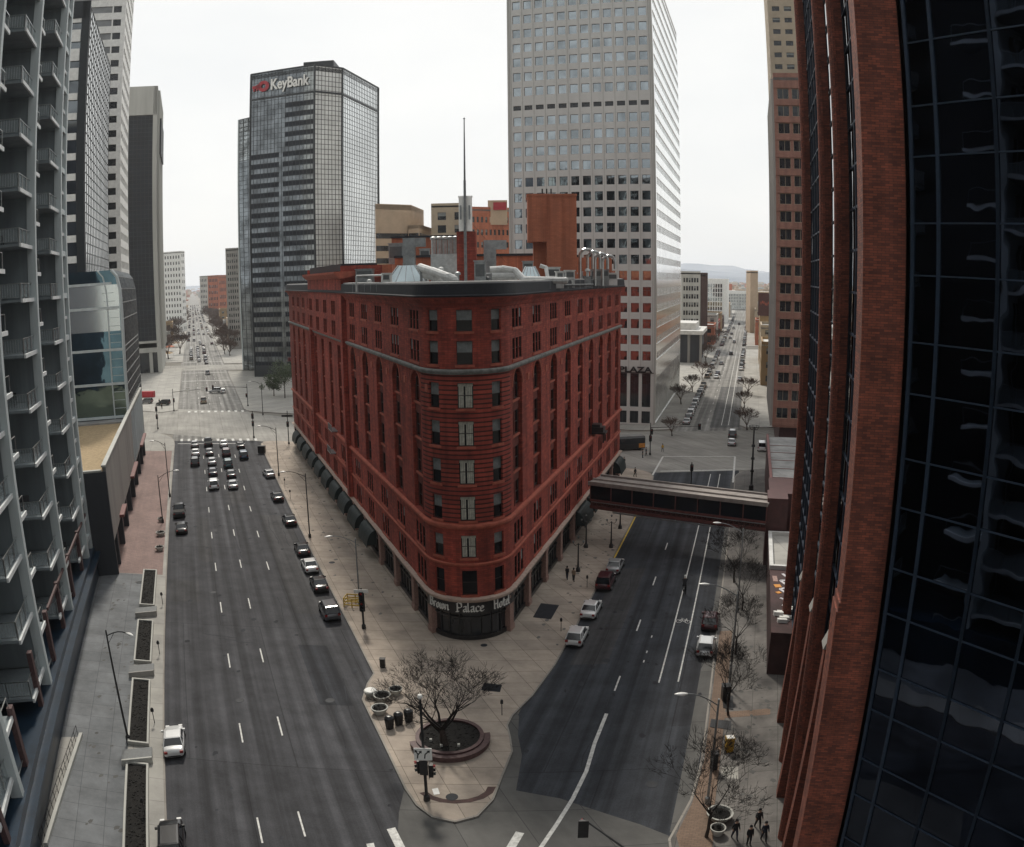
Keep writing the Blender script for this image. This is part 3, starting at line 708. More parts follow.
# curved black sign band on the nose with silver blackletter lettering
mb = MB(); P = lambda a, d, z: (*(Vector(fN(a, d))-HB.xy), z)
for k in range(20): mb.box(LN*k/20, LN*(k+1)/20, -.14, .11, 3.25, 4.44, 0, fn=P)
sign = mb.build('sign_band', 'iron_black', hotel)
GL = {'l': [[(0, 1), (0, .1), (.12, 0)]], 'a': [[(.05, .55), (.3, .6), (.3, .08), (.42, 0)], [(.3, .33), (.05, .25), (.05, .05), (.18, 0), (.3, .1)]],
      'c': [[(.35, .5), (.2, .6), (.03, .48), (.03, .1), (.18, 0), (.36, .1)]], 'e': [[(.03, .3), (.32, .38), (.32, .52), (.18, .6), (.03, .48), (.03, .1), (.18, 0), (.36, .1)]],
      'r': [[(.05, .6), (.05, 0)], [(.05, .5), (.2, .6), (.32, .52)]], 'o': [[(.18, .6), (.03, .48), (.03, .1), (.18, 0), (.34, .12), (.34, .48), (.18, .6)]],
      'w': [[(.03, .6), (.03, .1), (.15, 0), (.26, .1)], [(.26, .6), (.26, .1), (.38, 0), (.5, .12), (.5, .5), (.42, .6)]], 'n': [[(.03, .6), (.03, 0)], [(.03, .48), (.2, .6), (.32, .5), (.32, .08), (.42, 0)]],
      't': [[(.12, .85), (.12, .1), (.25, 0), (.35, .06)], [(0, .6), (.32, .6)]],
      'B': [[(.05, .95), (.1, .9), (.1, .05)], [(0, .85), (.3, 1), (.5, .88), (.5, .62), (.15, .52)], [(.15, .52), (.4, .55), (.55, .4), (.55, .12), (.3, 0), (0, .08)]],
      'P': [[(.1, .95), (.1, -.05)], [(0, .85), (.3, 1), (.52, .85), (.52, .5), (.3, .4), (.12, .45)], [(-.05, 0), (.25, 0)]],
      'H': [[(.06, 1), (.1, .9), (.1, .05), (.18, 0)], [(.5, 1), (.46, .9), (.46, .05), (.56, 0)], [(.1, .5), (.46, .56)]]}
AD = {'l': .24, 'a': .5, 'c': .44, 'e': .45, 'r': .42, 'o': .47, 'w': .63, 'n': .5, 't': .42, 'B': .7, 'P': .66, 'H': .68}
def blackletter(word, smid, em, zb, parent=sign):
    Wd = sum(AD[ch] for ch in word)*em; s = smid-Wd/2; mb = MB(); nx, nzz = .06*em, .055*em
    for ch in word:
        for st in GL[ch]:
            for (x0, z0), (x1, z1) in zip(st, st[1:]):
                q = [(x0*em-nx, z0*em-nzz), (x0*em+nx, z0*em+nzz), (x1*em+nx, z1*em+nzz), (x1*em-nx, z1*em-nzz)]
                F = [(s+a, zb+c) for a, c in q]
                fr = [P(a, -.24, c) for a, c in F]; bk = [P(a, -.15, c) for a, c in F]
                mb.loft([fr, bk], 0)
        s += AD[ch]*em
    return mb.build('lettering', 'white_paint', parent)
blackletter('Brown', LN/2-R(43)*RC, .98, 3.5); blackletter('Palace', LN/2, .98, 3.5); blackletter('Hotel', LN/2+R(43)*RC, .98, 3.5)
# small scroll ornaments beside the lettering on the flat fronts
for f, s in ((fL, LL-3.6), (fR, 3.4)):
    mb = MB(); PP = lambda a, d, z: (*(Vector(f(a, d))-HB.xy), z)
    for k in range(7):
        t0, t1 = k*.7, (k+1)*.7
        A = [(s+.1*t0*math.cos(t0)-.4, 3.95+.07*t0*math.sin(t0)), (s+.1*t1*math.cos(t1)-.4, 3.95+.07*t1*math.sin(t1))]
        mb.loft([[PP(A[0][0], d, A[0][1]+e) for d, e in ((.08, -.04), (.1, .04), (.02, .04), (.02, -.04))], [PP(A[1][0], d, A[1][1]+e) for d, e in ((.08, -.04), (.1, .04), (.02, .04), (.02, -.04))]], 0)
    mb.build('scroll_ornament', 'steel', hotel)
# rounded green awnings
def awning(f, s, w=4.8):
    mb = MB(); N = 7; P = lambda a, d, z: (*(Vector(f(a, d))-HB.xy), z)
    prof = [(-.15-1.3*math.sin(t*math.pi/2/N), 2.35+1.95*math.cos(t*math.pi/2/N)) for t in range(N+1)]
    for (d0, z0), (d1, z1) in zip(prof, prof[1:]): mb.face([P(s-w/2, d0, z0), P(s+w/2, d0, z0), P(s+w/2, d1, z1), P(s-w/2, d1, z1)], 0)
    for e in (-1, 1): mb.face([P(s+e*w/2, -.15, 2.35)]+[P(s+e*w/2, d, z) for d, z in prof], 0)
    mb.box(s-w/2, s+w/2, -1.48, -1.42, 2.05, 2.36, 0, fn=P)
    for k in range(1, 4):
        a = s-w/2+w*k/4
        for (d0, z0), (d1, z1) in zip(prof, prof[1:]): mb.face([P(a-.03, d0-.02, z0+.02), P(a+.03, d0-.02, z0+.02), P(a+.03, d1-.02, z1+.02), P(a-.03, d1-.02, z1+.02)], 1)
    aw = mb.build('awning', ['awning_green', 'black_metal'], hotel)
    m2 = MB(); m2.box(s-.35, s+.35, -1.12, -1.02, 2.95, 3.45, 0, fn=P); m2.box(s-.3, s+.3, -1.18, -1.12, 3.0, 3.2, 0, fn=P); m2.build('crest', 'grey_metal', aw)
for k in range(3, 13): awning(fL, LL-2.0-7.9*k, 5.4)
for s in (32.9, 40.4): awning(fR, s, 6.2)
awning(fR, 63.4, 5.4)
for s in (14.5, ):
    pass
# lantern-like black canopy fixed to the right front
q = lambda a, d, z: (*(Vector(fR(a, d))-HB.xy), z)
mb = MB(); mb.box(41.2, 43.4, -2.0, 0, 12.9, 13.2, 0, fn=q); mb.box(41.4, 43.2, -1.7, 0, 13.2, 13.9, 0, fn=q); mb.box(41.5, 43.1, -1.2, 0, 13.9, 14.3, 0, fn=q); mb.box(41.5, 41.7, -1.8, -1.6, 11.6, 12.9, 0, fn=q); mb.box(43, 43.2, -1.8, -1.6, 11.6, 12.9, 0, fn=q)
mb.build('balcony_lantern', 'iron_black', hotel)
q = lambda a, d, z: (*(Vector(fL(a, d))-HB.xy), z)
for z, s in ((12.7, LL-50), (8.8, LL-52)):
    mb = MB(); mb.box(s-1.6, s+1.6, -1.0, 0, z, z+.15, 0, fn=q)
    for k in range(9): mb.box(s-1.6+.4*k-.03, s-1.6+.4*k+.03, -1.0, -.94, z+.15, z+1.0, 0, fn=q)
    mb.box(s-1.6, s+1.6, -1.02, -.92, z+1.0, z+1.08, 0, fn=q); mb.build('small_balcony', 'grey_metal', hotel)
# projecting pavilion on the left front
fP = straight(fL(LL-70.5, -.7), fL(LL-37.6, -.7)); mb = MB()
PV = 32.9
H = []
for k in range(4):
    s = PV-6.8-7.7*k+.0
    for z0, z1 in ((27.9, 30.1), (31, 33)): H.append((s-1.55, s-.1, z0, z1)); H.append((s+.1, s+1.55, z0, z1))
wall(mb, fP, HB, 0, PV, 27.55, 34.2, H, depth=.5)
for s in (.0, PV-1.3): 
    P3 = lambda a, d, z: (*(Vector(fP(a, d))-HB.xy), z); mb.box(s, s+1.3, .01, .65, 5.1, 27.5, 0, fn=P3)
for e in (0, PV):
    mb.face([(*(Vector(fP(e, d))-HB.xy), z) for d, z in ((0, 27.55), (6, 27.55), (6, 38), (0, 38))], 0)
P3 = lambda a, d, z: (*(Vector(fP(a, d))-HB.xy), z)
mb.box(0, PV, 0, 6, 34.2, 36.2, 0, fn=P3)
band(mb, fP, HB, -.1, PV+.1, [(0, 36.2), (.3, 36.3), (.9, 36.9), (.95, 37.2), (-6, 37.3)], 2)
mb.box(1, PV-1, .3, 5.5, 37.3, 38.3, 1, fn=P3)
mb.build('pavilion', ['hotel_brick', 'slate_dark', 'sandstone_trim'], hotel)
for k in range(4):
    s = PV-6.8-7.7*k
    for z0 in (27.9, 31):
        for e in (-.83, .83):
            q = fP(s+e, .4); link('window', win_mesh(1.45, 2.0 if z0 > 30 else 2.2, 'split', 'hotel_glass', 'frame_red'), hotel, (q[0]-HB.x, q[1]-HB.y, z0), fP.ang(0))
# back wall and roof
A = Vector(fL(0, 0)); B = Vector(fR(LR, 0))
outl = [tuple(Vector(fN(LN*k/14, .7))-HB.xy) for k in range(15)]+[tuple(Vector(fR(LR, .7))-HB.xy), tuple(Vector(fL(0, .7))-HB.xy)]
mb = MB(); mb.prism(outl, 33.9, 34.6); mb.build('roof', 'roof_grey', hotel)
fB = straight(B, A); mb = MB(); H = [(3+4*k-.6, 3+4*k+.6, z0, z1) for k in range(int(fB.L/4)-1) for z0, z1 in NZ]
wall(mb, fB, HB, 0, fB.L, 0.14, 35.3, H, depth=.4); mb.build('wall', 'hotel_brick', hotel)
mb = MB(); wall(mb, straight(fB(0, .45), fB(fB.L, .45)), HB, .5, fB.L-.5, .14, 34); mb.build('rear_glazing', 'hotel_glass', hotel)
# ---- rooftop: penthouses, ducts, plant
def rbox(name, x0, x1, Y, dY, z0, z1, mat, extra=None, skew=0.0):
    """front between the sight lines of two columns at depth Y"""
    p, q = onrow(x0, 270, Y), onrow(x1, 270, Y); mb = MB(); ox, oy = HB.x, HB.y
    mb.box(p.x-ox, q.x-ox, Y-oy, Y+dY-oy, z0, z1)
    if extra: extra(mb, p.x-ox, q.x-ox, Y-oy)
    return mb.build(name, mat, hotel)
def zz(y, Y): return EYE+(276.5-y)/FOC*Y
def tower_extra(mb, a, c, Y):
    for k in range(4): mb.box(a+(c-a)*(.12+.25*k), a+(c-a)*(.12+.25*k)+.12, Y-.12, Y, 41, zz(196, 114), 0)
def shaft():
    p, q, m = onrow(528, 270, 112).x-HB.x, onrow(577, 270, 112).x-HB.x, onrow(547, 270, 112).x-HB.x; Y = 112-HB.y; mb = MB()
    mb.box(m, q, Y, Y+6, 34.6, zz(196, 112)); mb.box(p, m, Y, Y+4, zz(242, 112), zz(196, 112)); mb.box(p+.8, m, Y+1.6, Y+4, 34.6, zz(242, 112))
    mb.box(p-.08, q+.08, Y-.08, Y+6.08, zz(196, 112), zz(196, 112)+.3)
    for k in (.35, .42, .72): mb.box(p+(q-p)*k, p+(q-p)*k+.15, Y-.1, Y, zz(240, 112), zz(197, 112))
    for zt in (44, 41.5, 39): mb.box(q-.02, q+.03, Y+1.5, Y+2, zt, zt+1.6, 1); mb.box(q-.02, q+.03, Y+3.2, Y+3.6, zt, zt+1.6, 1)
    for k in range(3): mb.box(m-.6+k*.6, m-.4+k*.6, Y+1, Y+1.2, zz(196, 112)+.3, zz(196, 112)+1.1, 1)
    mb.build('lift_tower', ['orange_brick', 'black_metal'], hotel)
shaft()
rbox('penthouse', 395, 545, 124, 10, 34.6, zz(256, 124), 'orange_brick')
rbox('penthouse', 340, 392, 118, 8, 34.6, zz(262, 118), 'orange_brick')
rbox('penthouse', 392, 456, 132, 8, 34.6, zz(236, 132), 'orange_brick')
rbox('penthouse', 549, 612, 128, 8, 34.6, zz(258, 128), 'orange_brick')
rbox('mast_base', 457, 476, 104, 3, 34.6, zz(231, 104), 'hotel_brick')
rbox('penthouse_coping', 394, 546, 123.8, 10.4, zz(256, 124), zz(256, 124)+.35, 'slate_dark')
rbox('penthouse_coping', 391.5, 456.5, 131.8, 8.4, zz(236, 132), zz(236, 132)+.3, 'slate_dark')
for x, y, Y in ((409, 236, 110), (490, 240, 108)):
    p = onrow(x, 270, Y); mb = MB(); X = p.x-HB.x; y_ = Y-HB.y; zt = zz(y, Y)
    mb.box(X-.8, X+.8, y_, y_+1.4, 34.6, zt); mb.box(X-.8, X+2.2, y_+.1, y_+1.3, zt-1.2, zt-.02)
    for k in range(1, 5): mb.box(X-.86, X+.86, y_-.05, y_+.1, 34.6+k*1.1, 34.75+k*1.1)
    mb.build('duct', 'grey_metal', hotel)
for k in range(5):
    p = onrow(434+k*5.5, 270, 116); mb = MB(); mb.lathe([(.36, 0), (.36, 2.0), (.5, 2.1), (.5, 2.4), (.2, 2.5)], 12, 0, (p.x-HB.x, 116-HB.y, zz(253, 116))); mb.box(p.x-HB.x-.4, p.x-HB.x+.4, 115.6-HB.y, 116.4-HB.y, 34.6, zz(253, 116)); mb.build('vent', 'steel', hotel, smooth=False)
for k in range(4):
    p = onrow(580+k*7.5, 270, 116); X = p.x-HB.x; Y = 116-HB.y; mb = MB()
    pts = [(X, Y, 34.6), (X, Y, zz(256, 116)-k*.3)]+[(X+.9*(1-math.cos(t*.5))/1.0, Y, zz(256, 116)-k*.3+.9*math.sin(t*.5)) for t in range(1, 7)]+[(X+1.8, Y, 37)]
    mb.path(pts, .22, 8); mb.build('vent_pipe', 'steel', hotel)
# skylight, wrapped ducts, small units
def skylight(x0, x1, Y, zb, zt):
    p, q = onrow(x0, 270, Y).x-HB.x, onrow(x1, 270, Y).x-HB.x; y_ = Y-HB.y; mb = MB()
    base = [(p, y_), (q, y_), (q, y_+5), (p, y_+5)]; m = (q-p)*.28
    top = [(p+m, y_+1.6), (q-m, y_+1.6), (q-m, y_+3.4), (p+m, y_+3.4)]
    for i in range(4):
        j = (i+1) % 4; mb.face([(*base[i], zb), (*base[j], zb), (*top[j], zt), (*top[i], zt)], 1)
        mb.tube((*base[i], zb), (*top[i], zt), .1, .1, 5, 0)
        for k in (1, 2, 3):
            t = k/4; a = (base[i][0]+(base[j][0]-base[i][0])*t, base[i][1]+(base[j][1]-base[i][1])*t, zb); c = (top[i][0]+(top[j][0]-top[i][0])*t, top[i][1]+(top[j][1]-top[i][1])*t, zt); mb.tube(a, c, .06, .06, 4, 0)
    mb.face([(*t, zt) for t in top], 0); mb.box(p, q, y_, y_+5, 34.6, zb, 0); mb.build('skylight', ['grey_metal', 'grey_glass'], hotel)
skylight(386, 424, 100, 35.6, 37.6); skylight(520, 541, 101, 35.6, 37.2)
skylight(350, 376, 126, 37.2, 38.6)
def wrap(pts, r):
    mb = MB()
    for a, c in zip(pts, pts[1:]): mb.tube(a, c, r, r*.92, 10); mb.ball(c, r, 8)
    mb.build('wrapped_duct', 'white_wrap', hotel)
def RP(x, y, Y): p = onrow(x, 270, Y); return (p.x-HB.x, Y-HB.y, zz(y, Y))
wrap([RP(420, 266, 96), RP(432, 270, 94), RP(448, 276, 92), RP(454, 279, 92)], .5)
wrap([RP(424, 272, 96), RP(436, 276, 94)], .55)
wrap([RP(490, 270, 94), RP(503, 269, 94), RP(515, 271, 94), RP(524, 280, 93), RP(565, 281, 93)], .42)
wrap([RP(492, 276, 94), RP(516, 276, 94)], .5)
wrap([RP(540, 266, 98), RP(546, 268, 98), RP(548, 281, 97)], .25)
for x, y, w_, h_, Y, m in ((480, 270, 1.4, 2.2, 100, 'grey_metal'), (553, 273, 1.8, 1.2, 104, 'steel'), (570, 275, 1.2, .9, 102, 'white_wrap'), (386, 275, 1.0, .8, 96, 'white_wrap'), (364, 271, 2.4, 1.2, 112, 'grey_metal'), (396, 250, 2.2, 2.6, 126, 'grey_metal'), (600, 274, 2.6, 1.0, 118, 'grey_metal'), (528, 268, 1.4, 1.6, 110, 'grey_metal'), (560, 276, .9, .8, 94, 'white_wrap'), (612, 277, 1.6, .9, 122, 'white_wrap'), (425, 253, 1.6, 1.6, 128, 'steel')):
    X, Y_, Z = RP(x, y, Y); mb = MB(); mb.box(X-w_/2, X+w_/2, Y_, Y_+1.5, 34.6, Z+h_/2); mb.box(X-w_/2+.15, X+w_/2-.15, Y_-.06, Y_, Z-h_/3, Z+h_/3, 1); mb.box(X-w_/2-.1, X+w_/2+.1, Y_-.1, Y_+1.6, Z+h_/2, Z+h_/2+.12); mb.build('roof_unit', [m, 'mullion_grey'], hotel)
# guard rails, small pipes, cables and hatches
rq = random.Random(77)
mb = MB(); pr_ = [RP(x, 279, 91) for x in range(352, 614, 6)]
for a, c in zip(pr_, pr_[1:]): mb.tube((a[0], a[1], 35.6), (c[0], c[1], 35.6), .03, .03, 4); mb.tube((a[0], a[1], 34.6), (a[0], a[1], 35.6), .025, .025, 4)
mb.build('guard_rail', 'grey_metal', hotel)
for k in range(46):
    x = rq.uniform(355, 596); Y = rq.uniform(92, 126); p0 = RP(x, 280, Y); w_, d_, h_ = rq.uniform(.4, 1.6), rq.uniform(.4, 1.4), rq.uniform(.5, 2.2); mb = MB()
    kind = rq.randrange(4) if x < 560 else rq.randrange(2)
    if kind == 0: mb.box(p0[0]-w_/2, p0[0]+w_/2, p0[1], p0[1]+d_, 34.6, 34.6+h_); mb.box(p0[0]-w_/2-.06, p0[0]+w_/2+.06, p0[1]-.06, p0[1]+d_+.06, 34.6+h_, 34.68+h_); nm_ = 'roof_unit'
    elif kind == 1: mb.lathe([(.16, 0), (.16, h_+.4), (.34, h_+.45), (.3, h_+.7), (.02, h_+.8)], 10, 0, (p0[0], p0[1], 34.6)); nm_ = 'roof_vent'
    elif kind == 2: mb.path([(p0[0], p0[1], 34.6), (p0[0], p0[1], 34.6+h_), (p0[0]+w_*2.2, p0[1]+.3, 34.6+h_), (p0[0]+w_*2.2, p0[1]+.3, 34.6)], .11, 7); nm_ = 'pipe_loop'
    else: mb.tube((p0[0], p0[1], 34.85), (p0[0]+w_*4, p0[1]+d_*2, 34.9), .16, .16, 8); nm_ = 'pipe_run'
    mb.build(nm_, rq.choice(('grey_metal', 'steel', 'white_wrap', 'mullion_grey')), hotel)
for k in range(7):
    a, c = RP(rq.uniform(400, 560), 262, 118), RP(466, 215, 104); mb = MB()
    if k < 3: mb.tube(a, c, .02, .02, 3)
    else: mb.tube((a[0], a[1], 36), (a[0], a[1], 36+rq.uniform(3, 6)), .03, .02, 4)
    mb.build('cable' if k < 3 else 'whip_antenna', 'mullion_dark', hotel)
# flagpole-like antenna mast with a white drum
p = onrow(466, 270, 104); 
mast = thing('antenna_mast', (p.x, 103.2, zz(231, 104)), 'tall thin grey antenna mast with a white drum rising from the hotel roof', 'mast')
mb = MB(); mb.tube((0, 0, 34.6-zz(231, 104)), (0, 0, zz(180, 104)-zz(231, 104)), .2, .16, 8); mb.tube((0, 0, zz(180, 104)-zz(231, 104)), (0, 0, zz(118, 104)-zz(231, 104)), .13, .07, 8); mb.ball((0, 0, zz(117, 104)-zz(231, 104)), .14, 8)
mb.build('pole', 'grey_metal', mast)
mb = MB(); mb.lathe([(.85, 0), (.85, 4.4), (.8, 4.5), (.2, 4.5)], 16, 0, (0, 1.2, .05)); mb.box(-.9, .9, 1.0, 1.5, 4.4, 4.6); mb.build('drum', 'white_paint', mast)
mb = MB()
for s in (-1, 1): mb.box(s*.55-.12, s*.55+.12, .1, .3, 1.5, 3.3)
mb.build('panel_antenna', 'grey_metal', mast)
# ------------------------------------------------------------------ the other buildings
PL = Vector((-DL.y, DL.x, 0)); PR = Vector((DR.y, -DR.x, 0))
def corners(C0, side, LS, LW):
    dS, dW = (DL, PL) if side == 'L' else (DR, PR)
    C0 = Vector((C0[0], C0[1], 0)); C1 = C0+dS*LS; C3 = C0+dW*LW; return C0, C1, C1+dW*LW, C3
def faces_of(C, side):
    C0, C1, C2, C3 = C
    if side == 'L': return dict(front=straight(C3, C0), street=straight(C0, C1), back=straight(C1, C2), off=straight(C2, C3))
    return dict(front=straight(C0, C3), street=straight(C1, C0), back=straight(C2, C1), off=straight(C3, C2))
def poly_faces(pts):       # pts in order seen left to right from outside (anticlockwise from above)
    return [straight(pts[i], pts[(i+1) % len(pts)]) for i in range(len(pts))]
def punch(f, root, mb, z0, z1, nx, nz, wf, hf, items, margin=.6, depth=.3, kind='plain', glassm='window_glass', frame='mullion_grey', mi=0, hbase=None):
    L = f.L-2*margin; px = L/nx; pz = (z1-z0)/nz; H = []
    w, h = px*wf, pz*hf; me = win_mesh(w, h, kind, glassm, frame, fw=min(.09, w*.06)); me2 = win_mesh(w, h, 'blind', glassm, frame, fw=min(.09, w*.06))
    for i in range(nx):
        for j in range(nz):
            s = margin+px*(i+.5); z = z0+pz*j+pz*(1-hf)/2
            H.append((s-w/2, s+w/2, z, z+h)); q = f(s, depth-.02); items.append((q[0], q[1], z, f.ang(s), me2 if kind == 'plain' and rnd.random() < .22 else me))
    wall(mb, f, root.location, 0, f.L, hbase if hbase is not None else z0, z1, H, depth=depth, mi=mi)
def curtain(f, root, z0, z1, nx, nz, glassm='mirror_glass', frame='mullion_grey', w=.12, proud=.1, s0=0, s1=None, bands=None, name='curtain_wall', wz=None):
    s1 = f.L if s1 is None else s1; P = lambda a, d, z: (*(Vector(f(a, d))-root.location.xy), z)
    mb = MB(); mb.face([P(s0, 0, z0), P(s1, 0, z0), P(s1, 0, z1), P(s0, 0, z1)], 0, [(s0, z0), (s1, z0), (s1, z1), (s0, z1)])
    cw = mb.build(name, glassm, root); mb = MB(); wz = wz or w
    for i in range(nx+1): s = s0+(s1-s0)*i/nx; mb.box(s-w/2, s+w/2, -proud, .0, z0, z1, 0, fn=P)
    for j in range(nz+1): z = z0+(z1-z0)*j/nz; mb.box(s0, s1, -proud*.8, .01, z-wz/2, z+wz/2, 0, fn=P)
    mb.build('mullions', frame, cw)
    if bands:
        mb = MB()
        for za, zb, ga in bands: mb.box(s0+ga[0]*(s1-s0), s0+ga[1]*(s1-s0), -.03, .02, za, zb, 0, fn=P)
        mb.build('window_band', 'vision_glass', cw)
    return cw
def plain(f, root, mb, z0, z1, mi=0): wall(mb, f, root.location, 0, f.L, z0, z1, (), mi=mi)
def cap(root, pts, z, mat='roof_grey', name='roof', h=.9, t=.5, wallm=None):
    mb = MB(); o = root.location; P = [(p[0]-o.x, p[1]-o.y) for p in pts]
    mb.prism(P, z-.6, z-.02, 0); mb.build(name, mat, root)
    if wallm:
        mb = MB(); n = len(P)
        for i in range(n):
            a, b = Vector(P[i]), Vector(P[(i+1) % n]); u = (b-a).normalized(); nn = Vector((-u.y, u.x))*t
            mb.prism([tuple(a-nn*.02), tuple(b-nn*.02), tuple(b+nn), tuple(a+nn)], z, z+h)
        mb.build('parapet', wallm, root)

# ---- plaza tower: pale stone grid with square windows
c0 = Vector((34.7, 193.7, 0)); W_ = 36.4; LSd = 68.0
Cp = corners(c0, 'R', LSd, -W_); C0, C1, C2, C3 = Cp        # LW negative: the tower lies left of its street corner
rp = thing('plaza_tower', C0, 'tall pale stone office tower with square windows and PLAZA lettering above its lobby', 'skyscraper')
ff = straight(C3, C0); fs = straight(C0, C1); fb = straight(C1, C2); fo = straight(C2, C3)
it = []; mb = MB(); FH = 3.86; ZB = 15.0; NF = 26; zmech = None
top = ZB+NF*FH
nxr = 12; mg = .9; px = (ff.L-2*mg)/nxr; H = []
wm = win_mesh(2.0, 2.25, 'plain', 'blue_glass', 'mullion_grey'); wmv = win_mesh(2.0, 2.25, 'grid', 'blue_glass', 'mullion_grey'); wv = win_mesh(2.0, 1.2, 'plain', 'window_glass', 'mullion_dark')
wd = win_mesh(2.0, 2.25, 'plain', 'window_glass', 'mullion_grey'); wdb = win_mesh(2.0, 2.25, 'blind', 'window_glass', 'mullion_grey')
for j in range(NF):
    z = ZB+j*FH
    mech = (j == 16)
    for i in range(nxr):
        s = mg+px*(i+.5); hh = 1.2 if mech else 2.25; zo = .9 if mech else .75
        H.append((s-1.0, s+1.0, z+zo, z+zo+hh)); q = ff(s, .33)
        it.append((q[0], q[1], z+zo, ff.ang(s), wv if mech else (wm if j > 11 else rnd.choice((wm, wmv)))))
for i in range(nxr):
    s = mg+px*(i+.5)
    for z0, h0 in ((.4, 3.0), (4.4, 8.2)):
        H.append((s-1.05, s+1.05, z0, z0+h0)); q = ff(s, .45); it.append((q[0], q[1], z0, ff.ang(s), win_mesh(2.1, h0, 'split', 'window_glass', 'mullion_dark')))
wall(mb, ff, C0, 0, ff.L, .14, top, H, depth=.4)
# flush street side, windows in ribbons on polished stone
nxs = 20; pxs = fs.L/nxs; H = []
for j in range(NF):
    z = ZB+j*FH; H.append((1.0, fs.L-1.0, z+.9, z+2.7))
H.append((1, fs.L-1, .5, 11.5))
wall(mb, fs, C0, 0, fs.L, .14, top, H, depth=.16, mi=1)
plain(fb, rp, mb, .14, top); plain(fo, rp, mb, .14, top)
mb.build('wall', ['tower_stone', 'polished_side'], rp)
windows(rp, it)
P = lambda a, d, z: (*(Vector(fs(a, d))-C0.xy), z)
mb = MB()
mb.face([P(.8, .15, .5), P(fs.L-.8, .15, .5), P(fs.L-.8, .15, top-1), P(.8, .15, top-1)], 0); mb.build('side_glazing', 'polished_side', rp)
mb = MB()
for k in range(nxs+1): mb.box(1+(fs.L-2)*k/nxs-.12, 1+(fs.L-2)*k/nxs+.12, .02, .14, .5, top-1.2, 0, fn=P)
mb.build('side_mullions', 'polished_side', rp)
P = lambda a, d, z: (*(Vector(ff(a, d))-C0.xy), z)
mb = MB()
for i in range(nxr+1): s = mg+px*i; mb.box(s-.07, s+.07, -.06, .0, 13.6, top, 0, fn=P)
for s in (0, ff.L-.5): mb.box(s, s+.5, -.3, -.005, .14, top, 0, fn=P)
mb.build('ribs', 'pale_concrete', rp)
mb = MB(); mb.box(0, ff.L, -.12, -.01, 12.65, 12.85, 0, fn=P); mb.build('sign_rail', 'black_metal', rp)
tm = text_mesh('lettering', 'PLAZA', 1.75, .12, 'black_metal', .05); xs = [v.co.x for v in tm.vertices]; sc_ = 8.0/(max(xs)-min(xs))
q = ff(ff.L-9.0, -.3); o = link('lettering', tm, rp, (q[0]-C0.x, q[1]-C0.y, 12.95), ff.ang(0)); o.scale = (sc_, 1, 1.05)
cap(rp, [C0, C1, C2, C3], top, wallm='tower_stone')
# ---- bank tower
K = {k: Vector(v) for k, v in dict(a=(-99, 305), b=(-72, 299), c=(-63, 307), d=(-55, 344), e=(-113, 332), g=(-100, 325)).items()}
kb = thing('bank_tower', (-99, 305, 0), 'dark glass bank tower with a red key and KeyBank name at its top', 'skyscraper')
fa = straight(K['a'], K['b']); fbv = straight(K['b'], K['c']); fr = straight(K['c'], K['d'])
KT = 118.0
bands = []
for j in range(27):
    z = 4+j*3.8
    bands += [(z+.1, z+2.0, (0, .46)), (z+.1, z+2.0, (.52, 1))] if j < 22 else [(z+.1, z+2.0, (.55, 1))]
curtain(fa, kb, 0, KT, 18, 62, 'smoke_glass', 'mullion_dark', .1, bands=bands)
curtain(fbv, kb, 0, KT, 8, 62, 'soft_glass', 'mullion_dark', .16)
curtain(fr, kb, 0, KT, 22, 62, 'pale_glass', 'mullion_grey', .16)
P = lambda a, d, z: (*(Vector(fa(a, d))-kb.location.xy), z)
mb = MB()
for f, s in ((fa, 0), (fa, fa.L), (fbv, fbv.L), (fr, fr.L)):
    q = Vector(f(s, 0))-kb.location.xy; mb.tube((q.x, q.y, 0), (q.x, q.y, KT+.3), .45, .45, 6)
for f in (fa, fbv, fr):
    Q = lambda a, d, z: (*(Vector(f(a, d))-kb.location.xy), z); mb.box(0, f.L, -.3, -.15, 107.4, 108.1, 0, fn=Q); mb.box(0, f.L, -.32, .1, KT, KT+.5, 0, fn=Q); mb.box(0, f.L, -.2, -.12, 0, 4.5, 0, fn=Q)
mb.build('dark_frame', 'mullion_dark', kb)
mb = MB(); pts = [K['a'], K['b'], K['c'], K['d'], (-70, 352), (-96, 345)]; mb.prism([(p[0]-kb.location.x, p[1]-kb.location.y) for p in pts], KT-2, KT-.4); mb.box(20, 32, 4, 16, KT-.4, KT+4.4, 0); mb.build('roof', 'mullion_dark', kb)
mb = MB()
for f in (straight(K['d'], (-70, 352)), straight((-70, 352), (-96, 345))): plain(f, kb, mb, 0, KT)
mb.build('wall', 'smoke_glass', kb)
sm = text_mesh('lettering', 'KeyBank', 5.6, .15, 'white_paint', .13); xs = [v.co.x for v in sm.vertices]; k = 16.4/(max(xs)-min(xs))
q = fa(9.0, -.5); o = link('lettering', sm, kb, (q[0]+99, q[1]-305, 110.8), fa.ang(0)); o.scale = (k, 1, 1.05)
mb = MB(); Q = lambda a, d, z: (*(Vector(fa(a, d))-kb.location.xy), z)
zc = 112.6
def ring2(s, z, r0, r1, n=14):
    for t in range(n):
        u0, u1 = 2*math.pi*t/n, 2*math.pi*(t+1)/n
        fr_ = [Q(s+r*1.15*math.cos(u), -.6, z+r*math.sin(u)) for r, u in ((r0, u0), (r1, u0), (r1, u1), (r0, u1))]
        bk = [Q(s+r*1.15*math.cos(u), -.4, z+r*math.sin(u)) for r, u in ((r0, u0), (r1, u0), (r1, u1), (r0, u1))]; mb.loft([fr_, bk])
ring2(5.9, zc, .9, 2.2); ring2(3.6, zc, 0.01, 1.0)
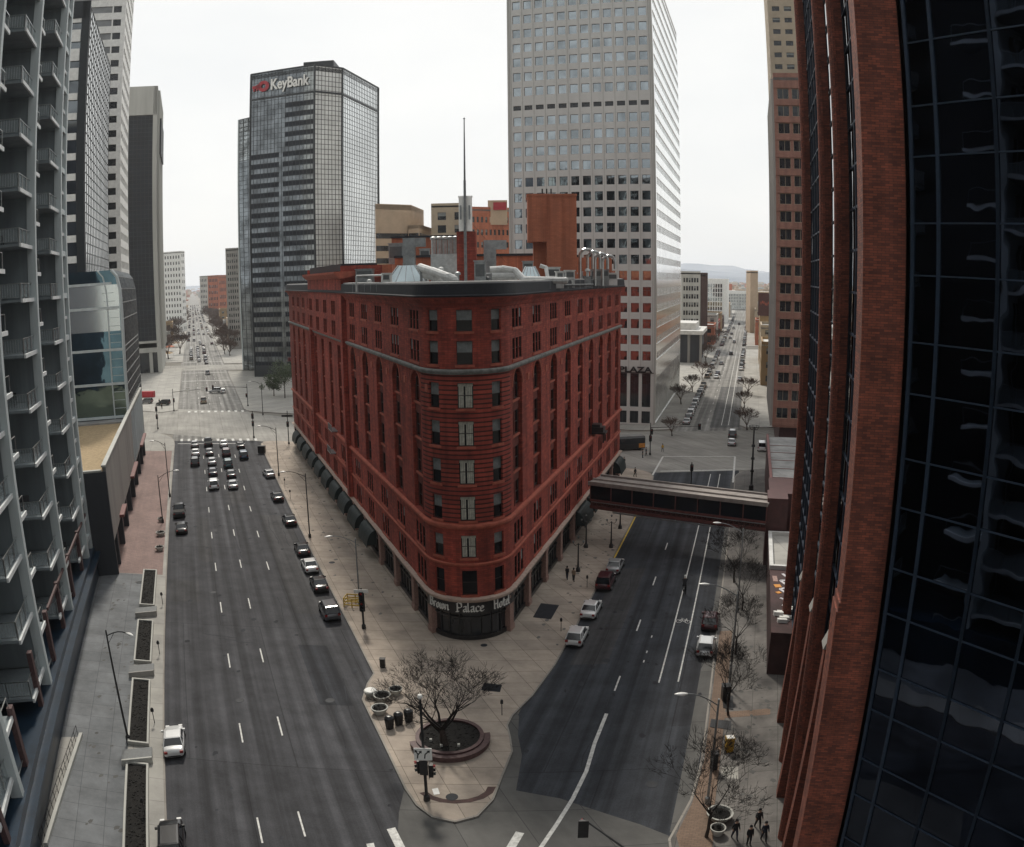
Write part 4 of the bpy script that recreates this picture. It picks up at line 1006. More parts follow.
mb.box(1.0, 4.2, -.6, -.4, zc-.55, zc+.55, 0, fn=Q); mb.box(1.4, 2.0, -.6, -.4, zc-1.6, zc-.5, 0, fn=Q); mb.box(2.6, 3.2, -.6, -.4, zc-1.6, zc-.5, 0, fn=Q)
mb.build('key_emblem', 'red_paint', kb)
# slim rear slab of the same bank block, seen past its left edge
f1 = straight(K['e'], K['g']); f2 = straight(K['g'], K['g']+Vector((5, 28)))
kb2 = thing('glass_slab', (*K['g'], 0), 'narrow dark glass slab standing close behind the left edge of the bank tower', 'tower')
curtain(f1, kb2, 0, 106, 5, 56, 'smoke_glass', 'mullion_dark', .12); curtain(f1, kb2, 88, 106, 5, 10, 'mirror_glass', 'mullion_grey', .14, .25, name='crown_glazing')
mb = MB(); plain(f2, kb2, mb, 0, 106); plain(straight((-116, 350), K['e']), kb2, mb, 0, 106); mb.build('wall', 'smoke_glass', kb2)
mb = MB()
for p in (K['e'], K['g']): q = p-K['g']; mb.tube((q.x, q.y, 0), (q.x, q.y, 106), .4, .4, 6)
mb.build('edge_trim', 'column_pale', kb2)
mb = MB(); mb.prism([(0, 0), (5, 28), (-16, 25), (K['e']-K['g'])[:]], 104, 106); mb.build('roof', 'mullion_dark', kb2)

# ---- generic block with punched windows
def block(name, label, cat, C0, side, LS, LW, h, wallm, front, street, roofm='roof_grey', group=None, par=True, back=True, z0=.14, extra=None, wcap=100):
    C = corners(C0, side, LS, LW); t = thing(name, C[0], label, cat, group); F = faces_of(C, side); it = []; mb = MB()
    for key, spec in (('front', front), ('street', street)):
        if spec is None: plain(F[key], t, mb, z0, h); continue
        a = dict(z0=spec.get('z0', 4), z1=h-spec.get('top', 1.2), nx=spec['nx'], nz=spec['nz'], wf=spec.get('wf', .55), hf=spec.get('hf', .5), kind=spec.get('kind', 'plain'), glassm=spec.get('glass', 'window_glass'), frame=spec.get('frame', 'mullion_grey'), depth=spec.get('depth', .3), margin=spec.get('margin', .6))
        if a['z0'] > z0: plain(F[key], t, mb, z0, a['z0'])
        plain(F[key], t, mb, a['z1'], h)
        punch(F[key], t, mb, items=it, hbase=a['z0'], **a)
    for key in ('back', 'off'): plain(F[key], t, mb, z0, h)
    mb.build('wall', wallm, t); windows(t, it, cap=wcap); cap(t, C if side == 'L' else [C[0], C[3], C[2], C[1]], h, roofm, wallm=wallm if par else None)
    return t, F, C
# annex hotel on the right: brick face with paired windows
an, F, C = block('annex_hotel', 'pink brick hotel annex with stacked paired windows beyond the footbridge on the right', 'hotel', AR(5.2, 152), 'R', 40, 15, 75.5, 'annex_brick', dict(nx=5, nz=19, z0=8.3, wf=.8, hf=.62, kind='split', top=1.6, margin=.4, frame='beige_stone'), dict(nx=14, nz=19, z0=8.3, wf=.6, hf=.55, top=1.6), z0=7.2)
mb = MB(); P = lambda a, d, z: (*(Vector(F['front'](a, d))-an.location.xy), z)
for k in range(20): mb.box(0, 15, -.12, .0, 7.6+3.46*k, 7.6+3.46*k+.55, 0, fn=P)
mb.build('sill_band', 'annex_brick', an)
mb = MB(); P = lambda a, d, z: (*(Vector(F['street'](a, d))-an.location.xy), z)
for k in range(12): mb.box(1+3.4*k, 1.7+3.4*k, -.5, -.01, 7.3, 75.4, 0, fn=P)
mb.build('pale_fin', 'pale_concrete', an)
# recessed base of the annex
mb = MB(); C0_, C1_, C2_, C3_ = [Vector(c)-an.location for c in C]; ins = [C0_+PR*1.5+DR*2, C3_-PR*.2+DR*2, C2_-PR*.2, C1_+PR*1.5]
mb.prism([tuple(p.xy) for p in ins], .14, 7.25); mb.build('base', 'maroon', an)
# beige tower behind it
bt, F, C = block('beige_tower', 'tall beige tower with small dark windows rising behind the brick hotel annex', 'skyscraper', AR(7.4, 232), 'R', 40, 30, 170, 'beige_stone', dict(nx=8, nz=40, z0=20, wf=.62, hf=.42, top=2), dict(nx=12, nz=40, z0=20, wf=.55, hf=.5))
# dark glass tower with concrete frame on the left
dk = thing('concrete_framed_tower', AL(-16, 331), 'dark glass tower framed in pale concrete with a blank concrete crown beside the avenue', 'skyscraper')
C = corners(AL(-16, 331), 'L', 55, 26); F = faces_of(C, 'L'); 
curtain(F['front'], dk, 14, 112, 14, 52, 'vision_glass', 'mullion_dark', .12, s0=0, s1=24.2)
mb = MB(); P = lambda a, d, z: (*(Vector(F['front'](a, d))-dk.location.xy), z); P2 = lambda a, d, z: (*(Vector(F['street'](a, d))-dk.location.xy), z)
mb.box(24.2, 26, -.8, .5, .14, 125, 0, fn=P); mb.box(0, 26, -.8, .5, 112.1, 125, 0, fn=P); mb.box(0, 26, -.5, .5, 9, 11, 0, fn=P); mb.box(0, 26, -.5, .5, 13, 14, 0, fn=P); mb.box(0, 1, -.5, .5, .14, 112, 0, fn=P)
for k in range(2): mb.box(1+k*19.5, 2.5+k*19.5, -.2, .5, .14, 9, 0, fn=P)
plain(F['street'], dk, mb, .14, 125); plain(F['back'], dk, mb, .14, 125); plain(F['off'], dk, mb, .14, 125)
for k in range(12): mb.box(4+4.2*k, 5.2+4.2*k, -1.0, -.01, 10, 124, 0, fn=P2)
mb.build('concrete_frame', 'pale_concrete', dk)
mb = MB(); mb.box(0, 26, .6, .8, .14, 9.2, 0, fn=P); mb.build('lobby_glass', 'window_glass', dk)
for k in range(6):
    m2 = MB(); m2.box(8+6*k, 12+6*k, -1.7, -.02, 96-0*k, 112, 0, fn=P2); m2.build('bay_window', 'mullion_dark', dk)
cap(dk, C, 125, 'roof_grey')
# white ribbed tower behind the glass one
wt = thing('white_banded_tower', AL(-20.5, 200), 'tall white tower with horizontal window bands and rounded corner behind the glass block', 'skyscraper')
C = corners(AL(-20.5, 200), 'L', 28, 40); F = faces_of(C, 'L'); mb = MB(); it = []
NFw = 42
for key in ('front', 'street'):
    f = F[key]; H = []
    for j in range(NFw):
        z = 10+j*3.9
        if key == 'front':
            for a, c_ in (((1.0, 22), (24, 27), (28, 31), (32, 35), (36.3, 38.8)) if z < 88 else ((1.0, 19), (19.4, 36.2), (36.6, 38.8))):
                H.append((a, c_, z+1.0, z+2.9)); q = f((a+c_)/2, .32); it.append((q[0], q[1], z+1.0, f.ang(0), win_mesh(c_-a, 1.9, 'plain', 'soft_window' if c_-a > 10 else 'window_glass', 'mullion_grey')))
        else:
            for k in range(6): a = 1.2+k*4.4; H.append((a, a+3.2, z+1, z+2.9)); q = f(a+1.6, .32); it.append((q[0], q[1], z+1, f.ang(0), win_mesh(3.2, 1.9, 'plain', 'window_glass', 'mullion_grey')))
    wall(mb, f, wt.location, 0, f.L, .14, 178, H, depth=.35)
plain(F['back'], wt, mb, .14, 178); plain(F['off'], wt, mb, .14, 178); mb.build('wall', 'white_paint', wt); windows(wt, it); cap(wt, C, 178)
# glass office block with pale panels
gt = thing('glass_block', AL(-22, 137), 'glass office block with a black edge frame, left of the white banded tower', 'office block')
C = corners(AL(-22, 137), 'L', 47.5, 34); F = faces_of(C, 'L'); GT = 91.5
curtain(F['street'], gt, 38, GT, 17, 28, 'pale_glass', 'mullion_grey', .14); curtain(F['front'], gt, 38, GT, 10, 14, 'smoke_glass', 'mullion_dark', .3)
P = lambda a, d, z: (*(Vector(F['front'](a, d))-gt.location.xy), z); mb = MB()
for k in range(14): mb.box(0, 32.6, -.2, -.01, 38+3.82*k, 38+3.82*k+(1.3 if k < 10 else 2.4), 0, fn=P)
mb.build('pale_panel', 'white_paint', gt)
mb = MB(); mb.box(32.7, 34.25, -.35, .2, 38, GT+.5, 0, fn=P); mb.box(0, 34, -.35, .2, GT-3, GT+.5, 0, fn=P); mb.build('black_edge', 'mullion_dark', gt)
mb = MB(); plain(F['back'], gt, mb, .14, GT); plain(F['off'], gt, mb, .14, GT); plain(F['street'], gt, mb, .14, 38); plain(F['front'], gt, mb, .14, 38); mb.build('wall', 'concrete', gt); cap(gt, C, GT)
# low glass pavilion building with the curved roof edge
lg = thing('curved_glass_building', AL(-14.3, 137), 'glass fronted building with a curved glazed roof edge above the gravel terrace', 'office building')
Ls = 40; PRF = [(0, 13), (0, 26), (0, 31), (.05, 34), (.2, 36.5), (.7, 38.8), (1.7, 40)]      # setback, height
P = lambda sS, off, z: (*( (DL*sS+PL*off).xy ), z)
mb = MB()
for (o0, z0), (o1, z1) in zip(PRF, PRF[1:]): mb.face([P(0, o0, z0), P(Ls, o0, z0), P(Ls, o1, z1), P(0, o1, z1)], 0)
mb.face([P(0, 30, 13)]+[P(0, o_, z_) for o_, z_ in PRF]+[P(0, 30, 40)], 1)
mb.face([P(Ls, 30, 13)]+[P(Ls, o_, z_) for o_, z_ in PRF]+[P(Ls, 30, 40)], 1); mb.face([P(0, 1.7, 40), P(Ls, 1.7, 40), P(Ls, 30, 40), P(0, 30, 40)], 2)
mb.face([P(0, 30, 13), P(Ls, 30, 13), P(Ls, 30, 40), P(0, 30, 40)], 2); mb.prism([P(-.06, .4, 0)[:2], P(-.01, .4, 0)[:2], P(-.01, 29, 0)[:2], P(-.06, 29, 0)[:2]], 29, 37.4, 3)  # sky reflection on the upper front put in as a panel of paler glass
mb.build('glazing', ['smoke_glass', 'teal_glass', 'roof_grey', 'pale_glass'], lg)
mb = MB()
for k in range(15):
    s = Ls*k/14
    for (o0, z0), (o1, z1) in zip(PRF, PRF[1:]): mb.tube(P(s, o0-.05, z0), P(s, o1-.05, z1), .11, .11, 4)
for o_, z_ in PRF: mb.tube(P(0, o_-.06, z_), P(Ls, o_-.06, z_), .12, .12, 4)
for z_ in range(15, 26, 2): mb.tube(P(0, -.06, z_), P(Ls, -.06, z_), .09, .09, 4)
mb.build('mullions', 'grey_metal', lg)
mb = MB()
for z_, x_ in ((13.1, 0), (19.2, 0), (25.4, .1), (33, .6), (37.4, 1.8)): mb.box(x_, 30, 0, 0, 0, 0, 0) if False else mb.prism([P(-.3, x_-.1, 0)[:2], P(.05, x_-.1, 0)[:2], P(.05, 30, 0)[:2], P(-.3, 30, 0)[:2]], z_, z_+.45)
for (o0, z0), (o1, z1) in zip(PRF, PRF[1:]): mb.tube(P(-.15, o0, z0), P(-.15, o1, z1), .3, .3, 6); mb.tube(P(-.15, o0+2.6, z0), P(-.15, o1+2.6, z1), .14, .14, 5)
for k in range(1, 16): mb.tube(P(-.08, .4+max(0, k-11)*.25, 13.4+k*1.5), P(-.08, 2.6+max(0, k-11)*.25, 13.4+k*1.5), .06, .06, 4)
mb.build('front_frame', 'column_pale', lg)
# podium with gravel terrace, dark party wall and arcade
pd_ = thing('podium_building', AL(-13.7, 91.5), 'low podium with an ochre gravel roof terrace, dark party wall and street arcade', 'building')
P = lambda sS, off, z: (*((DL*sS+PL*off).xy), z); PZ = 12.6
mb = MB(); q4 = lambda a, b_, z0, z1: [tuple(P(a[0], a[1], 0)[:2]), tuple(P(b_[0], a[1], 0)[:2]), tuple(P(b_[0], b_[1], 0)[:2]), tuple(P(a[0], b_[1], 0)[:2])]
mb.prism(q4((0, 0), (.5, 26), 0, 0), .14, 13.8, 1)                    # dark wall towards the camera
mb.prism(q4((.5, 2.2), (82, 2.8), 0, 0), .14, 4.6, 1)                 # recessed shopfront wall
mb.prism(q4((.5, 0), (82, .5), 0, 0), 4.6, 14.4, 0)                   # concrete street wall
mb.prism(q4((.5, .5), (82, 2.8), 0, 0), 4.55, 4.75, 0)
mb.prism(q4((.5, 25.5), (82, 26), 0, 0), .14, 13.8, 0); mb.prism(q4((81.5, .5), (82, 25.5), 0, 0), .14, 13.8, 0)
mb.build('wall', ['concrete', 'concrete_dark'], pd_)
mb = MB(); mb.prism(q4((.5, .5), (46, 25.5), 0, 0), 12.0, PZ); mb.build('gravel_terrace', 'gravel_roof', pd_)
mb = MB(); mb.prism(q4((46, .5), (81.5, 25.5), 0, 0), 12.0, 12.9); mb.build('roof', 'roof_grey', pd_)
mb = MB(); mb.prism(q4((0, -.06), (82, .54), 0, 0), 14.4, 14.65); mb.prism(q4((-.06, .56), (.56, 11), 0, 0), 13.8, 14.05); mb.build('coping', 'pale_concrete', pd_)
for k in range(9): mb = MB(); a = 4+9.2*k; mb.prism(q4((a, 0), (a+.8, .8), 0, 0), .14, 4.6); mb.build('arcade_pier', 'concrete_dark', pd_)
for k, (a, w_) in enumerate(((10, 6), (34, 12), (62, 14))): mb = MB(); mb.prism(q4((a, -.7), (a+w_, -.02), 0, 0), 5.0, 5.4); mb.build('shop_awning', 'maroon_steel', pd_)
# reflections put in as pale diagonal bars on the street wall beyond the terrace
mb = MB()
for k in range(22):
    s = 46+1.7*k
    if s+2.6 < 82: mb.tube(P(s, -.03, 5.2), P(s+2.6, -.03, 14), .1, .1, 4)
mb.build('reflection_bar', 'column_pale', pd_)
mb = MB(); mb.lathe([(.1, 0), (.75, .1), (.9, 1.6), (.8, 1.7), (.7, 1.5), (.1, 1.4)], 14)
vat = mb.build('roof_planter', 'pale_concrete'); v = AL(-13.7, 91.5)+DL*38+PL*22.4; vat.location = (v.x, v.y, PZ)
tag(vat, 'round pale tub on the gravel roof terrace', 'planter')

# ---- balcony tower, left foreground
BT = thing('balcony_tower', AL(-17, 70.5), 'grey apartment tower with stacked balconies and tall pale columns filling the left edge', 'apartment tower')
P = lambda Y, off, z: (*((AL(-17, Y)+PL*off-AL(-17, 70.5)).xy), z)
def pr(mb, Y0, Y1, o0, o1, z0, z1, mi=0): mb.prism([P(Y0, o0, 0)[:2], P(Y1, o0, 0)[:2], P(Y1, o1, 0)[:2], P(Y0, o1, 0)[:2]], z0, z1, mi)
FHB = 5.02; ZF = [36.0-FHB*k for k in range(-8, 7)]                # floor levels
YC = [54.7, 70.5, 86.3]
mb = MB(); pr(mb, -2, 90, 7.0, 24, 4.2, 78); mb.build('core_wall', 'recess_wall', BT)
for i, Yc in enumerate(YC+[38.9, 23.1, 7.3]):
    mb = MB(); pr(mb, Yc-.35, Yc+.35, -.1, .75, 4.2 if Yc > 60 else .14, 78); mb.build('column', 'column_pale', BT)
    mb = MB(); pr(mb, Yc-.12, Yc+.25, .75, 7.0, 4.2, 78)
    for z in ZF: pr(mb, Yc-.25, Yc+.3, .6, 7, z-.55, z+.0)
    mb.build('cross_wall', 'balcony_concrete', BT)
    for z in ZF:
        if z < 2: continue
        # balcony on the near side of the cross wall: slab, rail, glass
        mb = MB(); pr(mb, Yc-5.6, Yc-.12, .35, 6.6, z-.24, z)
        bal = mb.build('balcony', 'balcony_concrete', BT)
        mb = MB(); pr(mb, Yc-5.75, Yc-.3, .18, .36, z-.3, z+.06); mb.build('slab_edge', 'slab_edge', bal)
        mb = MB(); RZ = 1.45
        for a in (0.4, 2.4, 4.4, 6.4): mb.tube(P(Yc-5.5, a, z), P(Yc-5.5, a, z+RZ), .045, .045, 4)
        for a in (-5.5, -3.7, -1.9, -.3): mb.tube(P(Yc+a, .45, z), P(Yc+a, .45, z+RZ), .045, .045, 4)
        mb.tube(P(Yc-5.5, .4, z+RZ), P(Yc-5.5, 6.5, z+RZ), .05, .05, 4); mb.tube(P(Yc-5.5, .45, z+RZ), P(Yc-.2, .45, z+RZ), .05, .05, 4); mb.tube(P(Yc-5.5, .4, z+.2), P(Yc-5.5, 6.5, z+.2), .03, .03, 4)
        for a in range(1, 24): mb.tube(P(Yc-5.5, .4+a*.255, z+.2), P(Yc-5.5, .4+a*.255, z+RZ), .014, .014, 3, caps=False)
        mb.build('railing', 'steel', bal)
        mb = MB(); mb.face([P(Yc-5.46, .5, z+.15), P(Yc-5.46, 6.4, z+.15), P(Yc-5.46, 6.4, z+RZ-.05), P(Yc-5.46, .5, z+RZ-.05)]); mb.face([P(Yc-5.4, .5, z+.15), P(Yc-.3, .5, z+.15), P(Yc-.3, .5, z+RZ-.05), P(Yc-5.4, .5, z+RZ-.05)]); mb.build('rail_glass', 'rail_glass', bal)
        # door and dark window on the cross wall
        mb = MB(); pr(mb, Yc-.17, Yc-.1, 4.4, 6.9, z+.05, z+3.9, 0); pr(mb, Yc-.2, Yc-.16, 5.6, 5.68, z+.05, z+3.9, 1); mb.build('balcony_door', ['window_glass', 'slab_edge'], BT)
        # small slab on the far side
        mb = MB(); pr(mb, Yc+.3, Yc+3.4, .3, 2.2, z-.24-FHB*.5, z-FHB*.5); b2 = mb.build('service_ledge', 'balcony_concrete', BT)
        mb = MB(); pr(mb, Yc+.3, Yc+3.5, .15, .3, z-.32-FHB*.5, z+.05-FHB*.5); mb.build('ledge_edge', 'slab_edge', b2)
        mb = MB(); mb.tube(P(Yc+3.4, .35, z-FHB*.5), P(Yc+3.4, .35, z-FHB*.5+1.4), .04, .04, 4); mb.tube(P(Yc+.4, .35, z-FHB*.5+1.4), P(Yc+3.4, .35, z-FHB*.5+1.4), .045, .045, 4); mb.build('ledge_rail', 'steel', b2)
        if rnd.random() < .6 and i < 3:
            k = rnd.choice((0, 1)); x0 = Yc-3.4+rnd.random()*1.2; o0 = 2.2+rnd.random()*2
            mb = MB()
            pr(mb, x0, x0+.9, o0, o0+1.0, z+.45, z+.55); pr(mb, x0+.8, x0+.9, o0, o0+1.0, z+.55, z+1.2)
            for a, c_ in ((0, 0), (.8, 0), (0, .9), (.8, .9)): pr(mb, x0+a, x0+a+.08, o0+c_, o0+c_+.08, z, z+.45)
            ch = mb.build('patio_chair', rnd.choice(('cloth_black', 'cloth_grey')), None)
            ch.parent = None; ch.location = (BT.location.x, BT.location.y, 0)
            PATIO = globals().setdefault('PATIO', []); PATIO.append((ch, i, z))
    # end walls: tall dark glazing behind the column line
mb = MB(); pr(mb, -1, 90, 6.85, 6.98, 4.3, 77.5); mb.build('rear_glazing', 'vision_glass', BT)
mb = MB(); pr(mb, 89.6, 90.3, -.1, 7, 4.2, 78)
for z in ZF: pr(mb, 86.8, 90, .0, .5, z-.3, z+.3)
mb.build('end_wall', 'column_pale', BT)
mb = MB(); pr(mb, 87, 89.4, .45, .5, 4.2, 78); mb.build('end_glazing', 'window_glass', BT)
# podium: dark blue canopy base with stone piers
mb = MB(); pr(mb, 0, 91, -.3, 20, .14, 4.2); mb.build('base_glazing', 'awning_blue', BT)
mb = MB(); pr(mb, 30, 91, -1.0, 1.2, 3.2, 3.55); mb.build('canopy', 'awning_blue', BT)
for Yc in (34, 42.5, 51, 59, 66, 74, 82, 90):
    mb = MB(); pr(mb, Yc-.3, Yc+.3, .1, .5, .14, 9); mb.build('podium_pier', 'granite_dark', BT)
mb = MB()
for z in (8.6,): pr(mb, 60, 91, .1, .3, z, z+.3)
mb.build('podium_ledge', 'granite_dark', BT)
mb = MB(); pr(mb, -2, 90.2, -.15, 24, 78, 79); mb.build('roof', 'roof_grey', BT)
zf_name = ['street level']*3
for ch, i, z in PATIO:
    n = int(round((z-ZF[-1])/FHB)); word = ['nearest', 'middle', 'farthest', 'outermost'][i if i < 3 else 3]
    ordn = ['lowest', 'second', 'third', 'fourth', 'fifth', 'sixth', 'seventh', 'eighth', 'ninth', 'tenth', 'eleventh', 'twelfth', 'thirteenth', 'fourteenth', 'fifteenth', 'sixteenth'][n]
    tag(ch, f'{"dark" if ch.data.materials[0].name == "cloth_black" else "grey"} patio chair on the {ordn} balcony up beside the {word} column', 'chair', 'patio chairs on the balconies')

# ---- brick and glass building, right foreground
BR = thing('brick_pier_building', AR(5.6, 40), 'dark glass office building with tall curved brick piers filling the right edge', 'office building')
P = lambda Y, off, z: (*((AR(4.8, Y)+PR*off-AR(5.6, 40)).xy), z)     # off: metres behind the pier tips
def prr(mb, Y0, Y1, o0, o1, z0, z1, mi=0): mb.prism([P(Y0, o0, 0)[:2], P(Y0, o1, 0)[:2], P(Y1, o1, 0)[:2], P(Y1, o0, 0)[:2]], z0, z1, mi)
BH = 84
def rpier(Y, w, depth, flare, name='brick_pier'):
    mb = MB()
    def ring(z, o, ww):       # rounded nose pointing at the street
        pts = []
        for t in range(9):
            a = math.pi*t/8; pts.append(P(Y+ww/2*math.cos(a), o+ww*.5*(1-math.sin(a)), z))
        pts += [P(Y-ww/2, depth, z), P(Y+ww/2, depth, z)]
        return pts
    lv = [(.14, -flare, w*1.25), (15, -flare, w*1.2), (19.5, -flare*.35, w*1.08), (20.5, 0, w), (BH, 0, w)]
    mb.loft([ring(*l) for l in lv], 0)
    return mb.build(name, 'pier_brick', BR)
for Y in (70, 51.6, 42.2): rpier(Y, .7, .8, .06)
# corner pier, broad flat face towards the camera
mb = MB()
for z0, z1, e in ((.14, 22, .16), (22, 22.4, .08), (22.4, BH, 0)): prr(mb, 30.9-e*.6, 32.6, -e, 1.8, z0, z1)
mb.build('corner_pier', 'pier_brick', BR)
# sloping brick buttresses with grey caps
for Y, zt, ln in ((58, 13, 5), (47.6, 15, 6), (38.2, 17, 6)):
    mb = MB(); a = [P(Y, .9, .14), P(Y, -.2, .14), P(Y, .4, zt), P(Y, .9, zt)]; b_ = [P(Y-.9, .9, .14), P(Y-.9, -.2, .14), P(Y-.9, .4, zt), P(Y-.9, .9, zt)]
    mb.loft([a, b_], 0); bu = mb.build('buttress', 'pier_brick', BR)
    mb = MB(); mb.loft([[P(Y+.08, .28, zt), P(Y+.08, .95, zt), P(Y+.08, .95, zt+1.6)], [P(Y-.98, .28, zt), P(Y-.98, .95, zt), P(Y-.98, .95, zt+1.6)]], 0); mb.build('buttress_cap', 'concrete', bu)
# glass bays
fg = straight(P(74, .95, 0)[:2], P(31.8, .95, 0)[:2])
def offs(f): 
    g_ = lambda s, d: (f(s, d)[0]+BR.location.x, f(s, d)[1]+BR.location.y); g_.L = f.L; g_.ang = f.ang; return g_
curtain(offs(fg), BR, 4.5, BH, 16, 36, 'bronze_glass', 'frame_blue', .12)
gs = Vector((15.75, 29.9))-BR.location.xy; gu = Vector((math.sin(R(150)), math.cos(R(150))))
fg3 = straight(gs, gs+gu*30)
offG = offs(fg3)
mb = MB(); Q = lambda a, d, z: (*fg3(a, d), z); mb.face([Q(0, 0, 3.2), Q(30, 0, 3.2), Q(30, 0, BH), Q(0, 0, BH)], 0); cw = mb.build('curtain_wall', 'bronze_glass', BR)
mb = MB()
for k in range(12): s = 1.35+2.65*k if k else .12; mb.box(s-.07, s+.07, -.09, .0, 3.2, BH, 0, fn=Q)
for k in range(12): s = 1.35+2.65*k; mb.box(s-.07, s+.07, -.09, .0, 3.2, BH, 0, fn=Q)
mb.build('mullions', 'frame_blue', cw)
mb = MB(); Q = lambda a, d, z: (*fg3(a, d), z); k = 0; z = 36.0-.25
lev = []
zz_ = 36.35
while zz_ > 4: lev.append(zz_); zz_ -= 2.65 if k % 2 == 0 else 2.05; k += 1
zz_ = 36.35; k = 0
while zz_ < BH-2: zz_ += 2.05 if k % 2 == 0 else 2.65; k += 1; lev.append(zz_)
for z in lev: mb.box(0, fg3.L, -.07, .01, z-.03, z+.03, 0, fn=Q)
mb.build('glazing_bar', 'frame_blue', cw)
mb = MB(); mb.box(.1, 30, -.25, 1.5, .14, 3.2, 0, fn=Q); mb.build('plinth', 'pier_brick', BR)
mb = MB(); mb.box(.1, 30, -.4, .0, 3.2, 3.45, 0, fn=Q); mb.build('plinth_cap', 'concrete', BR)
mb = MB(); prr(mb, 32, 74, 1.2, 1.6, .14, 4.5); mb.build('ground_floor_wall', 'dark_brick', BR)
mb = MB(); prr(mb, 32.7, 74, 4, 30, .14, BH-.1); prr(mb, 73.4, 74.2, 1.0, 4, .14, BH); prr(mb, 31.8, 74, 1.0, 5, BH, BH+.8); mb.box(.2, 30, 1.6, 14, .14, BH-.1, 0, fn=Q); mb.build('core_wall', 'dark_brick', BR)
# white edge strips between corner pier and next bay
mb = MB()
for o_ in (.2, .75): mb.tube(P(32.5, o_, 16), P(32.5, o_, BH), .05, .05, 5)
mb.build('edge_strip', 'grey_metal', BR)

# ---- footbridge over the street
bl, br_ = Vector((10.5, 107)), Vector((31.5, 94.6)); u = (br_-bl).normalized(); n_ = Vector((-u.y, u.x)); LB = (br_-bl).length
FB = thing('footbridge', (*bl, 0), 'enclosed maroon steel footbridge with dark windows crossing above the right street', 'footbridge')
Pb = lambda a, d, z: (*(u*a+n_*d), z)
def bb(mb, a0, a1, d0, d1, z0, z1, mi=0): mb.box(a0, a1, d0, d1, z0, z1, mi, fn=Pb)
mb = MB(); bb(mb, 0, LB, 0, 3.6, 4.75, 5.15); bb(mb, 0, LB, -.12, .12, 4.9, 5.25); bb(mb, 0, LB, -.12, .12, 5.85, 6.1)
for k in range(34): bb(mb, .2+k*.71, .32+k*.71, -.1, .1, 5.25, 5.85)
for k in range(33): mb.tube(Pb(.26+k*.71, 0, 5.25), Pb(.26+(k+1)*.71, 0, 5.85), .05, .05, 4)
bb(mb, 0, LB, .13, .2, 5.15, 6.1, 1)
bb(mb, 0, LB, 3.4, 3.6, 5.15, 8.5); mb.build('truss', ['maroon_steel', 'maroon'], FB)
mb = MB(); bb(mb, 0, LB, .1, .2, 6.1, 8.3, 0)
wn = mb.build('glazing', 'vision_glass', FB); mb = MB()
for k in range(9): bb(mb, k*LB/8-.06, k*LB/8+.06, .0, .12, 6.1, 8.3)
mb.build('mullions', 'maroon_steel', wn)
mb = MB(); bb(mb, -.2, LB+.2, -.35, 3.9, 8.3, 8.5); bb(mb, -.2, LB+.2, -.4, -.2, 8.1, 8.62); bb(mb, -.2, LB+.2, 1.2, 1.5, 8.5, 8.7); bb(mb, -.2, LB+.2, 3.7, 3.95, 8.2, 8.7); mb.build('roof', 'bridge_roof', FB)
mb = MB(); bb(mb, 3.5, 19, -.42, -.14, 4.62, 4.76); bb(mb, 0.3, LB, -.35, -.13, 5.78, 5.84); mb.build('ledge', 'grey_metal', FB)
for k in range(3): mb = MB(); mb.ball(Pb(6.5+5.6*k, .9, 7.9), .14, 8); mb.build('ceiling_lamp', 'lamp_white', FB)
# right-hand landing block, low podium with white roof edge and mural wall
LBk = thing('landing_block', AR(3.2, 96), 'maroon stair block with a flat terrace roof where the footbridge lands on the right', 'building')
P = lambda Y, off, z: (*((AR(3.2, Y)+PR*off-AR(3.2, 96)).xy), z)
def pl_(mb, Y0, Y1, o0, o1, z0, z1, mi=0): mb.prism([P(Y0, o0, 0)[:2], P(Y0, o1, 0)[:2], P(Y1, o1, 0)[:2], P(Y1, o0, 0)[:2]], z0, z1, mi)
mb = MB(); pl_(mb, 95, 99, 0, 2.6, .14, 9.0); pl_(mb, 107, 140, .6, 14, .14, 7.8); pl_(mb, 99, 107, .3, 9, .14, 8.6); mb.build('wall', 'maroon', LBk)
mb = MB(); pl_(mb, 107.4, 139.6, 1, 13.6, 7.8, 7.86); mb.build('roof', 'roof_grey', LBk)
mb = MB(); pl_(mb, 106.9, 107.3, .5, 14, 7.8, 8.5); pl_(mb, 107.3, 140, .5, .9, 7.8, 8.3)
for k in range(5): pl_(mb, 110+5.5*k, 110.15+5.5*k, 1, 13.4, 7.87, 7.92)
mb.build('parapet', 'maroon_steel', LBk)
pm = thing('mural_building', AR(3.4, 76), 'low shop building with a snow white roof edge and a painted graffiti wall', 'building')
P = lambda Y, off, z: (*((AR(3.4, Y)+PR*off-AR(3.4, 76)).xy), z)
mb = MB(); pl_(mb, 66, 94.6, .2, 10, .14, 4.4); mb.build('wall', 'mural_red', pm)
mb = MB(); pl_(mb, 82.5, 94.4, .6, 9.8, 4.4, 4.44); mb.build('roof', 'walk_pale', pm)
mb = MB(); pl_(mb, 82.3, 94.6, .15, .6, 4.4, 4.9); pl_(mb, 82.3, 82.75, .6, 10, 4.4, 4.9); pl_(mb, 94.2, 94.6, .6, 10, 4.4, 4.9); mb.build('roof_edge', 'roof_white', pm)
mb = MB(); pl_(mb, 66, 82.2, .2, 10, 4.4, 4.46); mb.build('flat_roof', 'mural_red', pm)
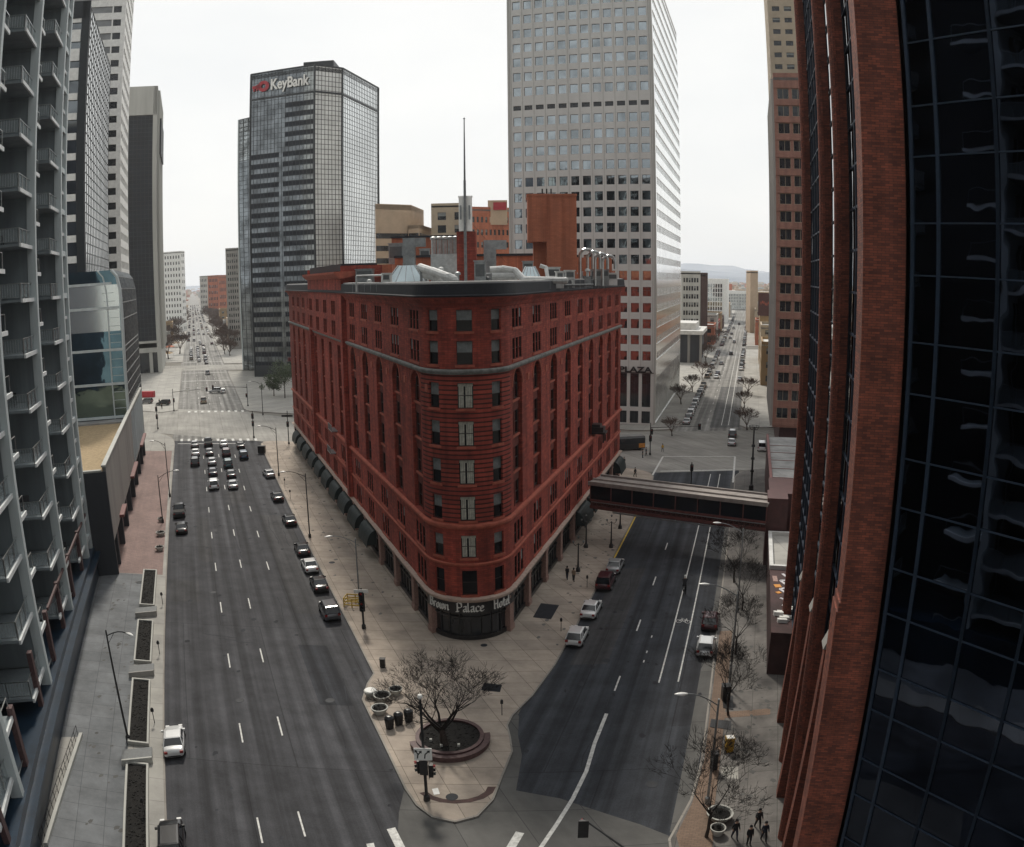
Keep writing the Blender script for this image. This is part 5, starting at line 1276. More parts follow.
# painted zigzags on the roof wall
mb = MB(); r3_ = random.Random(3)
def zig(pts, w_, mi):
    for (a, o0), (c, o1) in zip(pts, pts[1:]):
        A, B = Vector(P(a, o0, 0)[:2]), Vector(P(c, o1, 0)[:2]); uu = (B-A).normalized(); nn = Vector((-uu.y, uu.x))*w_/2; mb.prism([tuple(A-nn), tuple(B-nn), tuple(B+nn), tuple(A+nn)], 4.46, 4.5+.002*mi, mi)
zig([(81, 1.6), (79.2, 2.5), (79, 1.3), (77.2, 2.3), (76.6, 1.2), (75, 2.2)], .3, 0); zig([(74.2, 1.2), (73, 2.6), (72.4, 1.4), (71.2, 2.4)], .25, 0); zig([(77.8, .9), (77, 1.1)], .7, 1); zig([(75.8, .9), (75.4, 1.2)], .5, 1); zig([(80.2, .7), (78.6, .8)], .5, 2)
mb.build('graffiti', ['mural_white', 'mural_orange', 'granite_pink'], pm)
sn = MB()
for k in range(7):
    a, o_ = 68.2+.5*k, .5+r3_.random()*1.5; z0 = 4.46; sn.prism([P(a, o_, 0)[:2], P(a, o_+.9, 0)[:2], P(a+.35, o_+.8, 0)[:2], P(a+.35, o_-.1, 0)[:2]], z0, z0+.25+.2*r3_.random())
s_ = sn.build('stacked_panels', 'white_paint'); s_.location = AR(3.4, 76); tag(s_, 'pile of white panels lying on the roof below the graffiti', 'panels')
# ---- far buildings on both streets and behind the hotel
def sight_block(name, label, cat, x0, x1, Y, ytop, wallm, nx, nz, depth=25, ybot=None, rot=0.0, **kw):
    """block whose front spans two sight lines at depth Y"""
    p, q = onrow(x0, 275, Y), onrow(x1, 275, Y); h = onrow((x0+x1)/2, ytop, Y).z
    p = Vector((p.x, Y+rot, 0)); q = Vector((q.x, Y-rot, 0)); t = thing(name, p, label, cat, kw.get('group'))
    dv = Vector((p.x, Y, 0)).normalized(); u_ = (q-p).normalized(); n2 = Vector((-u_.y, u_.x, 0)) if kw.get('square', True) else dv
    A, B, C_, D_ = p, q, q+n2*depth, p+n2*depth; it = []; mb = MB(); z0 = kw.get('z0', 4)
    fF = straight(A, B); plain(fF, t, mb, 0, z0); plain(fF, t, mb, h-kw.get('top', 1.5), h)
    punch(fF, t, mb, z0, h-kw.get('top', 1.5), nx, nz, kw.get('wf', .55), kw.get('hf', .5), it, kind=kw.get('kind', 'plain'), glassm=kw.get('glass', 'window_glass'), margin=kw.get('margin', .8))
    for f in (straight(B, C_), straight(D_, A)):
        n_s = max(2, int(nx*depth/fF.L*.8))
        if kw.get('sides', True): punch(f, t, mb, 0, h, n_s, nz, .5, .45, it)
        else: plain(f, t, mb, 0, h)
    plain(straight(C_, D_), t, mb, 0, h)
    mb.build('wall', wallm, t); windows(t, it); cap(t, [A, B, C_, D_], h, wallm=wallm); return t
sight_block('white_office', 'small white office block with square windows left of the far avenue', 'office block', 163.5, 181.5, 640, 252, 'white_paint', 6, 12, 8, wf=.45)
sight_block('brick_apartments', 'grey and red brick apartment block beside the avenue left of the bank tower', 'apartment block', 226, 239.5, 440, 249, 'concrete', 5, 15, 60, wf=.6, hf=.55)
sight_block('orange_block', 'orange brick building with grey windows on the far right side of the avenue', 'building', 207.5, 218, 900, 275.6, 'orange_brick', 6, 6, 30)
sight_block('orange_annex', 'lower orange brick building with round headed windows beside the far avenue', 'building', 218.3, 226, 860, 277, 'orange_brick', 5, 5, 30)
sight_block('grey_block', 'pale grey block with green roof rail left of the orange brick building', 'building', 199.5, 207, 1050, 276, 'pale_concrete', 4, 6, 30)
p, q = onrow(376, 275, 290), onrow(412, 275, 300); so = thing('striped_office', (p.x, p.y, 0), 'tan office block with dark ribbon windows showing behind the hotel roof', 'office block')
def stp(f, z1, zs, mb, m2):
    plain(f, so, mb, 0, z1); Q = lambda a, d, z: (*(Vector(f(a, d))-so.location.xy), z)
    for z in zs: m2.box(.3, f.L-.3, -.06, .05, z, z+1.9, 0, fn=Q)
mb = MB(); m2 = MB(); p2 = onrow(420, 275, 296); stp(straight(p, q), 63, [28+4.5*k for k in range(6)], mb, m2); stp(straight(q, (q.x+2, q.y+25)), 63, [28+4.5*k for k in range(6)], mb, m2); stp(straight((q.x-1, q.y-1.5), p2), 55.5, [28+4.5*k for k in range(6)], mb, m2); stp(straight(p2, (p2.x+2, p2.y+25)), 55.5, [28+4.5*k for k in range(6)], mb, m2)
o = so.location; mb.prism([(0, 0), (q.x-o.x, q.y-o.y), (q.x+2-o.x, q.y+25-o.y), (2, 25)], 61, 62.7); mb.prism([(q.x-1-o.x, q.y-1.5-o.y), (p2.x-o.x, p2.y-o.y), (p2.x+2-o.x, p2.y+25-o.y), (q.x-o.x, q.y+22-o.y)], 54, 55.3)
mb.build('wall', 'tan_stone', so); m2.build('ribbon_window', 'window_glass', so)
t_ = sight_block('orange_office', 'brown and orange office block with a red rooftop sign behind the hotel mast', 'office block', 432, 470, 300, 205, 'beige_stone', 2, 12, 24, wf=.5, hf=.6, sides=False)
t2 = sight_block('orange_hotel', 'long orange brick block with small windows behind the lift tower', 'building', 470.5, 512, 300, 209, 'orange_brick', 9, 12, 30, wf=.5, hf=.45, rot=-4, sides=False)
mb = MB(); p, q = onrow(489, 275, 306), onrow(508, 275, 306); o = t2.location; mb.box(p.x-o.x, q.x-o.x, 4, 10, 55, 64); mb.build('penthouse', 'tan_stone', t2)
mb = MB(); mb.box(p.x+2-o.x, q.x-.3-o.x, 3.6, 3.98, 60.4, 63.2); mb.build('red_sign', 'red_paint', t2)
# the street running on to the right
sight_block('dark_office', 'dark brown office block with a concrete window grid left of the far street', 'office block', 681.5, 700.5, 400, 272.5, 'pale_concrete', 6, 8, 6, wf=.75, hf=.55, sides=False)
do = sight_block('brown_side_wall', 'blank brown brick block joined to the gridded office near the far street', 'building', 700.8, 707.8, 401, 274, 'dark_brick', 1, 1, 50, wf=.02, hf=.02, sides=False)
lw = thing('low_bank_building', AR(-22, 335), 'low dark building with a white slab roof beyond the plaza tower', 'building')
mb = MB(); C = corners(AR(-22, 335), 'R', 30, -28); mb.prism([tuple((Vector(c)-lw.location).xy) for c in C], .14, 12); mb.build('wall', 'concrete_dark', lw)
mb = MB(); C2_ = corners(AR(-20.5, 333), 'R', 34, -30); mb.prism([tuple((Vector(c)-lw.location).xy) for c in C2_], 12, 13.6); mb.prism([tuple((Vector(c)-lw.location).xy) for c in corners(AR(-24, 340), 'R', 20, -20)], 13.6, 16.5); mb.build('roof', 'roof_white', lw)
for k in range(6): mb = MB(); c = AR(-21.5, 334.6)-PR*(k*5)-lw.location; mb.tube((c.x, c.y, .14), (c.x, c.y, 12), .6, .6, 8); mb.build('column', 'concrete', lw)
cw_ = thing('blue_window_block', AR(-19.5, 640), 'pale block with a blue glass front in the middle distance of the far street', 'building')
C = corners(AR(-19.5, 640), 'R', 50, -26); F = (straight(C[3], C[0])); curtain(F, cw_, 2, 31, 9, 8, 'blue_glass', 'white_paint', .5, .3, s0=4, s1=22)
mb = MB(); plain(F, cw_, mb, 0, 35); plain(straight(C[0], C[1]), cw_, mb, 0, 35); plain(straight(C[2], C[3]), cw_, mb, 0, 35)
m3 = MB(); m3.prism([tuple((Vector(c)-cw_.location).xy) for c in (C[0]+DR*.3, C[1], C[2], C[3]+DR*.3)], 0, 34.9); m3.build('wall', 'white_paint', cw_)
cv = thing('convention_hall', (*(onrow(719, 275, 900).xy), 0), 'long white hall with pale glass closing the view up the right street', 'hall')
p, q = onrow(716, 275, 900), onrow(752, 275, 900); mb = MB(); o = cv.location; mb.box(p.x-o.x, q.x-o.x, 0, 80, 0, 20.5); mb.box(p.x-o.x+14, q.x-o.x-4, -3, -.1, 18, 21.5); mb.build('wall', 'white_paint', cv)
fC = straight((onrow(729, 275, 899).x, 899), (onrow(748, 275, 899).x, 899)); curtain(fC, cv, 1, 18, 12, 5, 'blue_glass', 'white_paint', .4, .2)
sight_block('tan_shaft', 'slender windowless tan tower standing right of the far street', 'tower', 750.5, 758, 520, 271.5, 'tan_stone', 1, 1, 10, wf=.02, hf=.02, sides=False)
ts = thing('theatre_block', AR(4.2, 330), 'ochre side walled building carrying a maroon sign panel right of the street', 'building')
C = corners(AR(4.2, 330), 'R', 30, 14); mb = MB(); mb.prism([tuple((Vector(c)-ts.location).xy) for c in C], .14, 21); mb.build('wall', 'ochre_wall', ts)
F = straight(C[0], C[3]); Q = lambda a, d, z: (*(Vector(F(a, d))-ts.location.xy), z); mb = MB(); mb.box(-.8, 6.5, -.6, -.1, 20.5, 30, 0, fn=Q); sg = mb.build('sign_panel', 'maroon', ts)
mb = MB(); 
for k in range(9): mb.box(.2+.62*k, .55+.62*k, -.72, -.6, 25.2+.5*math.sin(k*1.3), 26.3+.5*math.sin(k*1.3), 0, fn=Q)
mb.build('sign_flourish', 'sandstone_trim', sg)
for k in range(6): mb = MB(); mb.box(8.5, 9.3, -.08, -.01, 2+3*k, 3.4+3*k, 0, fn=Q); mb.build('window', 'window_glass', ts)
# rows of lower buildings down both streets
SPEC = [('brick', 'hotel_brick'), ('tan', 'tan_stone'), ('white', 'pale_concrete'), ('ochre', 'ochre_wall'), ('grey', 'concrete'), ('dark brick', 'dark_brick'), ('beige', 'beige_stone'), ('orange brick', 'orange_brick')]
rr = random.Random(11)
def row(A, side, cc, Ys, hs, sgn, where):
    prev = None
    for i, (y, h) in enumerate(zip(Ys, hs)):
        nm, m = SPEC[(i*3+rr.randrange(8)) % 8]
        if nm == prev: nm, m = SPEC[(i*5+1) % 8]
        prev = nm
        L = 24 if y < 700 else 40
        C = corners(A(cc, y), side, L, sgn*22)
        t = thing('street_building', C[0], f'{nm} building, {["nearest","second","third","fourth","fifth","sixth","seventh","eighth","ninth"][i]} in the row {where}', 'building', 'lower buildings lining the far streets')
        mb = MB(); it = []
        fr_ = straight(C[3], C[0]) if (side == 'L') == (sgn > 0) else straight(C[0], C[3])
        st = straight(C[0], C[1]) if (side == 'L') == (sgn > 0) else straight(C[1], C[0])
        nz = max(2, int(h/3.6))
        punch(fr_, t, mb, .14, h, 5, nz, .5, .45, it); punch(st, t, mb, .14, h, 6, nz, .55, .45, it)
        for f in ((straight(C[1], C[2]), straight(C[2], C[3])) if (side == 'L') == (sgn > 0) else (straight(C[2], C[1]), straight(C[3], C[2]))): plain(f, t, mb, .14, h)
        mb.build('wall', m, t)
        far = y > 520
        windows(t, it, cap=40 if not far else 24)
        cap(t, C if (side == 'L') == (sgn > 0) else list(reversed(C)), h, rr.choice(('roof_grey', 'roof_white')), wallm=m)
row(AR, 'R', -20, [425, 455, 485, 520, 560, 720, 770], [10, 14, 9, 12, 8, 12, 9], -1, 'left of the far street')
row(AR, 'R', 3.0, [425, 460, 500, 560, 620, 700, 780], [13, 9, 16, 12, 9, 14, 10], 1, 'right of the far street')
row(AL, 'L', -16, [470, 530, 700, 780, 900], [9, 12, 10, 16, 12], 1, 'left of the far avenue')
row(AR, 'R', 4.2, [265, 292], [14, 18], 1, 'just beyond the annex hotel')
row(AL, 'L', 24, [500, 560, 640], [14, 10, 16], -1, 'right of the far avenue')
# distant city as one mass, and the hills
mb = MB(); r4 = random.Random(5)
for _ in range(3600):
    Y = 950+r4.random()**1.6*6500; X = (r4.random()*1.5-.8)*Y
    if abs(X+.407*Y-3.5) < 26+(.0 if Y < 3000 else -10) and Y < 3600: continue
    if abs(X-.3*Y+9.5) < 22 and Y < 1300: continue
    w_, d_, h_ = 8+r4.random()*26, 8+r4.random()*26, 4+r4.random()**3*26
    if r4.random() < .02: h_ *= 2
    if abs(X/Y-.28) < .14 and Y > 1100: h_ = min(h_, 12)
    if abs(X/Y+.39) < .06: h_ = min(h_, 22)
    mb.box(X-w_/2, X+w_/2, Y, Y+d_, -.1, h_, r4.randrange(5))
o = mb.build('distant_city', ['pale_concrete', 'orange_brick', 'tan_stone', 'roof_grey', 'ochre_wall']); tag(o, 'low buildings of the distant city spreading to the horizon', 'city', kind='stuff')
mb = MB(); r5 = random.Random(9); N = 170
from mathutils import noise
for lay, (Y0, hh, ph) in enumerate(((6200, 120, 0), (8600, 300, 9.1))):
    prev = None
    for i in range(N+1):
        X = -9000+22000*i/N
        z = hh*(.55+.55*noise.fractal(Vector((X/2600+ph, lay*3.1, 0)), .9, 2.1, 6))*max(.25, min(1, (X+3500)/5000)); z = max(5, z)
        colm = [(X, Y0-(1400 if lay else 900)*(1-t)**1+260*noise.noise(Vector((X/700, t*3, lay))), z*t*(1+.12*noise.noise(Vector((X/300, t*6, 5))))) for t in (0, .25, .5, .75, 1)]+[(X, Y0+1500, -5)]
        if prev:
            for a in range(5): mb.face([prev[a], colm[a], colm[a+1], prev[a+1]], 0)
        prev = colm
struct('hills', mb, 'mountain')
# ------------------------------------------------------------------ trees
def bare_tree(h, spread, seed, levels=5, mat='twig', trunk_r=.2, n0=5, trunkh=.28, sub=3, thin=.012):
    rg = random.Random(seed); tb = MB(); cb = MB()
    th = h*trunkh; p = Vector((0, 0, 0)); pts = [p]
    for k in range(3): p = p+Vector((rg.uniform(-.05, .05)*h*.3, rg.uniform(-.05, .05)*h*.3, th/3)); pts.append(p)
    for i in range(3): tb.tube(pts[i], pts[i+1], trunk_r*(1.15-.15*i), trunk_r*(1-.15*i), 8)
    def grow(p, d, L, r, lev):
        n = 5 if lev < 2 else 3; q = p
        for k in range(2 if lev > 1 else 3):
            d2 = (d+Vector((rg.uniform(-.22, .22), rg.uniform(-.22, .22), rg.uniform(-.05, .16)))).normalized(); e = q+d2*L/(2 if lev > 1 else 3)
            cb.tube(q, e, r, r*.8, n, 0, caps=False); q = e; r *= .8; d = d2
            if lev >= 2 and lev < levels and rg.random() < .7:
                s = (d+Vector((rg.uniform(-1, 1), rg.uniform(-1, 1), rg.uniform(-.2, .5)))).normalized(); grow(q, s, L*.5, r*.5, lev+1)
        if lev < levels:
            for _ in range(rg.choice((2, 3)) if lev else sub+1):
                s = (d*1.0+Vector((rg.uniform(-.95, .95)*spread, rg.uniform(-.95, .95)*spread, rg.uniform(-.25, .45)))).normalized()
                grow(q, s, L*rg.uniform(.62, .82), max(thin, r*.62), lev+1)
    for k in range(n0):
        a = 2*math.pi*k/n0+rg.uniform(-.4, .4); d = Vector((math.cos(a)*spread*.75, math.sin(a)*spread*.75, 1)).normalized()
        grow(p-Vector((0, 0, rg.random()*th*.3)), d, h*.26, trunk_r*.5, 0)
    return tb.build('trunk', 'bark', mesh_only=True), cb.build('crown', mat, mesh_only=True)
def tree(meshes, loc, label, group=None, scale=1, rz=0):
    t = thing('bare_tree', loc, label, 'tree', group, rz); link('trunk', meshes[0], t); link('crown', meshes[1], t); t.scale = (scale,)*3; return t
pl = spot(450, 742); pz = .6
big = bare_tree(9.0, 1.1, 4, levels=5, mat='twig', trunk_r=.3, n0=7, trunkh=.2, sub=3, thin=.012)
tree(big, (spot(437, 752).x+.6, spot(437, 752).y+.4, .55), 'large bare spreading tree growing from the round brick planter at the hotel corner', scale=.95)
# round brick planter
P_ = thing('round_planter', (pl.x, pl.y, .14), 'round sunken brick planter of dark soil around the corner tree', 'planter')
mb = MB(); N = 40
def ringwall(mb, r0, r1, z0, z1, mi=0, a0_=0, a1_=2*math.pi, N=40):
    for k in range(N):
        u0, u1 = a0_+(a1_-a0_)*k/N, a0_+(a1_-a0_)*(k+1)/N
        mb.prism([(r0*math.cos(u0), r0*math.sin(u0)), (r1*math.cos(u0), r1*math.sin(u0)), (r1*math.cos(u1), r1*math.sin(u1)), (r0*math.cos(u1), r0*math.sin(u1))], z0, z1, mi)
ringwall(mb, 2.45, 2.7, 0, .5); mb.build('wall', 'maroon', P_)
mb = MB(); ringwall(mb, 2.42, 2.74, .5, .57); mb.build('coping', 'granite_dark', P_)
mb = MB(); ringwall(mb, 2.76, 3.2, 0, .4, a0_=R(195), a1_=R(372)); ringwall(mb, 2.75, 3.24, .4, .45, a0_=R(195), a1_=R(372)); mb.build('bench', 'granite_dark', P_)
mb = MB(); mb.prism([(2.46*math.cos(2*math.pi*k/40), 2.46*math.sin(2*math.pi*k/40)) for k in range(40)], .0, .4)
for _ in range(160):
    a, r = rnd.random()*6.28, 2.3*math.sqrt(rnd.random()); mb.ball((r*math.cos(a), r*math.sin(a), .4), .05+.1*rnd.random(), 6, sz=.5)
mb.build('soil', 'soil', P_)
for a in (205, 250, 300): mb = MB(); mb.box(1.6*math.cos(R(a))-.1, 1.6*math.cos(R(a))+.1, 1.6*math.sin(R(a))-.1, 1.6*math.sin(R(a))+.1, .4, .62); mb.build('ground_spot', 'pale_concrete', P_)
small = [bare_tree(7.5, .95, s, levels=5, mat='twig', trunk_r=.12, n0=5, trunkh=.3, sub=3, thin=.011) for s in (21, 22, 23)]
far = [bare_tree(8, 1.0, s, levels=4, mat='far_twig', trunk_r=.2, n0=7, trunkh=.22, sub=3, thin=.045) for s in (31, 32, 33)]
for i, (p, lab, sc_) in enumerate((((734, 583), 'bare street tree beside the footbridge landing on the right pavement', .95), ((735, 655), 'bare street tree between the white car and the pile of panels', .85),
        ((728, 716), 'bare street tree beside the dark tree grates on the right pavement', .9), ((706, 838), 'bare street tree behind the four walkers at the bottom right', 1.0), ((742, 610), 'thin bare tree just in front of the stair block wall', .8))):
    q = spot(*p); tree(small[i % 3], (q.x, q.y, .14), lab, 'bare trees on the right pavement', sc_, i*1.3)
for i, (p, sc_) in enumerate((((747, 430), .75), ((744, 408), .7), ((748, 395), .8), ((681, 404), .8), ((692, 392), .8), ((702, 379), .9), ((706, 362), 1.1), ((711, 352), 1.2), ((716, 343), 1.2), ((672, 436), .6))):
    q = spot(*p); tree(far[i % 3], (q.x, q.y, .14), ['bare tree beside the right kerb beyond the annex hotel', 'bare tree beside the left kerb beyond the plaza tower'][i > 2], 'bare trees along the far street', sc_, i*2.1)
rt = random.Random(44)
for i in range(66):
    y = 392+i*9.5+rt.uniform(-4, 4); s = AL(19+rt.uniform(-2, 9), y) if i % 3 else AL(-12+rt.uniform(-10, 3), y)
    tree(far[i % 3], (s.x, s.y, .14), ['bare tree on the left side of the far avenue', 'bare tree on the right side of the far avenue'][bool(i % 3)], 'bare trees beside the far avenue', rt.uniform(1.1, 1.9), i*1.1)
# two leafy trees at the rear corner of the hotel
def leafy(h, seed, mat='leaf_green'):
    rg = random.Random(seed); tb = MB(); tb.tube((0, 0, 0), (.1, 0, h*.4), .18, .12, 7)
    for k in range(5): a = k*1.3; tb.tube((.1, 0, h*.35), (math.cos(a)*h*.2, math.sin(a)*h*.2, h*.7), .08, .03, 5)
    cb = MB(); cl = [(Vector((rg.gauss(0, 1)*h*.17, rg.gauss(0, 1)*h*.17, h*.62+rg.gauss(0, 1)*h*.15)), rg.uniform(.1, .2)*h) for _ in range(20)]
    for c, r in cl:
        for _ in range(150):
            d = Vector((rg.gauss(0, 1), rg.gauss(0, 1), rg.gauss(0, 1))).normalized()*r*rg.random()**.4; p = c+d
            u = Vector((rg.gauss(0, 1), rg.gauss(0, 1), rg.gauss(0, .6))).normalized()*.16; v = u.orthogonal().normalized()*.12
            cb.face([p-u, p-v, p+u, p+v], rg.random() < .3)
    return tb.build('trunk', 'bark', mesh_only=True), cb.build('crown', [mat, 'leaf_pale'], mesh_only=True)
for i, (p, h_, lab) in enumerate((((285, 398), 13, 'grey green leafy tree behind the rear corner of the hotel'), ((274, 396), 6.5, 'smaller leafy shrub tree left of the leafy hotel corner tree'))):
    q = spot(*p); m = leafy(h_, 50+i); t = thing('leafy_tree', (q.x, q.y, .14), lab, 'tree'); link('trunk', m[0], t); link('crown', m[1], t)

# ------------------------------------------------------------------ street lamps, signals and street furniture
def lamp(base, H_, head, label, mat='black_metal', arms=1, z0=.14, curved=True, headm='lamp_white'):
    """cobra-head lamp: head = (dx, dy) of the luminaire from the pole"""
    t = thing('street_lamp', (base.x, base.y, z0), label, 'street lamp', 'street lamps on both streets'); mb = MB()
    mb.lathe([(.22, 0), (.2, .5), (.11, .6)], 8); mb.tube((0, 0, .5), (0, 0, H_), .1, .065, 8); mb.build('pole', mat, t)
    d = Vector((*head, 0)); mb = MB(); n = 5
    pts = [Vector((0, 0, H_-.5))+d*k/n+Vector((0, 0, (1.0 if curved else .35)*math.sin(k/n*math.pi/2))) for k in range(n+1)]; mb.path(pts, .045, 6)
    mb.tube((0, 0, H_-1.2), tuple(pts[2]), .025, .025, 4); mb.build('arm', mat, t)
    u = d.normalized(); e = pts[-1]; mb = MB(); rings = []
    for k, (w_, h_) in enumerate(((.06, .05), (.14, .1), (.17, .11), (.13, .08), (.04, .03))):
        c = e+u*(k*.22-.05); nn = Vector((-u.y, u.x, 0)); rings.append([tuple(c+nn*w_*math.cos(a)+Vector((0, 0, h_*math.sin(a)))) for a in [math.pi*j/4 for j in range(8)]])
    mb.loft(rings); mb.build('luminaire', headm, t); return t
def headoff(base, hp, z): q = spot(hp[0], hp[1], z); return (q.x-base.x, q.y-base.y)
for b_, H_, hd, lab, mt in (((129, 742), 10.2, (2.6, -1.3), 'tall black street lamp leaning over the dark planting beds at lower left', 'black_metal'),
        ((163, 523), 7.6, (2.4, 1.0), 'black street lamp beside the bowl planters on the red pavement', 'black_metal'),
        ((170, 497), 9.6, (-1.8, -.7), 'black street lamp with a left reaching arm on the red pavement', 'black_metal'),
        ((310, 538), 9.4, (-2.6, -1.0), 'black street lamp standing mid pavement along the hotel awnings', 'black_metal'),
        ((279, 476), 9.2, (-2.6, -1.0), 'black street lamp beside the farthest parked car by the hotel corner', 'black_metal'),
        ((360, 606), 8.0, (-2.4, -.9), 'grey street lamp rising beside the yellow framed box', 'grey_metal'),
        ((707, 804), 8.7, (-2.2, .1), 'grey street lamp with a bright curved arm at the lower right', 'grey_metal'),
        ((729, 690), 9.6, (-2.5, .6), 'grey street lamp over the parked white hatchback on the right street', 'grey_metal'),
        ((737, 612), 9.6, (-2.4, .6), 'grey street lamp just in front of the footbridge', 'grey_metal'),
        ((263, 415), 9, (-2.6, -1), 'black street lamp at the far corner of the hotel junction', 'black_metal')):
    q = spot(*b_); lamp(q, H_, hd, lab, mt)
def post_lamp(p, label, H_=4.6):
    q = spot(*p); t = thing('post_lamp', (q.x, q.y, .14), label, 'street lamp', 'ornate post lamps along the right street'); mb = MB()
    mb.lathe([(.3, 0), (.28, .4), (.14, .6), (.1, 1.4), (.07, H_*.75), (.09, H_*.8)], 10)
    for s in (-1, 1): mb.path([(0, 0, H_*.78), (s*.35, 0, H_*.74), (s*.62, 0, H_*.8)], .035, 5)
    mb.build('post', 'iron_black', t)
    for s, z in ((-1, .82), (1, .82), (0, .95)):
        mb = MB(); c = (s*.62, 0, H_*z); mb.ball((c[0], c[1], c[2]+.16), .13, 10); mb.build('globe', 'blind', t); mb = MB(); mb.lathe([(.05, -.05), (.1, .02), (.12, .06)], 8, 0, c); mb.build('globe_holder', 'iron_black', t)
    return t
for p, lab in (((611, 548), 'ornate black three globe post lamp near the kerb by the hotel awnings'), ((620, 529), 'ornate black post lamp in the shade under the footbridge'), ((586, 548), 'ornate black post lamp close against the hotel awning'), ((578, 572), 'ornate black post lamp at the near end of the hotel awning')): post_lamp(p, lab)
q = spot(751, 490); t = thing('banner_lamp', (q.x, q.y, .14), 'very tall ornate black lamp post with a ringed crown beyond the footbridge', 'street lamp'); mb = MB()
mb.lathe([(.45, 0), (.4, .8), (.2, 1), (.14, 10.2), (.1, 11)], 10)
for z in (3, 5.2, 7.4): mb.lathe([(.12, z), (.35, z+.15), (.3, z+.5), (.12, z+.6)], 8)
mb.build('post', 'iron_black', t); mb = MB()
for k in range(8): a = k*math.pi/4; mb.path([(0, 0, 10.4), (math.cos(a)*.6, math.sin(a)*.6, 10.5), (math.cos(a)*.9, math.sin(a)*.9, 11.1)], .04, 4)
for k in range(16): mb.tube((.9*math.cos(k*math.pi/8), .9*math.sin(k*math.pi/8), 11.1), (.9*math.cos((k+1)*math.pi/8), .9*math.sin((k+1)*math.pi/8), 11.1), .05, .05, 4)
mb.build('crown_ring', 'iron_black', t)

def sighead(t, c, d, n=3):
    """signal head at c facing direction d"""
    u = Vector((d[0], d[1], 0)).normalized(); v = Vector((-u.y, u.x, 0)); mb = MB(); F = lambda x, y, z: tuple(Vector(c)+v*x+u*y+Vector((0, 0, z)))
    mb.box(-.2, .2, -.14, .14, -.52, .52, 0, fn=F); mb.box(-.3, .3, -.17, -.14, -.62, .62, 0, fn=F); hd = mb.build('signal_head', 'iron_black', t)
    for k, m in ((1, 'tail_red'), (0, 'cloth_black'), (-1, 'awning_green')):
        mb = MB(); N = 8
        o_ = Vector(c)+u*.15+Vector((0, 0, k*.33)); mb.face([tuple(o_+v*.12*math.cos(a)+Vector((0, 0, .12*math.sin(a)))) for a in [2*math.pi*i/N for i in range(N)]]); 
        for i in range(N//2): 
            a, a2 = math.pi*i/(N//2), math.pi*(i+1)/(N//2); p1 = o_+v*.14*math.cos(a)+Vector((0, 0, .14*math.sin(a))); p2 = o_+v*.14*math.cos(a2)+Vector((0, 0, .14*math.sin(a2))); mb.face([tuple(p1), tuple(p2), tuple(p2+u*.16), tuple(p1+u*.16)])
        mb.build('lens', m, hd)
def signal(base, H_, arm, label, heads, signs=(), face=(0, -1), group='traffic signals at the junctions', mat='black_metal', z0=.14):
    t = thing('traffic_signal', (base.x, base.y, z0), label, 'traffic signal', group); mb = MB()
    mb.lathe([(.25, 0), (.22, .4), (.12, .5)], 8); mb.tube((0, 0, .4), (0, 0, H_), .12, .08, 8); mb.build('pole', mat, t)
    if arm:
        d = Vector((*arm, 0)); mb = MB(); mb.tube((0, 0, H_-1.0), tuple(d+Vector((0, 0, H_-.4))), .085, .05, 6); mb.build('mast_arm', mat, t)
    for k, z in heads: c = Vector((*(Vector(arm)*k if arm else (0, 0)), z)) if k is not None else None; sighead(t, tuple(c+Vector((.0, -.22, 0))), face)
    for k, z, w_, h_, mt in signs:
        c = Vector((*(Vector(arm)*k if arm else (0, 0)), z)); mb = MB(); mb.box(c.x-w_/2, c.x+w_/2, c.y-.2, c.y-.15, z-h_/2, z+h_/2); mb.build('sign', mt, t)
    return t
q = spot(174, 411); signal(q, 6.6, (10.5, 1.5), 'signal mast reaching right with two white signs over the avenue at the far crossing', [(1.0, 6.0), (.02, 3.2)], [(.45, 6.1, 1.3, 1.1, 'white_paint'), (.88, 6.2, 1.1, 1.2, 'white_paint')])
q = spot(248, 406); signal(q, 6.6, (-10.5, -1.0), 'signal mast reaching left over the avenue at the far crossing', [(1.0, 6.0), (.02, 3.2)], [(.7, 6.2, 1.6, .5, 'white_paint')])
q = spot(254, 438); signal(q, 6.4, None, 'black signal pole at the kerb corner behind the queue of cars', [(0, 3.4), (0, 5.2)])
q = spot(158, 429); signal(q, 6.4, None, 'black signal pole on the left corner of the avenue crossing', [(0, 3.2), (0, 5.2)])
q = spot(650, 455); signal(q, 6.6, (9.6, -2.2), 'signal mast arm over the right street at the plaza crossing', [(1.0, 6.1), (0, 3.4), (.02, 4.8)])
q = spot(691, 486); signal(q, 4.2, None, 'short signal pole on the right side behind the footbridge', [(0, 3.2)])
q = spot(289, 444); signal(q, 7.5, None, 'thin signal pole beside the rear corner of the hotel', [(0, 4.5)], [(0, 6.4, 2.6, .45, 'black_metal')])
q = spot(427, 801); t = signal(q, 8.6, None, 'black signal pole at the pavement point with a white lane arrow sign', [(0, 3.1)], face=(.1, 1))
mb = MB(); mb.box(-.62, .62, -.36, -.32, 3.75, 4.75); s_ = mb.build('arrow_sign', 'white_paint', t)
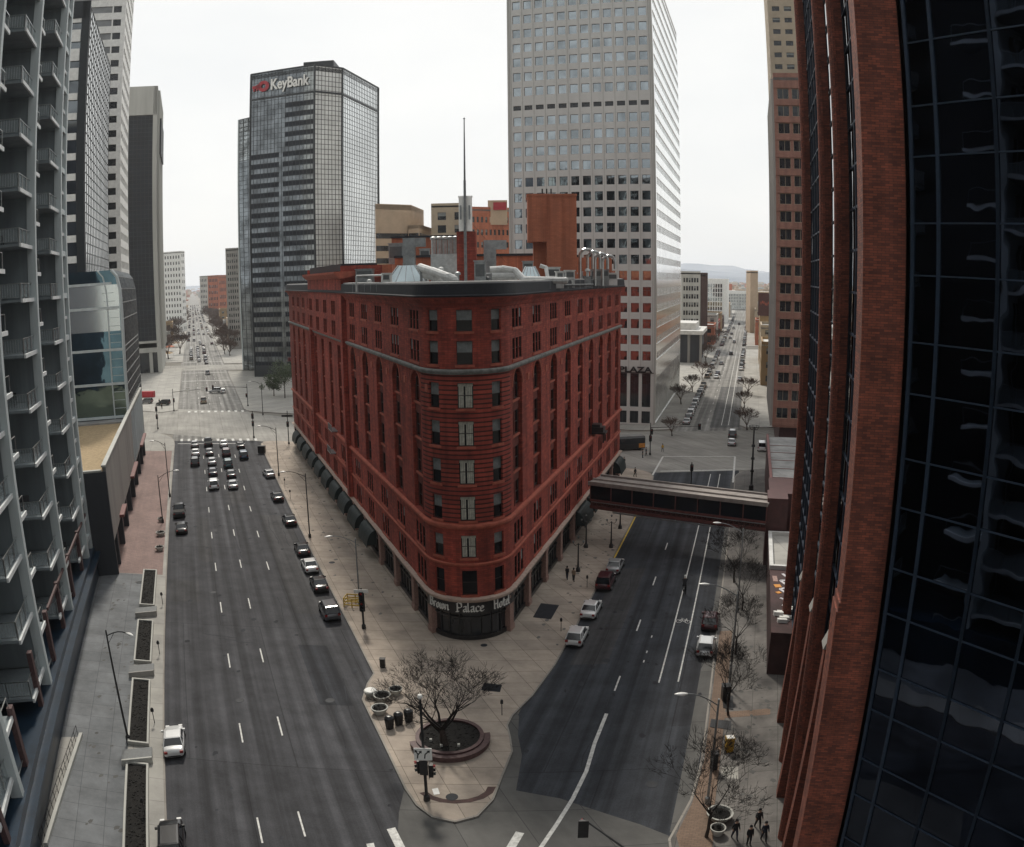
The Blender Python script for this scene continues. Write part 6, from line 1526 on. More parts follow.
def arrowp(pts, w_=.09):
    mb = MB()
    for a, c in zip(pts, pts[1:]):
        A, C_ = Vector(a), Vector(c); uu = (C_-A).normalized(); nn = Vector((-uu.y, uu.x))*w_/2; z_ = 4.25
        q_ = [A-nn, C_-nn, C_+nn, A+nn]; mb.face([(p.x, -.366, z_+p.y) for p in q_])
    A, C_ = Vector(pts[-2]), Vector(pts[-1]); uu = (C_-A).normalized(); nn = Vector((-uu.y, uu.x)); mb.face([(p.x, -.367, 4.25+p.y) for p in (C_+nn*.14, C_+uu*.2, C_-nn*.14)])
    mb.build('arrow', 'iron_black', s_)
arrowp([(-.4, -.35), (-.36, -.05), (-.2, .15)]); arrowp([(-.33, -.02), (-.45, .2)]); arrowp([(.1, -.35), (.14, 0), (.35, .2)])
sighead(t, (.45, .1, 2.6), (1, 0)); sighead(t, (-.4, 0, 3.0), (-1, -.3))
mb = MB(); mb.ball((0, 0, 8.7), .2, 8); mb.build('finial', 'white_paint', t)
q = spot(364, 629); t = signal(q, 4.6, None, 'black signal post with a white crossing sign beside the yellow barrier', [(0, 2.6), (0, 3.7)], [(0, 4.3, 1.5, .35, 'white_paint')])
# foreground mast whose head hangs over the street at the bottom edge
hd_ = spot(583, 829, 6.0); q_ = spot(614, 848, 6.0); q = (hd_+(q_-hd_)*3.2).xy; signal(Vector((q.x, q.y)), 6.9, (hd_.x-q.x, hd_.y-q.y+.2), 'foreground signal mast hanging over the street at the bottom edge', [(1.0, 6.0)], face=(0, 1))
# yellow framed box with rails around a hole
q = spot(354, 606); t = thing('yellow_barrier', (q.x, q.y, .14), 'yellow steel barrier frame around a utility opening at the hotel kerb', 'barrier', rz=R(-8)); 
for x in (-.95, 0, .95):
    for y in (-.65, .65): mb = MB(); mb.box(x-.05, x+.05, y-.05, y+.05, 0, 1.1); mb.build('post', 'yellow_paint', t)
mb = MB()
for z in (.3, .7, 1.05):
    for y in (-.65, .65): mb.box(-1, 1, y-.03, y+.03, z-.06, z+.06)
    for x in (-.98, .98): mb.box(x-.03, x+.03, -.65, .65, z-.06, z+.06)
mb.build('rail', 'yellow_paint', t)
# round planters and bins on the corner
def bowl(p, r, label, lid=False, grp='round concrete planters'):
    q = spot(*p); t = thing('bowl_planter', (q.x, q.y, .14), label, 'planter', grp); mb = MB(); mb.lathe([(r*.6, 0), (r*.95, .45), (r, .6), (r*.86, .6), (r*.8, .42), (.01, .42)], 20); mb.build('bowl', 'pale_concrete', t, smooth=False)
    mb = MB()
    if lid: mb.lathe([(r*.86, .58), (r*.86, .66), (.01, .74)], 20)
    else:
        mb.lathe([(r*.8, .43), (r*.7, .5), (.01, .55)], 16)
        for _ in range(26): a, e = rnd.random()*6.28, rnd.random()*r*.7; mb.tube((e*math.cos(a), e*math.sin(a), .5), (e*math.cos(a)*1.2, e*math.sin(a)*1.2, .65+.2*rnd.random()), .03, .01, 3)
    mb.build('lid' if lid else 'soil', 'white_paint' if lid else 'soil', t); return t
bowl((371, 697), .6, 'white lidded round planter at the kerb left of the corner tree', True); bowl((382.5, 701), .8, 'round concrete planter beside the white lidded one')
bowl((396, 695), .62, 'small round concrete planter nearest the hotel at the corner'); bowl((380, 714), .75, 'round concrete planter in front of the pair at the corner kerb')
bowl((161, 536), .75, 'round concrete planter under the lamp on the red pavement'); bowl((160, 551), .65, 'low round concrete planter at the end of the red pavement'); bowl((161, 522), .5, 'small dark planter on the red pavement farthest from the beds')
bowl((719, 820), .95, 'white rimmed round planter near the four walkers'); bowl((717, 835), .55, 'smaller white rimmed round planter at the bottom right')
for i, p in enumerate(((390, 729), (399, 725), (409, 722))):
    q = spot(*p); t = thing('litter_bin', (q.x, q.y, .14), 'dark ribbed litter bin, ' + ['left', 'middle', 'right'][i] + ' one of the three beside the corner tree planter', 'bin', 'litter bins by the corner planter'); mb = MB(); mb.lathe([(.3, 0), (.38, .9)], 14)
    for k in range(14): a = k*2*math.pi/14; mb.tube((.31*math.cos(a), .31*math.sin(a), .05), (.4*math.cos(a), .4*math.sin(a), .92), .02, .02, 4)
    mb.build('basket', 'iron_black', t); mb = MB(); mb.lathe([(.42, .92), (.4, 1.02), (.2, 1.2), (.01, 1.22)], 14); mb.build('lid', 'iron_black', t)
def meter(p, label):
    q = spot(*p); t = thing('parking_meter', (q.x, q.y, .14), label, 'parking meter', 'parking meters'); mb = MB(); mb.tube((0, 0, 0), (0, 0, 1.15), .04, .035, 6); mb.build('post', 'iron_black', t)
    mb = MB(); mb.box(-.12, .12, -.09, .09, 1.15, 1.42); mb.lathe([(.12, 1.42), (.1, 1.5), (.02, 1.55)], 8); mb.build('meter_head', 'iron_black', t)
for p, lab in (((163, 605), 'parking meter at the left kerb beside the farthest planting bed'), ((160, 655), 'parking meter beside the second farthest planting bed'), ((155, 724), 'parking meter beside the nearest of the middle planting beds'), ((146, 816), 'parking meter at the left kerb beside the car cut by the bottom edge'),
               ((285, 487), 'parking meter by the hotel side kerb near the far lamp'), ((290.5, 499), 'parking meter nearest the black car on the hotel side'), ((587, 588), 'grey parking meter on the tan pavement behind the white sedan'), ((502, 716), 'thin parking meter right of the corner tree'), ((561, 632), 'parking meter beside the white wagon at the hotel kerb')): meter(p, lab)
# cabinets, newspaper box, utility boxes, tree grates, vents
def cabinet(p, w_, d_, h_, label, mat, nm='utility_cabinet', cat='cabinet', rz=0.0):
    q = spot(*p); t = thing(nm, (q.x, q.y, .14), label, cat, rz=rz); mb = MB(); mb.box(-w_/2, w_/2, -d_/2, d_/2, .08, h_); mb.box(-w_/2+.05, w_/2-.05, -d_/2+.05, d_/2-.05, 0, .08); mb.box(-w_/2-.04, w_/2+.04, -d_/2-.04, d_/2+.04, h_, h_+.05); mb.build('body', mat, t)
    mb = MB(); mb.box(-w_/2+.06, -.02, -d_/2-.03, -d_/2-.002, .15, h_-.1); mb.box(.02, w_/2-.06, -d_/2-.03, -d_/2-.002, .15, h_-.1); mb.box(.04, .08, -d_/2-.06, -d_/2-.03, h_*.5, h_*.6); mb.build('door', mat, t); return t
cabinet((262, 453), 1.6, .8, 1.5, 'black utility cabinet on the pavement at the hotel junction corner', 'iron_black')
t = cabinet((728.5, 752), .62, .55, 1.25, 'orange newspaper box with a white top on the grey pavement', 'signal_yellow', 'newspaper_box', 'newspaper box'); mb = MB(); mb.box(-.3, .3, -.26, .26, 1.3, 1.36); mb.build('top_panel', 'white_paint', t)
cabinet((713, 770), .5, .5, 1.5, 'slim dark utility box beside the lower right lamp', 'iron_black')
cabinet((725, 700), .7, .7, 1.4, 'dark street cabinet behind the tree grates', 'iron_black')
cabinet((383, 668), .5, .4, .9, 'small dark box at the left kerb of the corner', 'iron_black')
def grate(px, label, mat='iron_black', nm='tree_grate', cat='grate'):
    q = [spot(*p) for p in px]; c = sum(q, Vector())/4; t = MB(); t.prism([(p.x-c.x, p.y-c.y) for p in q], .0, .03)
    A, B_, C_, D_ = [Vector((p.x-c.x, p.y-c.y)) for p in q]
    for k in range(1, 12): a, b2 = A.lerp(B_, k/12), D_.lerp(C_, k/12); t.tube((*a, .035), (*b2, .035), .02, .02, 4)
    o = t.build(nm, mat); o.location = (c.x, c.y, .145); tag(o, label, cat)
grate([(711, 720), (717, 721), (715, 729), (709.5, 728)], 'dark metal grate on the kerb side of the pavement')
grate([(718, 721), (731, 722), (731, 731), (717, 729)], 'wider dark metal grate beside the kerb grate')
grate([(722, 695), (733, 697), (733, 711), (723, 709)], 'square dark grate below the bare tree')
grate([(533, 618), (541, 604), (559, 606), (551, 620)], 'large dark vent grating on the tan pavement by the hotel', 'slate_dark', 'vent_grating')
grate([(481, 691), (484, 684), (502, 686), (500, 693)], 'dark slab set in the pavement right of the corner tree', 'slate_dark', 'vent_grating')
# pale slab patches and covers
def patch(px, label, mat, nm='cover_slab'):
    q = [spot(*p) for p in px]; c = sum(q, Vector())/len(q); t = MB(); t.prism([(p.x-c.x, p.y-c.y) for p in q], -.002, .006); o = t.build(nm, mat); o.location = (c.x, c.y, .152); tag(o, label, 'cover')
patch([(722, 768), (738, 768), (738, 780), (720, 779)], 'pale square slab in the pavement by the newspaper box', 'walk_pale')
patch([(432, 790), (438, 789), (440, 795), (434, 796)], 'small white slab beside the pavement signal pole', 'white_paint')
for p, r, z, lab in (((452, 798), .45, .148, 'round dark manhole cover on the pavement point'), ((332, 563), .4, .148, 'round dark manhole cover on the tan pavement by the hotel'), ((484, 646), .35, .148, 'round dark drain cover at the hotel corner'), ((140, 583), .5, .152, 'oval dark manhole cover on the grey pavement by the beds'), ((215, 530), .4, .014, 'round dark manhole cover in the avenue near the parked black cars'), ((652, 784), .45, .014, 'round grey manhole cover in the right street near the junction'), ((213, 592), .42, .014, 'round manhole cover in the avenue left of the white parked sedan'), ((330, 700), .42, .014, 'round manhole cover in the avenue near the lidded corner planter'), ((240, 700), .4, .014, 'round manhole cover in mid avenue right of the moving white sedan'), ((606, 660), .42, .014, 'round manhole cover in the right street near the white wagon'), ((655, 620), .4, .014, 'round manhole cover left of the cycle lane symbol')):
    q = spot(*p); mb = MB(); mb.lathe([(r, -.003), (r, .006), (r*.8, .008), (.01, .006)], 20); o = mb.build('manhole_cover', 'slate_dark'); o.location = (q.x, q.y, z); tag(o, lab, 'manhole cover')
# planting beds with slab benches, left pavement
def yy(y, x=140): return spot(x, y).y
beds = [(100.5-8, 573, 609), (0, 623, 665), (0, 682, 745), (0, 764, 900)]
names = ['farthest', 'second farthest', 'second nearest', 'nearest']
for i, (y0, y1) in enumerate(((93.0, 81.5), (77.3, 67.4), (63.8, 52.8), (50.0, 34))):
    t = thing('planting_bed', AL(-9.1, y1, .148), f'long dark soil planting bed with pale kerbs, {names[i]} of the four beside the avenue', 'planting bed', 'planting beds by the avenue'); L = (y0-y1); f = straight(AL(-9.95, y1)[:2], AL(-9.95, y0)[:2])
    A = lambda a, d, z: tuple((AL(-9.1, y1+a)+Vector((d, 0, z)))-AL(-9.1, y1))
    def prr2(mb, a0_, a1_, d0, d1, z0, z1): mb.prism([A(a0_, d0, 0)[:2], A(a0_, d1, 0)[:2], A(a1_, d1, 0)[:2], A(a1_, d0, 0)[:2]], z0, z1)
    mb = MB(); prr2(mb, 0, L, -1.0, -.82, 0, .35); prr2(mb, 0, L, .82, 1.0, 0, .35); prr2(mb, 0, .2, -.82, .82, 0, .35); prr2(mb, L-.2, L, -.82, .82, 0, .35); mb.build('kerb', 'pale_concrete', t)
    mb = MB(); prr2(mb, .2, L-.2, -.82, .82, 0, .2)
    for _ in range(int(L*14)): a, d = rnd.uniform(.3, L-.3), rnd.uniform(-.75, .75); p = A(a, d, .2); mb.ball(p, .04+.08*rnd.random(), 5, sz=.6)
    mb.build('soil', 'soil', t)
    if i < 3:
        q = AL(-9.1, y1-1.9, .148); t = thing('stone_bench', q, f'dark stone slab bench closing the near end of the {names[i]} planting bed', 'bench', 'slab benches between the beds', rz=HL-R(90)); mb = MB(); mb.box(-1.25, 1.25, -.75, .75, .38, .55); mb.build('seat', 'mullion_grey', t)
        for s in (-1, 1): mb = MB(); mb.box(s*.9-.15, s*.9+.15, -.6, .6, 0, .38); mb.build('leg', 'concrete', t)
        mb = MB(); mb.box(-1.25, 1.25, -.95, -.77, 0, .6); mb.build('back_slab', 'pale_concrete' if i == 2 else 'concrete', t)
# ramp wall and railing at lower left
r0, r1 = spot(82, 737), spot(47, 848); u2 = (r1-r0).normalized(); LRl = (r1-r0).length
t = thing('ramp_wall', (r0.x, r0.y, .148), 'low white ramp kerb with a thin black railing on the lower left pavement', 'railing'); F = lambda a, d, z: tuple(u2*a+Vector((-u2.y, u2.x, 0))*d+Vector((0, 0, z))); mb = MB(); mb.box(0, LRl, -.15, .15, 0, .35, 0, fn=F); mb.build('kerb', 'pale_concrete', t)
mb = MB(); n = 14
for k in range(n+1): mb.tube(F(LRl*k/n, -.3, 0), F(LRl*k/n, -.3, 1.05), .025, .025, 4)
mb.tube(F(0, -.3, 1.05), F(LRl, -.3, 1.05), .03, .03, 5); mb.tube(F(0, -.3, .6), F(LRl, -.3, .6), .02, .02, 4); mb.build('railing', 'iron_black', t)
b = MB(); q = [spot(62, 738), spot(80, 738), spot(44, 850), spot(22, 850)]; b.prism([(p.x, p.y) for p in q], .148, .156); struct('pale_ramp', b, 'walk_pale')
# kiosk tents and the blue bus shelter far down the avenue
def tent(p, w_, mat, label):
    q = spot(*p); t = thing('market_tent', (q.x, q.y, 0), label, 'tent')
    for s in ((-1, -1), (1, -1), (1, 1), (-1, 1)): mb = MB(); mb.tube((s[0]*w_/2, s[1]*w_/2, 0), (s[0]*w_/2, s[1]*w_/2, 2.6), .06, .06, 4); mb.build('leg', 'white_paint', t)
    mb = MB(); c = [(-w_/2, -w_/2, 2.6), (w_/2, -w_/2, 2.6), (w_/2, w_/2, 2.6), (-w_/2, w_/2, 2.6)]
    for i in range(4): mb.face([c[i], c[(i+1) % 4], (0, 0, 4)]); 
    mb.build('canopy', mat, t)
for p, m, lab in (((170, 351), 'orange_brick', 'orange canopy tent beside the avenue near the blue bus'), ((176, 347), 'tan_stone', 'tan canopy tent behind the orange tent'), ((168, 358), 'ochre_wall', 'ochre canopy tent nearest of the tents on the avenue pavement')): tent(p, 5, m, lab)
q = spot(152, 396); cabinet((148, 397), 5, 1.6, 1.9, 'low red kiosk on the left corner plaza near the podium arcade', 'red_paint', 'sales_kiosk', 'kiosk')

# ------------------------------------------------------------------ vehicles
TYPES = dict(sedan=(4.7, .9, 1.42, [(2.35, .62, .50), (2.2, .78, .66), (1.2, .88, .84), (.9, .9, .92), (-1.3, .9, .96), (-1.9, .86, .98), (-2.25, .82, .92), (-2.35, .74, .62)], (.95, -1.75), (.2, -1.15)),
             suv=(4.7, .94, 1.75, [(2.35, .72, .6), (2.2, .84, .84), (1.3, .92, 1.0), (.9, .94, 1.06), (-1.6, .94, 1.08), (-2.15, .92, 1.06), (-2.35, .86, .8)], (1.0, -2.22), (.35, -1.95)),
             hatch=(4.2, .88, 1.52, [(2.1, .66, .55), (1.95, .8, .74), (1.15, .87, .92), (.85, .88, .96), (-1.5, .88, 1.0), (-1.95, .85, .98), (-2.1, .78, .7)], (.95, -2.0), (.25, -1.55)),
             van=(5.0, .98, 1.95, [(2.5, .74, .7), (2.35, .88, .95), (1.7, .96, 1.1), (1.3, .98, 1.12), (-2.2, .98, 1.14), (-2.45, .96, 1.12), (-2.5, .92, .8)], (1.6, -2.42), (.8, -2.3)),
             pickup=(5.6, .98, 1.85, [(2.8, .76, .75), (2.65, .92, 1.0), (1.5, .98, 1.12), (1.2, .98, 1.14), (-2.5, .98, 1.14), (-2.75, .95, 1.1), (-2.8, .93, .8)], (1.2, -.85), (.6, -.55)))
_VM = {}
def vparts(kind, paint):
    key = (kind, paint)
    if key in _VM: return _VM[key]
    L, W, Hh, st, gb, gt_ = TYPES[kind]; out_ = []
    mb = MB(); rings = []
    for x, w_, zt in st:
        zb = .24; rings.append([(x, -w_*.92, zb), (x, -w_, zb+.2), (x, -w_, zt-.16), (x, -w_*.93, zt-.03), (x, -w_*.6, zt), (x, 0, zt+.02), (x, w_*.6, zt), (x, w_*.93, zt-.03), (x, w_, zt-.16), (x, w_, zb+.2), (x, w_*.92, zb)])
    mb.loft(rings, 0); sill = st[3][2]
    for sx in (1, -1):      # bumpers and arches
        x = sx*(L/2-.05); mb.box(x-.09, x+.09, -W*.8, W*.8, .28, .46, 1)
        for sy in (-1, 1):
            cx = sx*L*.31; N = 8; rr_ = .4; y = sy*(W+.004)
            mb.face([(cx+rr_*math.cos(math.pi*k/N), y, .3+rr_*math.sin(math.pi*k/N)) for k in range(N+1)], 1)
    me_ = mb.build('body', [paint, 'rubber'], mesh_only=True); import bmesh
    bm = bmesh.new(); bm.from_mesh(me_); bmesh.ops.remove_doubles(bm, verts=bm.verts, dist=.0005); bm.to_mesh(me_); bm.free()
    o_ = bpy.data.objects.new('tmp', me_); col.objects.link(o_); ms_ = o_.modifiers.new('s', 'SUBSURF'); ms_.levels = 2; bpy.context.view_layer.update()
    me2 = bpy.data.meshes.new_from_object(o_.evaluated_get(bpy.context.evaluated_depsgraph_get())); bpy.data.objects.remove(o_); me2.name = 'body'; me2.polygons.foreach_set('use_smooth', [True]*len(me2.polygons))
    out_.append(('body', me2, None))
    # greenhouse: glass below a painted roof with pillars
    mb = MB(); zg = sill-.02; zr = Hh-.05; wb, wt_ = W*.9, W*.74
    b0 = [(gb[0], -wb, zg), (gb[0], wb, zg), (gb[1], wb, zg), (gb[1], -wb, zg)]; t0 = [(gt_[0], -wt_, zr), (gt_[0], wt_, zr), (gt_[1], wt_, zr), (gt_[1], -wt_, zr)]
    mb.loft([b0, t0], 0); out_.append(('windows', mb.build('windows', 'window_glass', mesh_only=True), None))
    mb = MB(); q = [(gt_[0]-.02, -wt_), (gt_[0]-.02, wt_), (gt_[1]+.0, wt_), (gt_[1]+.0, -wt_)]; c_ = ((gt_[0]+gt_[1])/2, 0)
    mb.loft([[(x, y, zr-.02) for x, y in q], [(x, y, zr+.03) for x, y in q], [(c_[0]+(x-c_[0])*.86, y*.8, zr+.07) for x, y in q]], 0)
    for i in range(4): mb.tube(b0[i], t0[i], .055, .045, 5, 0)
    for y in (-1, 1):
        m_ = (gb[0]+gb[1])/2-.1; mt_ = (gt_[0]+gt_[1])/2-.1; mb.tube((m_, y*wb, zg), (mt_, y*wt_, zr), .05, .045, 5, 0); mb.tube((gt_[0], y*wt_, zr), (gt_[1], y*wt_, zr), .05, .05, 5, 0)
        if kind in ('suv', 'van', 'hatch'): mb.tube((gb[1]+.75, y*wb, zg), (gt_[1]+.65, y*wt_, zr), .06, .05, 5, 0)
    out_.append(('roof', mb.build('roof', paint, mesh_only=True), None))
    if kind == 'pickup': mb = MB(); mb.box(-2.7, -1.0, -.84, .84, 1.1, 1.165); out_.append(('cargo_bed', mb.build('cargo_bed', 'rubber', mesh_only=True), None))
    for sx in (1, -1):
        for sy in (-1, 1):
            cx = sx*L*.31; mb = MB(); mb.tube((cx, sy*(W-.2), .33), (cx, sy*(W+.015), .33), .33, .33, 14); wh = mb.build('tyre', 'rubber', mesh_only=True); mb = MB(); mb.tube((cx, sy*(W+.0), .33), (cx, sy*(W+.03), .33), .2, .18, 10); out_.append(('tyre', wh, ('rim', mb.build('rim', 'grey_metal', mesh_only=True))))
    for sy in (-1, 1):
        w1, z1 = st[1][1], st[1][2]; mb = MB(); mb.box(L/2-.22, L/2-.03, sy*w1*.72-.16, sy*w1*.72+.16, z1-.2, z1-.04); out_.append(('headlight', mb.build('headlight', 'lamp_white', mesh_only=True), None))
        mb = MB(); zt = st[-2][2]; mb.box(-L/2-.02, -L/2+.14, sy*st[-2][1]*.78-.14, sy*st[-2][1]*.78+.14, zt-.3, zt-.1); out_.append(('tail_light', mb.build('tail_light', 'tail_red', mesh_only=True), None))
        mb = MB(); mb.box(gb[0]-.25, gb[0]-.08, sy*(W+.02)-.1, sy*(W+.02)+.1, sill-.02, sill+.14); out_.append(('wing_mirror', mb.build('wing_mirror', paint, mesh_only=True), None))
    _VM[key] = out_; return out_
_VJ = {}
def joined(kind, paint):
    key = (kind, paint)
    if key in _VJ: return _VJ[key]
    V, F, MI, mats = [], [], [], []
    for nm, me, sub in vparts(kind, paint):
        for m_ in [me]+([sub[1]] if sub else []):
            o = len(V); V += [tuple(v.co) for v in m_.vertices]
            for p in m_.polygons:
                mt = m_.materials[p.material_index]
                if mt not in mats: mats.append(mt)
                F.append(tuple(i+o for i in p.vertices)); MI.append(mats.index(mt))
    me = bpy.data.meshes.new(kind); me.from_pydata(V, [], F)
    for mt in mats: me.materials.append(mt)
    me.polygons.foreach_set('material_index', MI); me.update(); _VJ[key] = me; return me
CAT = dict(sedan='car', suv='SUV', hatch='car', van='van', pickup='pickup truck'); NMV = dict(sedan='parked_car', suv='sport_utility_car', hatch='hatchback_car', van='passenger_van', pickup='pickup_truck')
def car(kind, paint, loc, rz, label, group, simple=False, z=.006):
    nm = NMV[kind] if 'park' in group or kind != 'sedan' else 'car'
    if simple: o = link(nm, joined(kind, 'paint_'+paint), None, (loc[0], loc[1], z), rz); tag(o, label, CAT[kind], group); return o
    t = thing(nm, (loc[0], loc[1], z), label, CAT[kind], group, rz)
    for n_, me, sub in vparts(kind, 'paint_'+paint):
        c = link(n_, me, t)
        if sub: link(sub[0], sub[1], c)
    return t
# (pixel of the car's middle at about waist height, kind, paint, heading offset: 0 = driving away)
def carpx(p, kind, paint, A, label, group, away=True, dz=0.0, simple=False, c=None):
    q = spot(p[0], p[1], .75); h = HL if A is AL else HR
    return car(kind, paint, (q.x, q.y), (h if away else h+math.pi)+R(dz), label, group, simple)
G1 = 'cars waiting in the avenue queue'; G2 = 'cars parked by the avenue kerbs'; G3 = 'cars parked along the right street'
o5 = lambda zx, zy: (150+zx/3.852, 420+zy/3.852)
for zp, k, pt, lab in (((172, 88), 'sedan', 'silver', 'silver car at the front of the leftmost queue lane'), ((175, 120), 'sedan', 'white', 'white car second in the leftmost queue lane'), ((173, 157), 'suv', 'black', 'black car last in the leftmost queue lane'),
        ((224, 84), 'pickup', 'black', 'black truck at the front of the second queue lane'), ((228, 118), 'sedan', 'grey', 'grey car right behind the black truck in the second lane'), ((238, 154), 'sedan', 'silver', 'silver car third in the second queue lane'), ((241, 194), 'sedan', 'navy', 'dark blue car fourth in the second queue lane'), ((245, 243), 'suv', 'white', 'white topped car last in the second queue lane'),
        ((283, 86), 'sedan', 'white', 'white car at the front of the third queue lane'), ((293, 122), 'suv', 'maroon', 'maroon car second in the third queue lane'), ((300, 164), 'suv', 'teal', 'dark teal car third in the third queue lane'), ((312, 202), 'sedan', 'black', 'black car fourth in the third queue lane'), ((318, 242), 'sedan', 'silver', 'silver car last in the third queue lane'),
        ((348, 92), 'sedan', 'black', 'black car at the front of the right hand queue lane'), ((360, 131), 'suv', 'blue', 'blue car last in the right hand queue lane')):
    carpx(o5(*zp), k, pt, AL, lab, G1)
for p, k, pt, lab, dz in ((o5(457, 200), 'sedan', 'silver', 'silver and dark car parked farthest along the hotel side of the avenue', 6), (o5(489, 288), 'sedan', 'black', 'black car parked second farthest on the hotel side', 2), (o5(536, 377), 'sedan', 'black', 'black car parked alone beside the mid pavement lamp', 2),
        (o5(585, 487), 'sedan', 'black', 'black sedan parked directly behind the white sedan of the avenue row', 0), (o5(614, 550), 'sedan', 'white', 'white sedan parked between two black cars by the hotel', 0), (o5(650, 620), 'sedan', 'black', 'glossy black car parked in front of the white sedan of the avenue row', 0), (o5(690, 724), 'suv', 'grey', 'grey estate car parked nearest the yellow barrier', 0),
        (o5(112, 345), 'pickup', 'black', 'black truck parked at the left kerb beyond its dark neighbour', 0), (o5(121, 407), 'sedan', 'black', 'dark car parked at the left kerb behind the black truck', 0)):
    carpx(p, k, pt, AL, lab, G2, dz=dz)
carpx((173.5, 737), 'sedan', 'white', AL, 'white sedan driving in the near left lane beside the planting beds', 'moving cars', dz=-1); carpx((171, 838), 'suv', 'black', AL, 'black sport utility car cut by the bottom edge at the left kerb', 'moving cars', dz=-1)
for p, k, pt, lab, aw in (((577.5, 633), 'hatch', 'white', 'white wagon with a red rear lamp parked nearest the hotel corner', True), ((591.5, 606), 'sedan', 'white', 'white sedan parked ahead of the white wagon', True), ((606, 579), 'suv', 'maroon', 'dark maroon car parked between the white and silver sedans', True), ((615.5, 563), 'sedan', 'silver', 'silver sedan parked nearest the footbridge on the hotel side', True),
        ((706, 643), 'hatch', 'white', 'white hatchback parked at the right kerb under the lamp', True), ((710.5, 618), 'hatch', 'maroon', 'maroon car with a pink rear window parked ahead of the white hatchback', True)):
    carpx(p, k, pt, AR, lab, G3, aw)
cols = ['silver', 'black', 'white', 'grey', 'silver', 'white', 'navy', 'black', 'grey', 'silver', 'tan', 'white']
for k in range(11):
    q = AR(-15.7, 196+6.1*k); car(('sedan', 'suv', 'hatch')[k*2 % 3], cols[k], (q.x, q.y), HR+R(1), f'{cols[k]} car, number {["one","two","three","four","five","six","seven","eight","nine","ten","eleven"][k]} from the junction in the row beside the plaza tower', 'cars parked beside the plaza tower', simple=False)
for k, (p, pt, lab) in enumerate((((732, 441), 'silver', 'silver car parked at the right kerb just beyond the footbridge street trees'), ((732.5, 433), 'grey', 'grey car parked ahead of the silver one at the right kerb'), ((762, 446), 'white', 'white van parked in the side bay before the annex hotel'))):
    q = spot(p[0], p[1], .7); car(('sedan', 'suv', 'van')[k], pt, (q.x, q.y), HR, lab, G3)
# traffic and parked rows farther away
rf = random.Random(21); pal = ['silver', 'white', 'black', 'grey', 'maroon', 'navy', 'tan', 'white', 'silver']
def farcar(A, c, y, grp, where, h):
    pt = rf.choice(pal); q = A(c+rf.uniform(-.15, .15), y); o = car(rf.choice(('sedan', 'suv', 'hatch', 'pickup')), pt, (q.x, q.y), h, f'small {pt} car {where}', grp, simple=True)
for y in range(262, 720, 8):
    if rf.random() < .72 and not 395 < y < 420: farcar(AR, -15.6, y, 'cars parked down the left kerb of the far street', 'parked at the left kerb of the far street', HR)
    if rf.random() < .6 and y > 270 and not 395 < y < 420: farcar(AR, -3.2, y, 'cars parked down the right kerb of the far street', 'parked at the right kerb of the far street', HR)
for y in (285, 296, 330, 372, 440, 470, 505, 560, 610): farcar(AR, rf.choice((-12.2, -9)), y, 'cars driving on the far street', 'driving away on the far street', HR)
for y in range(362, 470, 11):
    for c in (-3.2, .9, 4.6):
        if rf.random() < .75: farcar(AL, c+1, y, 'cars queueing at the second avenue crossing', 'queueing at the second avenue crossing', HL)
for y in range(480, 1500, 17):
    for c in (-4, 0, 4, 8, 12):
        if rf.random() < .34: farcar(AL, c, y+rf.uniform(-4, 4), 'cars far along the avenue', 'far along the avenue', HL)
for y, c in ((240, 2), (262, 9.5), (318, 5.2)): farcar(AL, c, y, 'cars between the avenue crossings', 'alone between the two avenue crossings', HL)
for i, (x, y) in enumerate(((-108, 236), (-116, 240), (-126, 243), (-100, 262))):
    car('suv', ('black', 'grey', 'navy', 'silver')[i], (x, y), HL+R(75), ('black', 'grey', 'navy', 'silver')[i]+' car parked in the yard beside the concrete framed tower', 'cars in the tower yard', z=.15)
# bus far down the avenue
q = spot(177, 339); t = thing('city_bus', (q.x, q.y, 0), 'long blue and white bus crossing left of the far avenue', 'bus', rz=R(8)); mb = MB(); mb.loft([[(x, -1.3, .4), (x, -1.3, 2.9), (x, -1.1, 3.15), (x, 1.1, 3.15), (x, 1.3, 2.9), (x, 1.3, .4)] for x in (-8, 8)]); mb.build('body', 'paint_blue', t)
mb = MB(); mb.box(-7.6, 7.6, -1.1, 1.1, 3.15, 3.4); mb.build('roof', 'white_paint', t); mb = MB()
for k in range(9): mb.box(-7.4+1.65*k, -6+1.65*k, -1.33, -1.29, 1.5, 2.6)
mb.build('windows', 'window_glass', t)
for x in (-5, 5): mb = MB(); mb.tube((x, -1.32, .5), (x, -1.0, .5), .5, .5, 12); mb.build('tyre', 'rubber', t)
# black coach at the plaza corner, half hidden by the hotel
q = spot(627, 446, .7); t = thing('shuttle_bus', (q.x, q.y, 0.02), 'dark shuttle bus with an orange advert panel at the plaza tower corner', 'bus', rz=R(10)); mb = MB(); mb.loft([[(x, -1.2, .4), (x, -1.25, 2.6), (x, -1.0, 2.95), (x, 1.0, 2.95), (x, 1.25, 2.6), (x, 1.2, .4)] for x in (-3.6, 3.6)]); mb.build('body', 'paint_black', t)
mb = MB(); mb.box(-3.3, 3.3, -1.28, -1.23, 1.5, 2.5); mb.build('windows', 'window_glass', t); mb = MB(); mb.box(2.2, 3.5, -1.3, -1.25, .6, 1.5); mb.build('advert_panel', 'mural_orange', t)
mb = MB(); mb.box(-3.4, 3.4, -1.0, 1.0, 2.95, 3.05); mb.build('roof', 'roof_grey', t)
for x in (-2.3, 2.3): mb = MB(); mb.tube((x, -1.26, .45), (x, -1.0, .45), .45, .45, 12); mb.build('tyre', 'rubber', t)

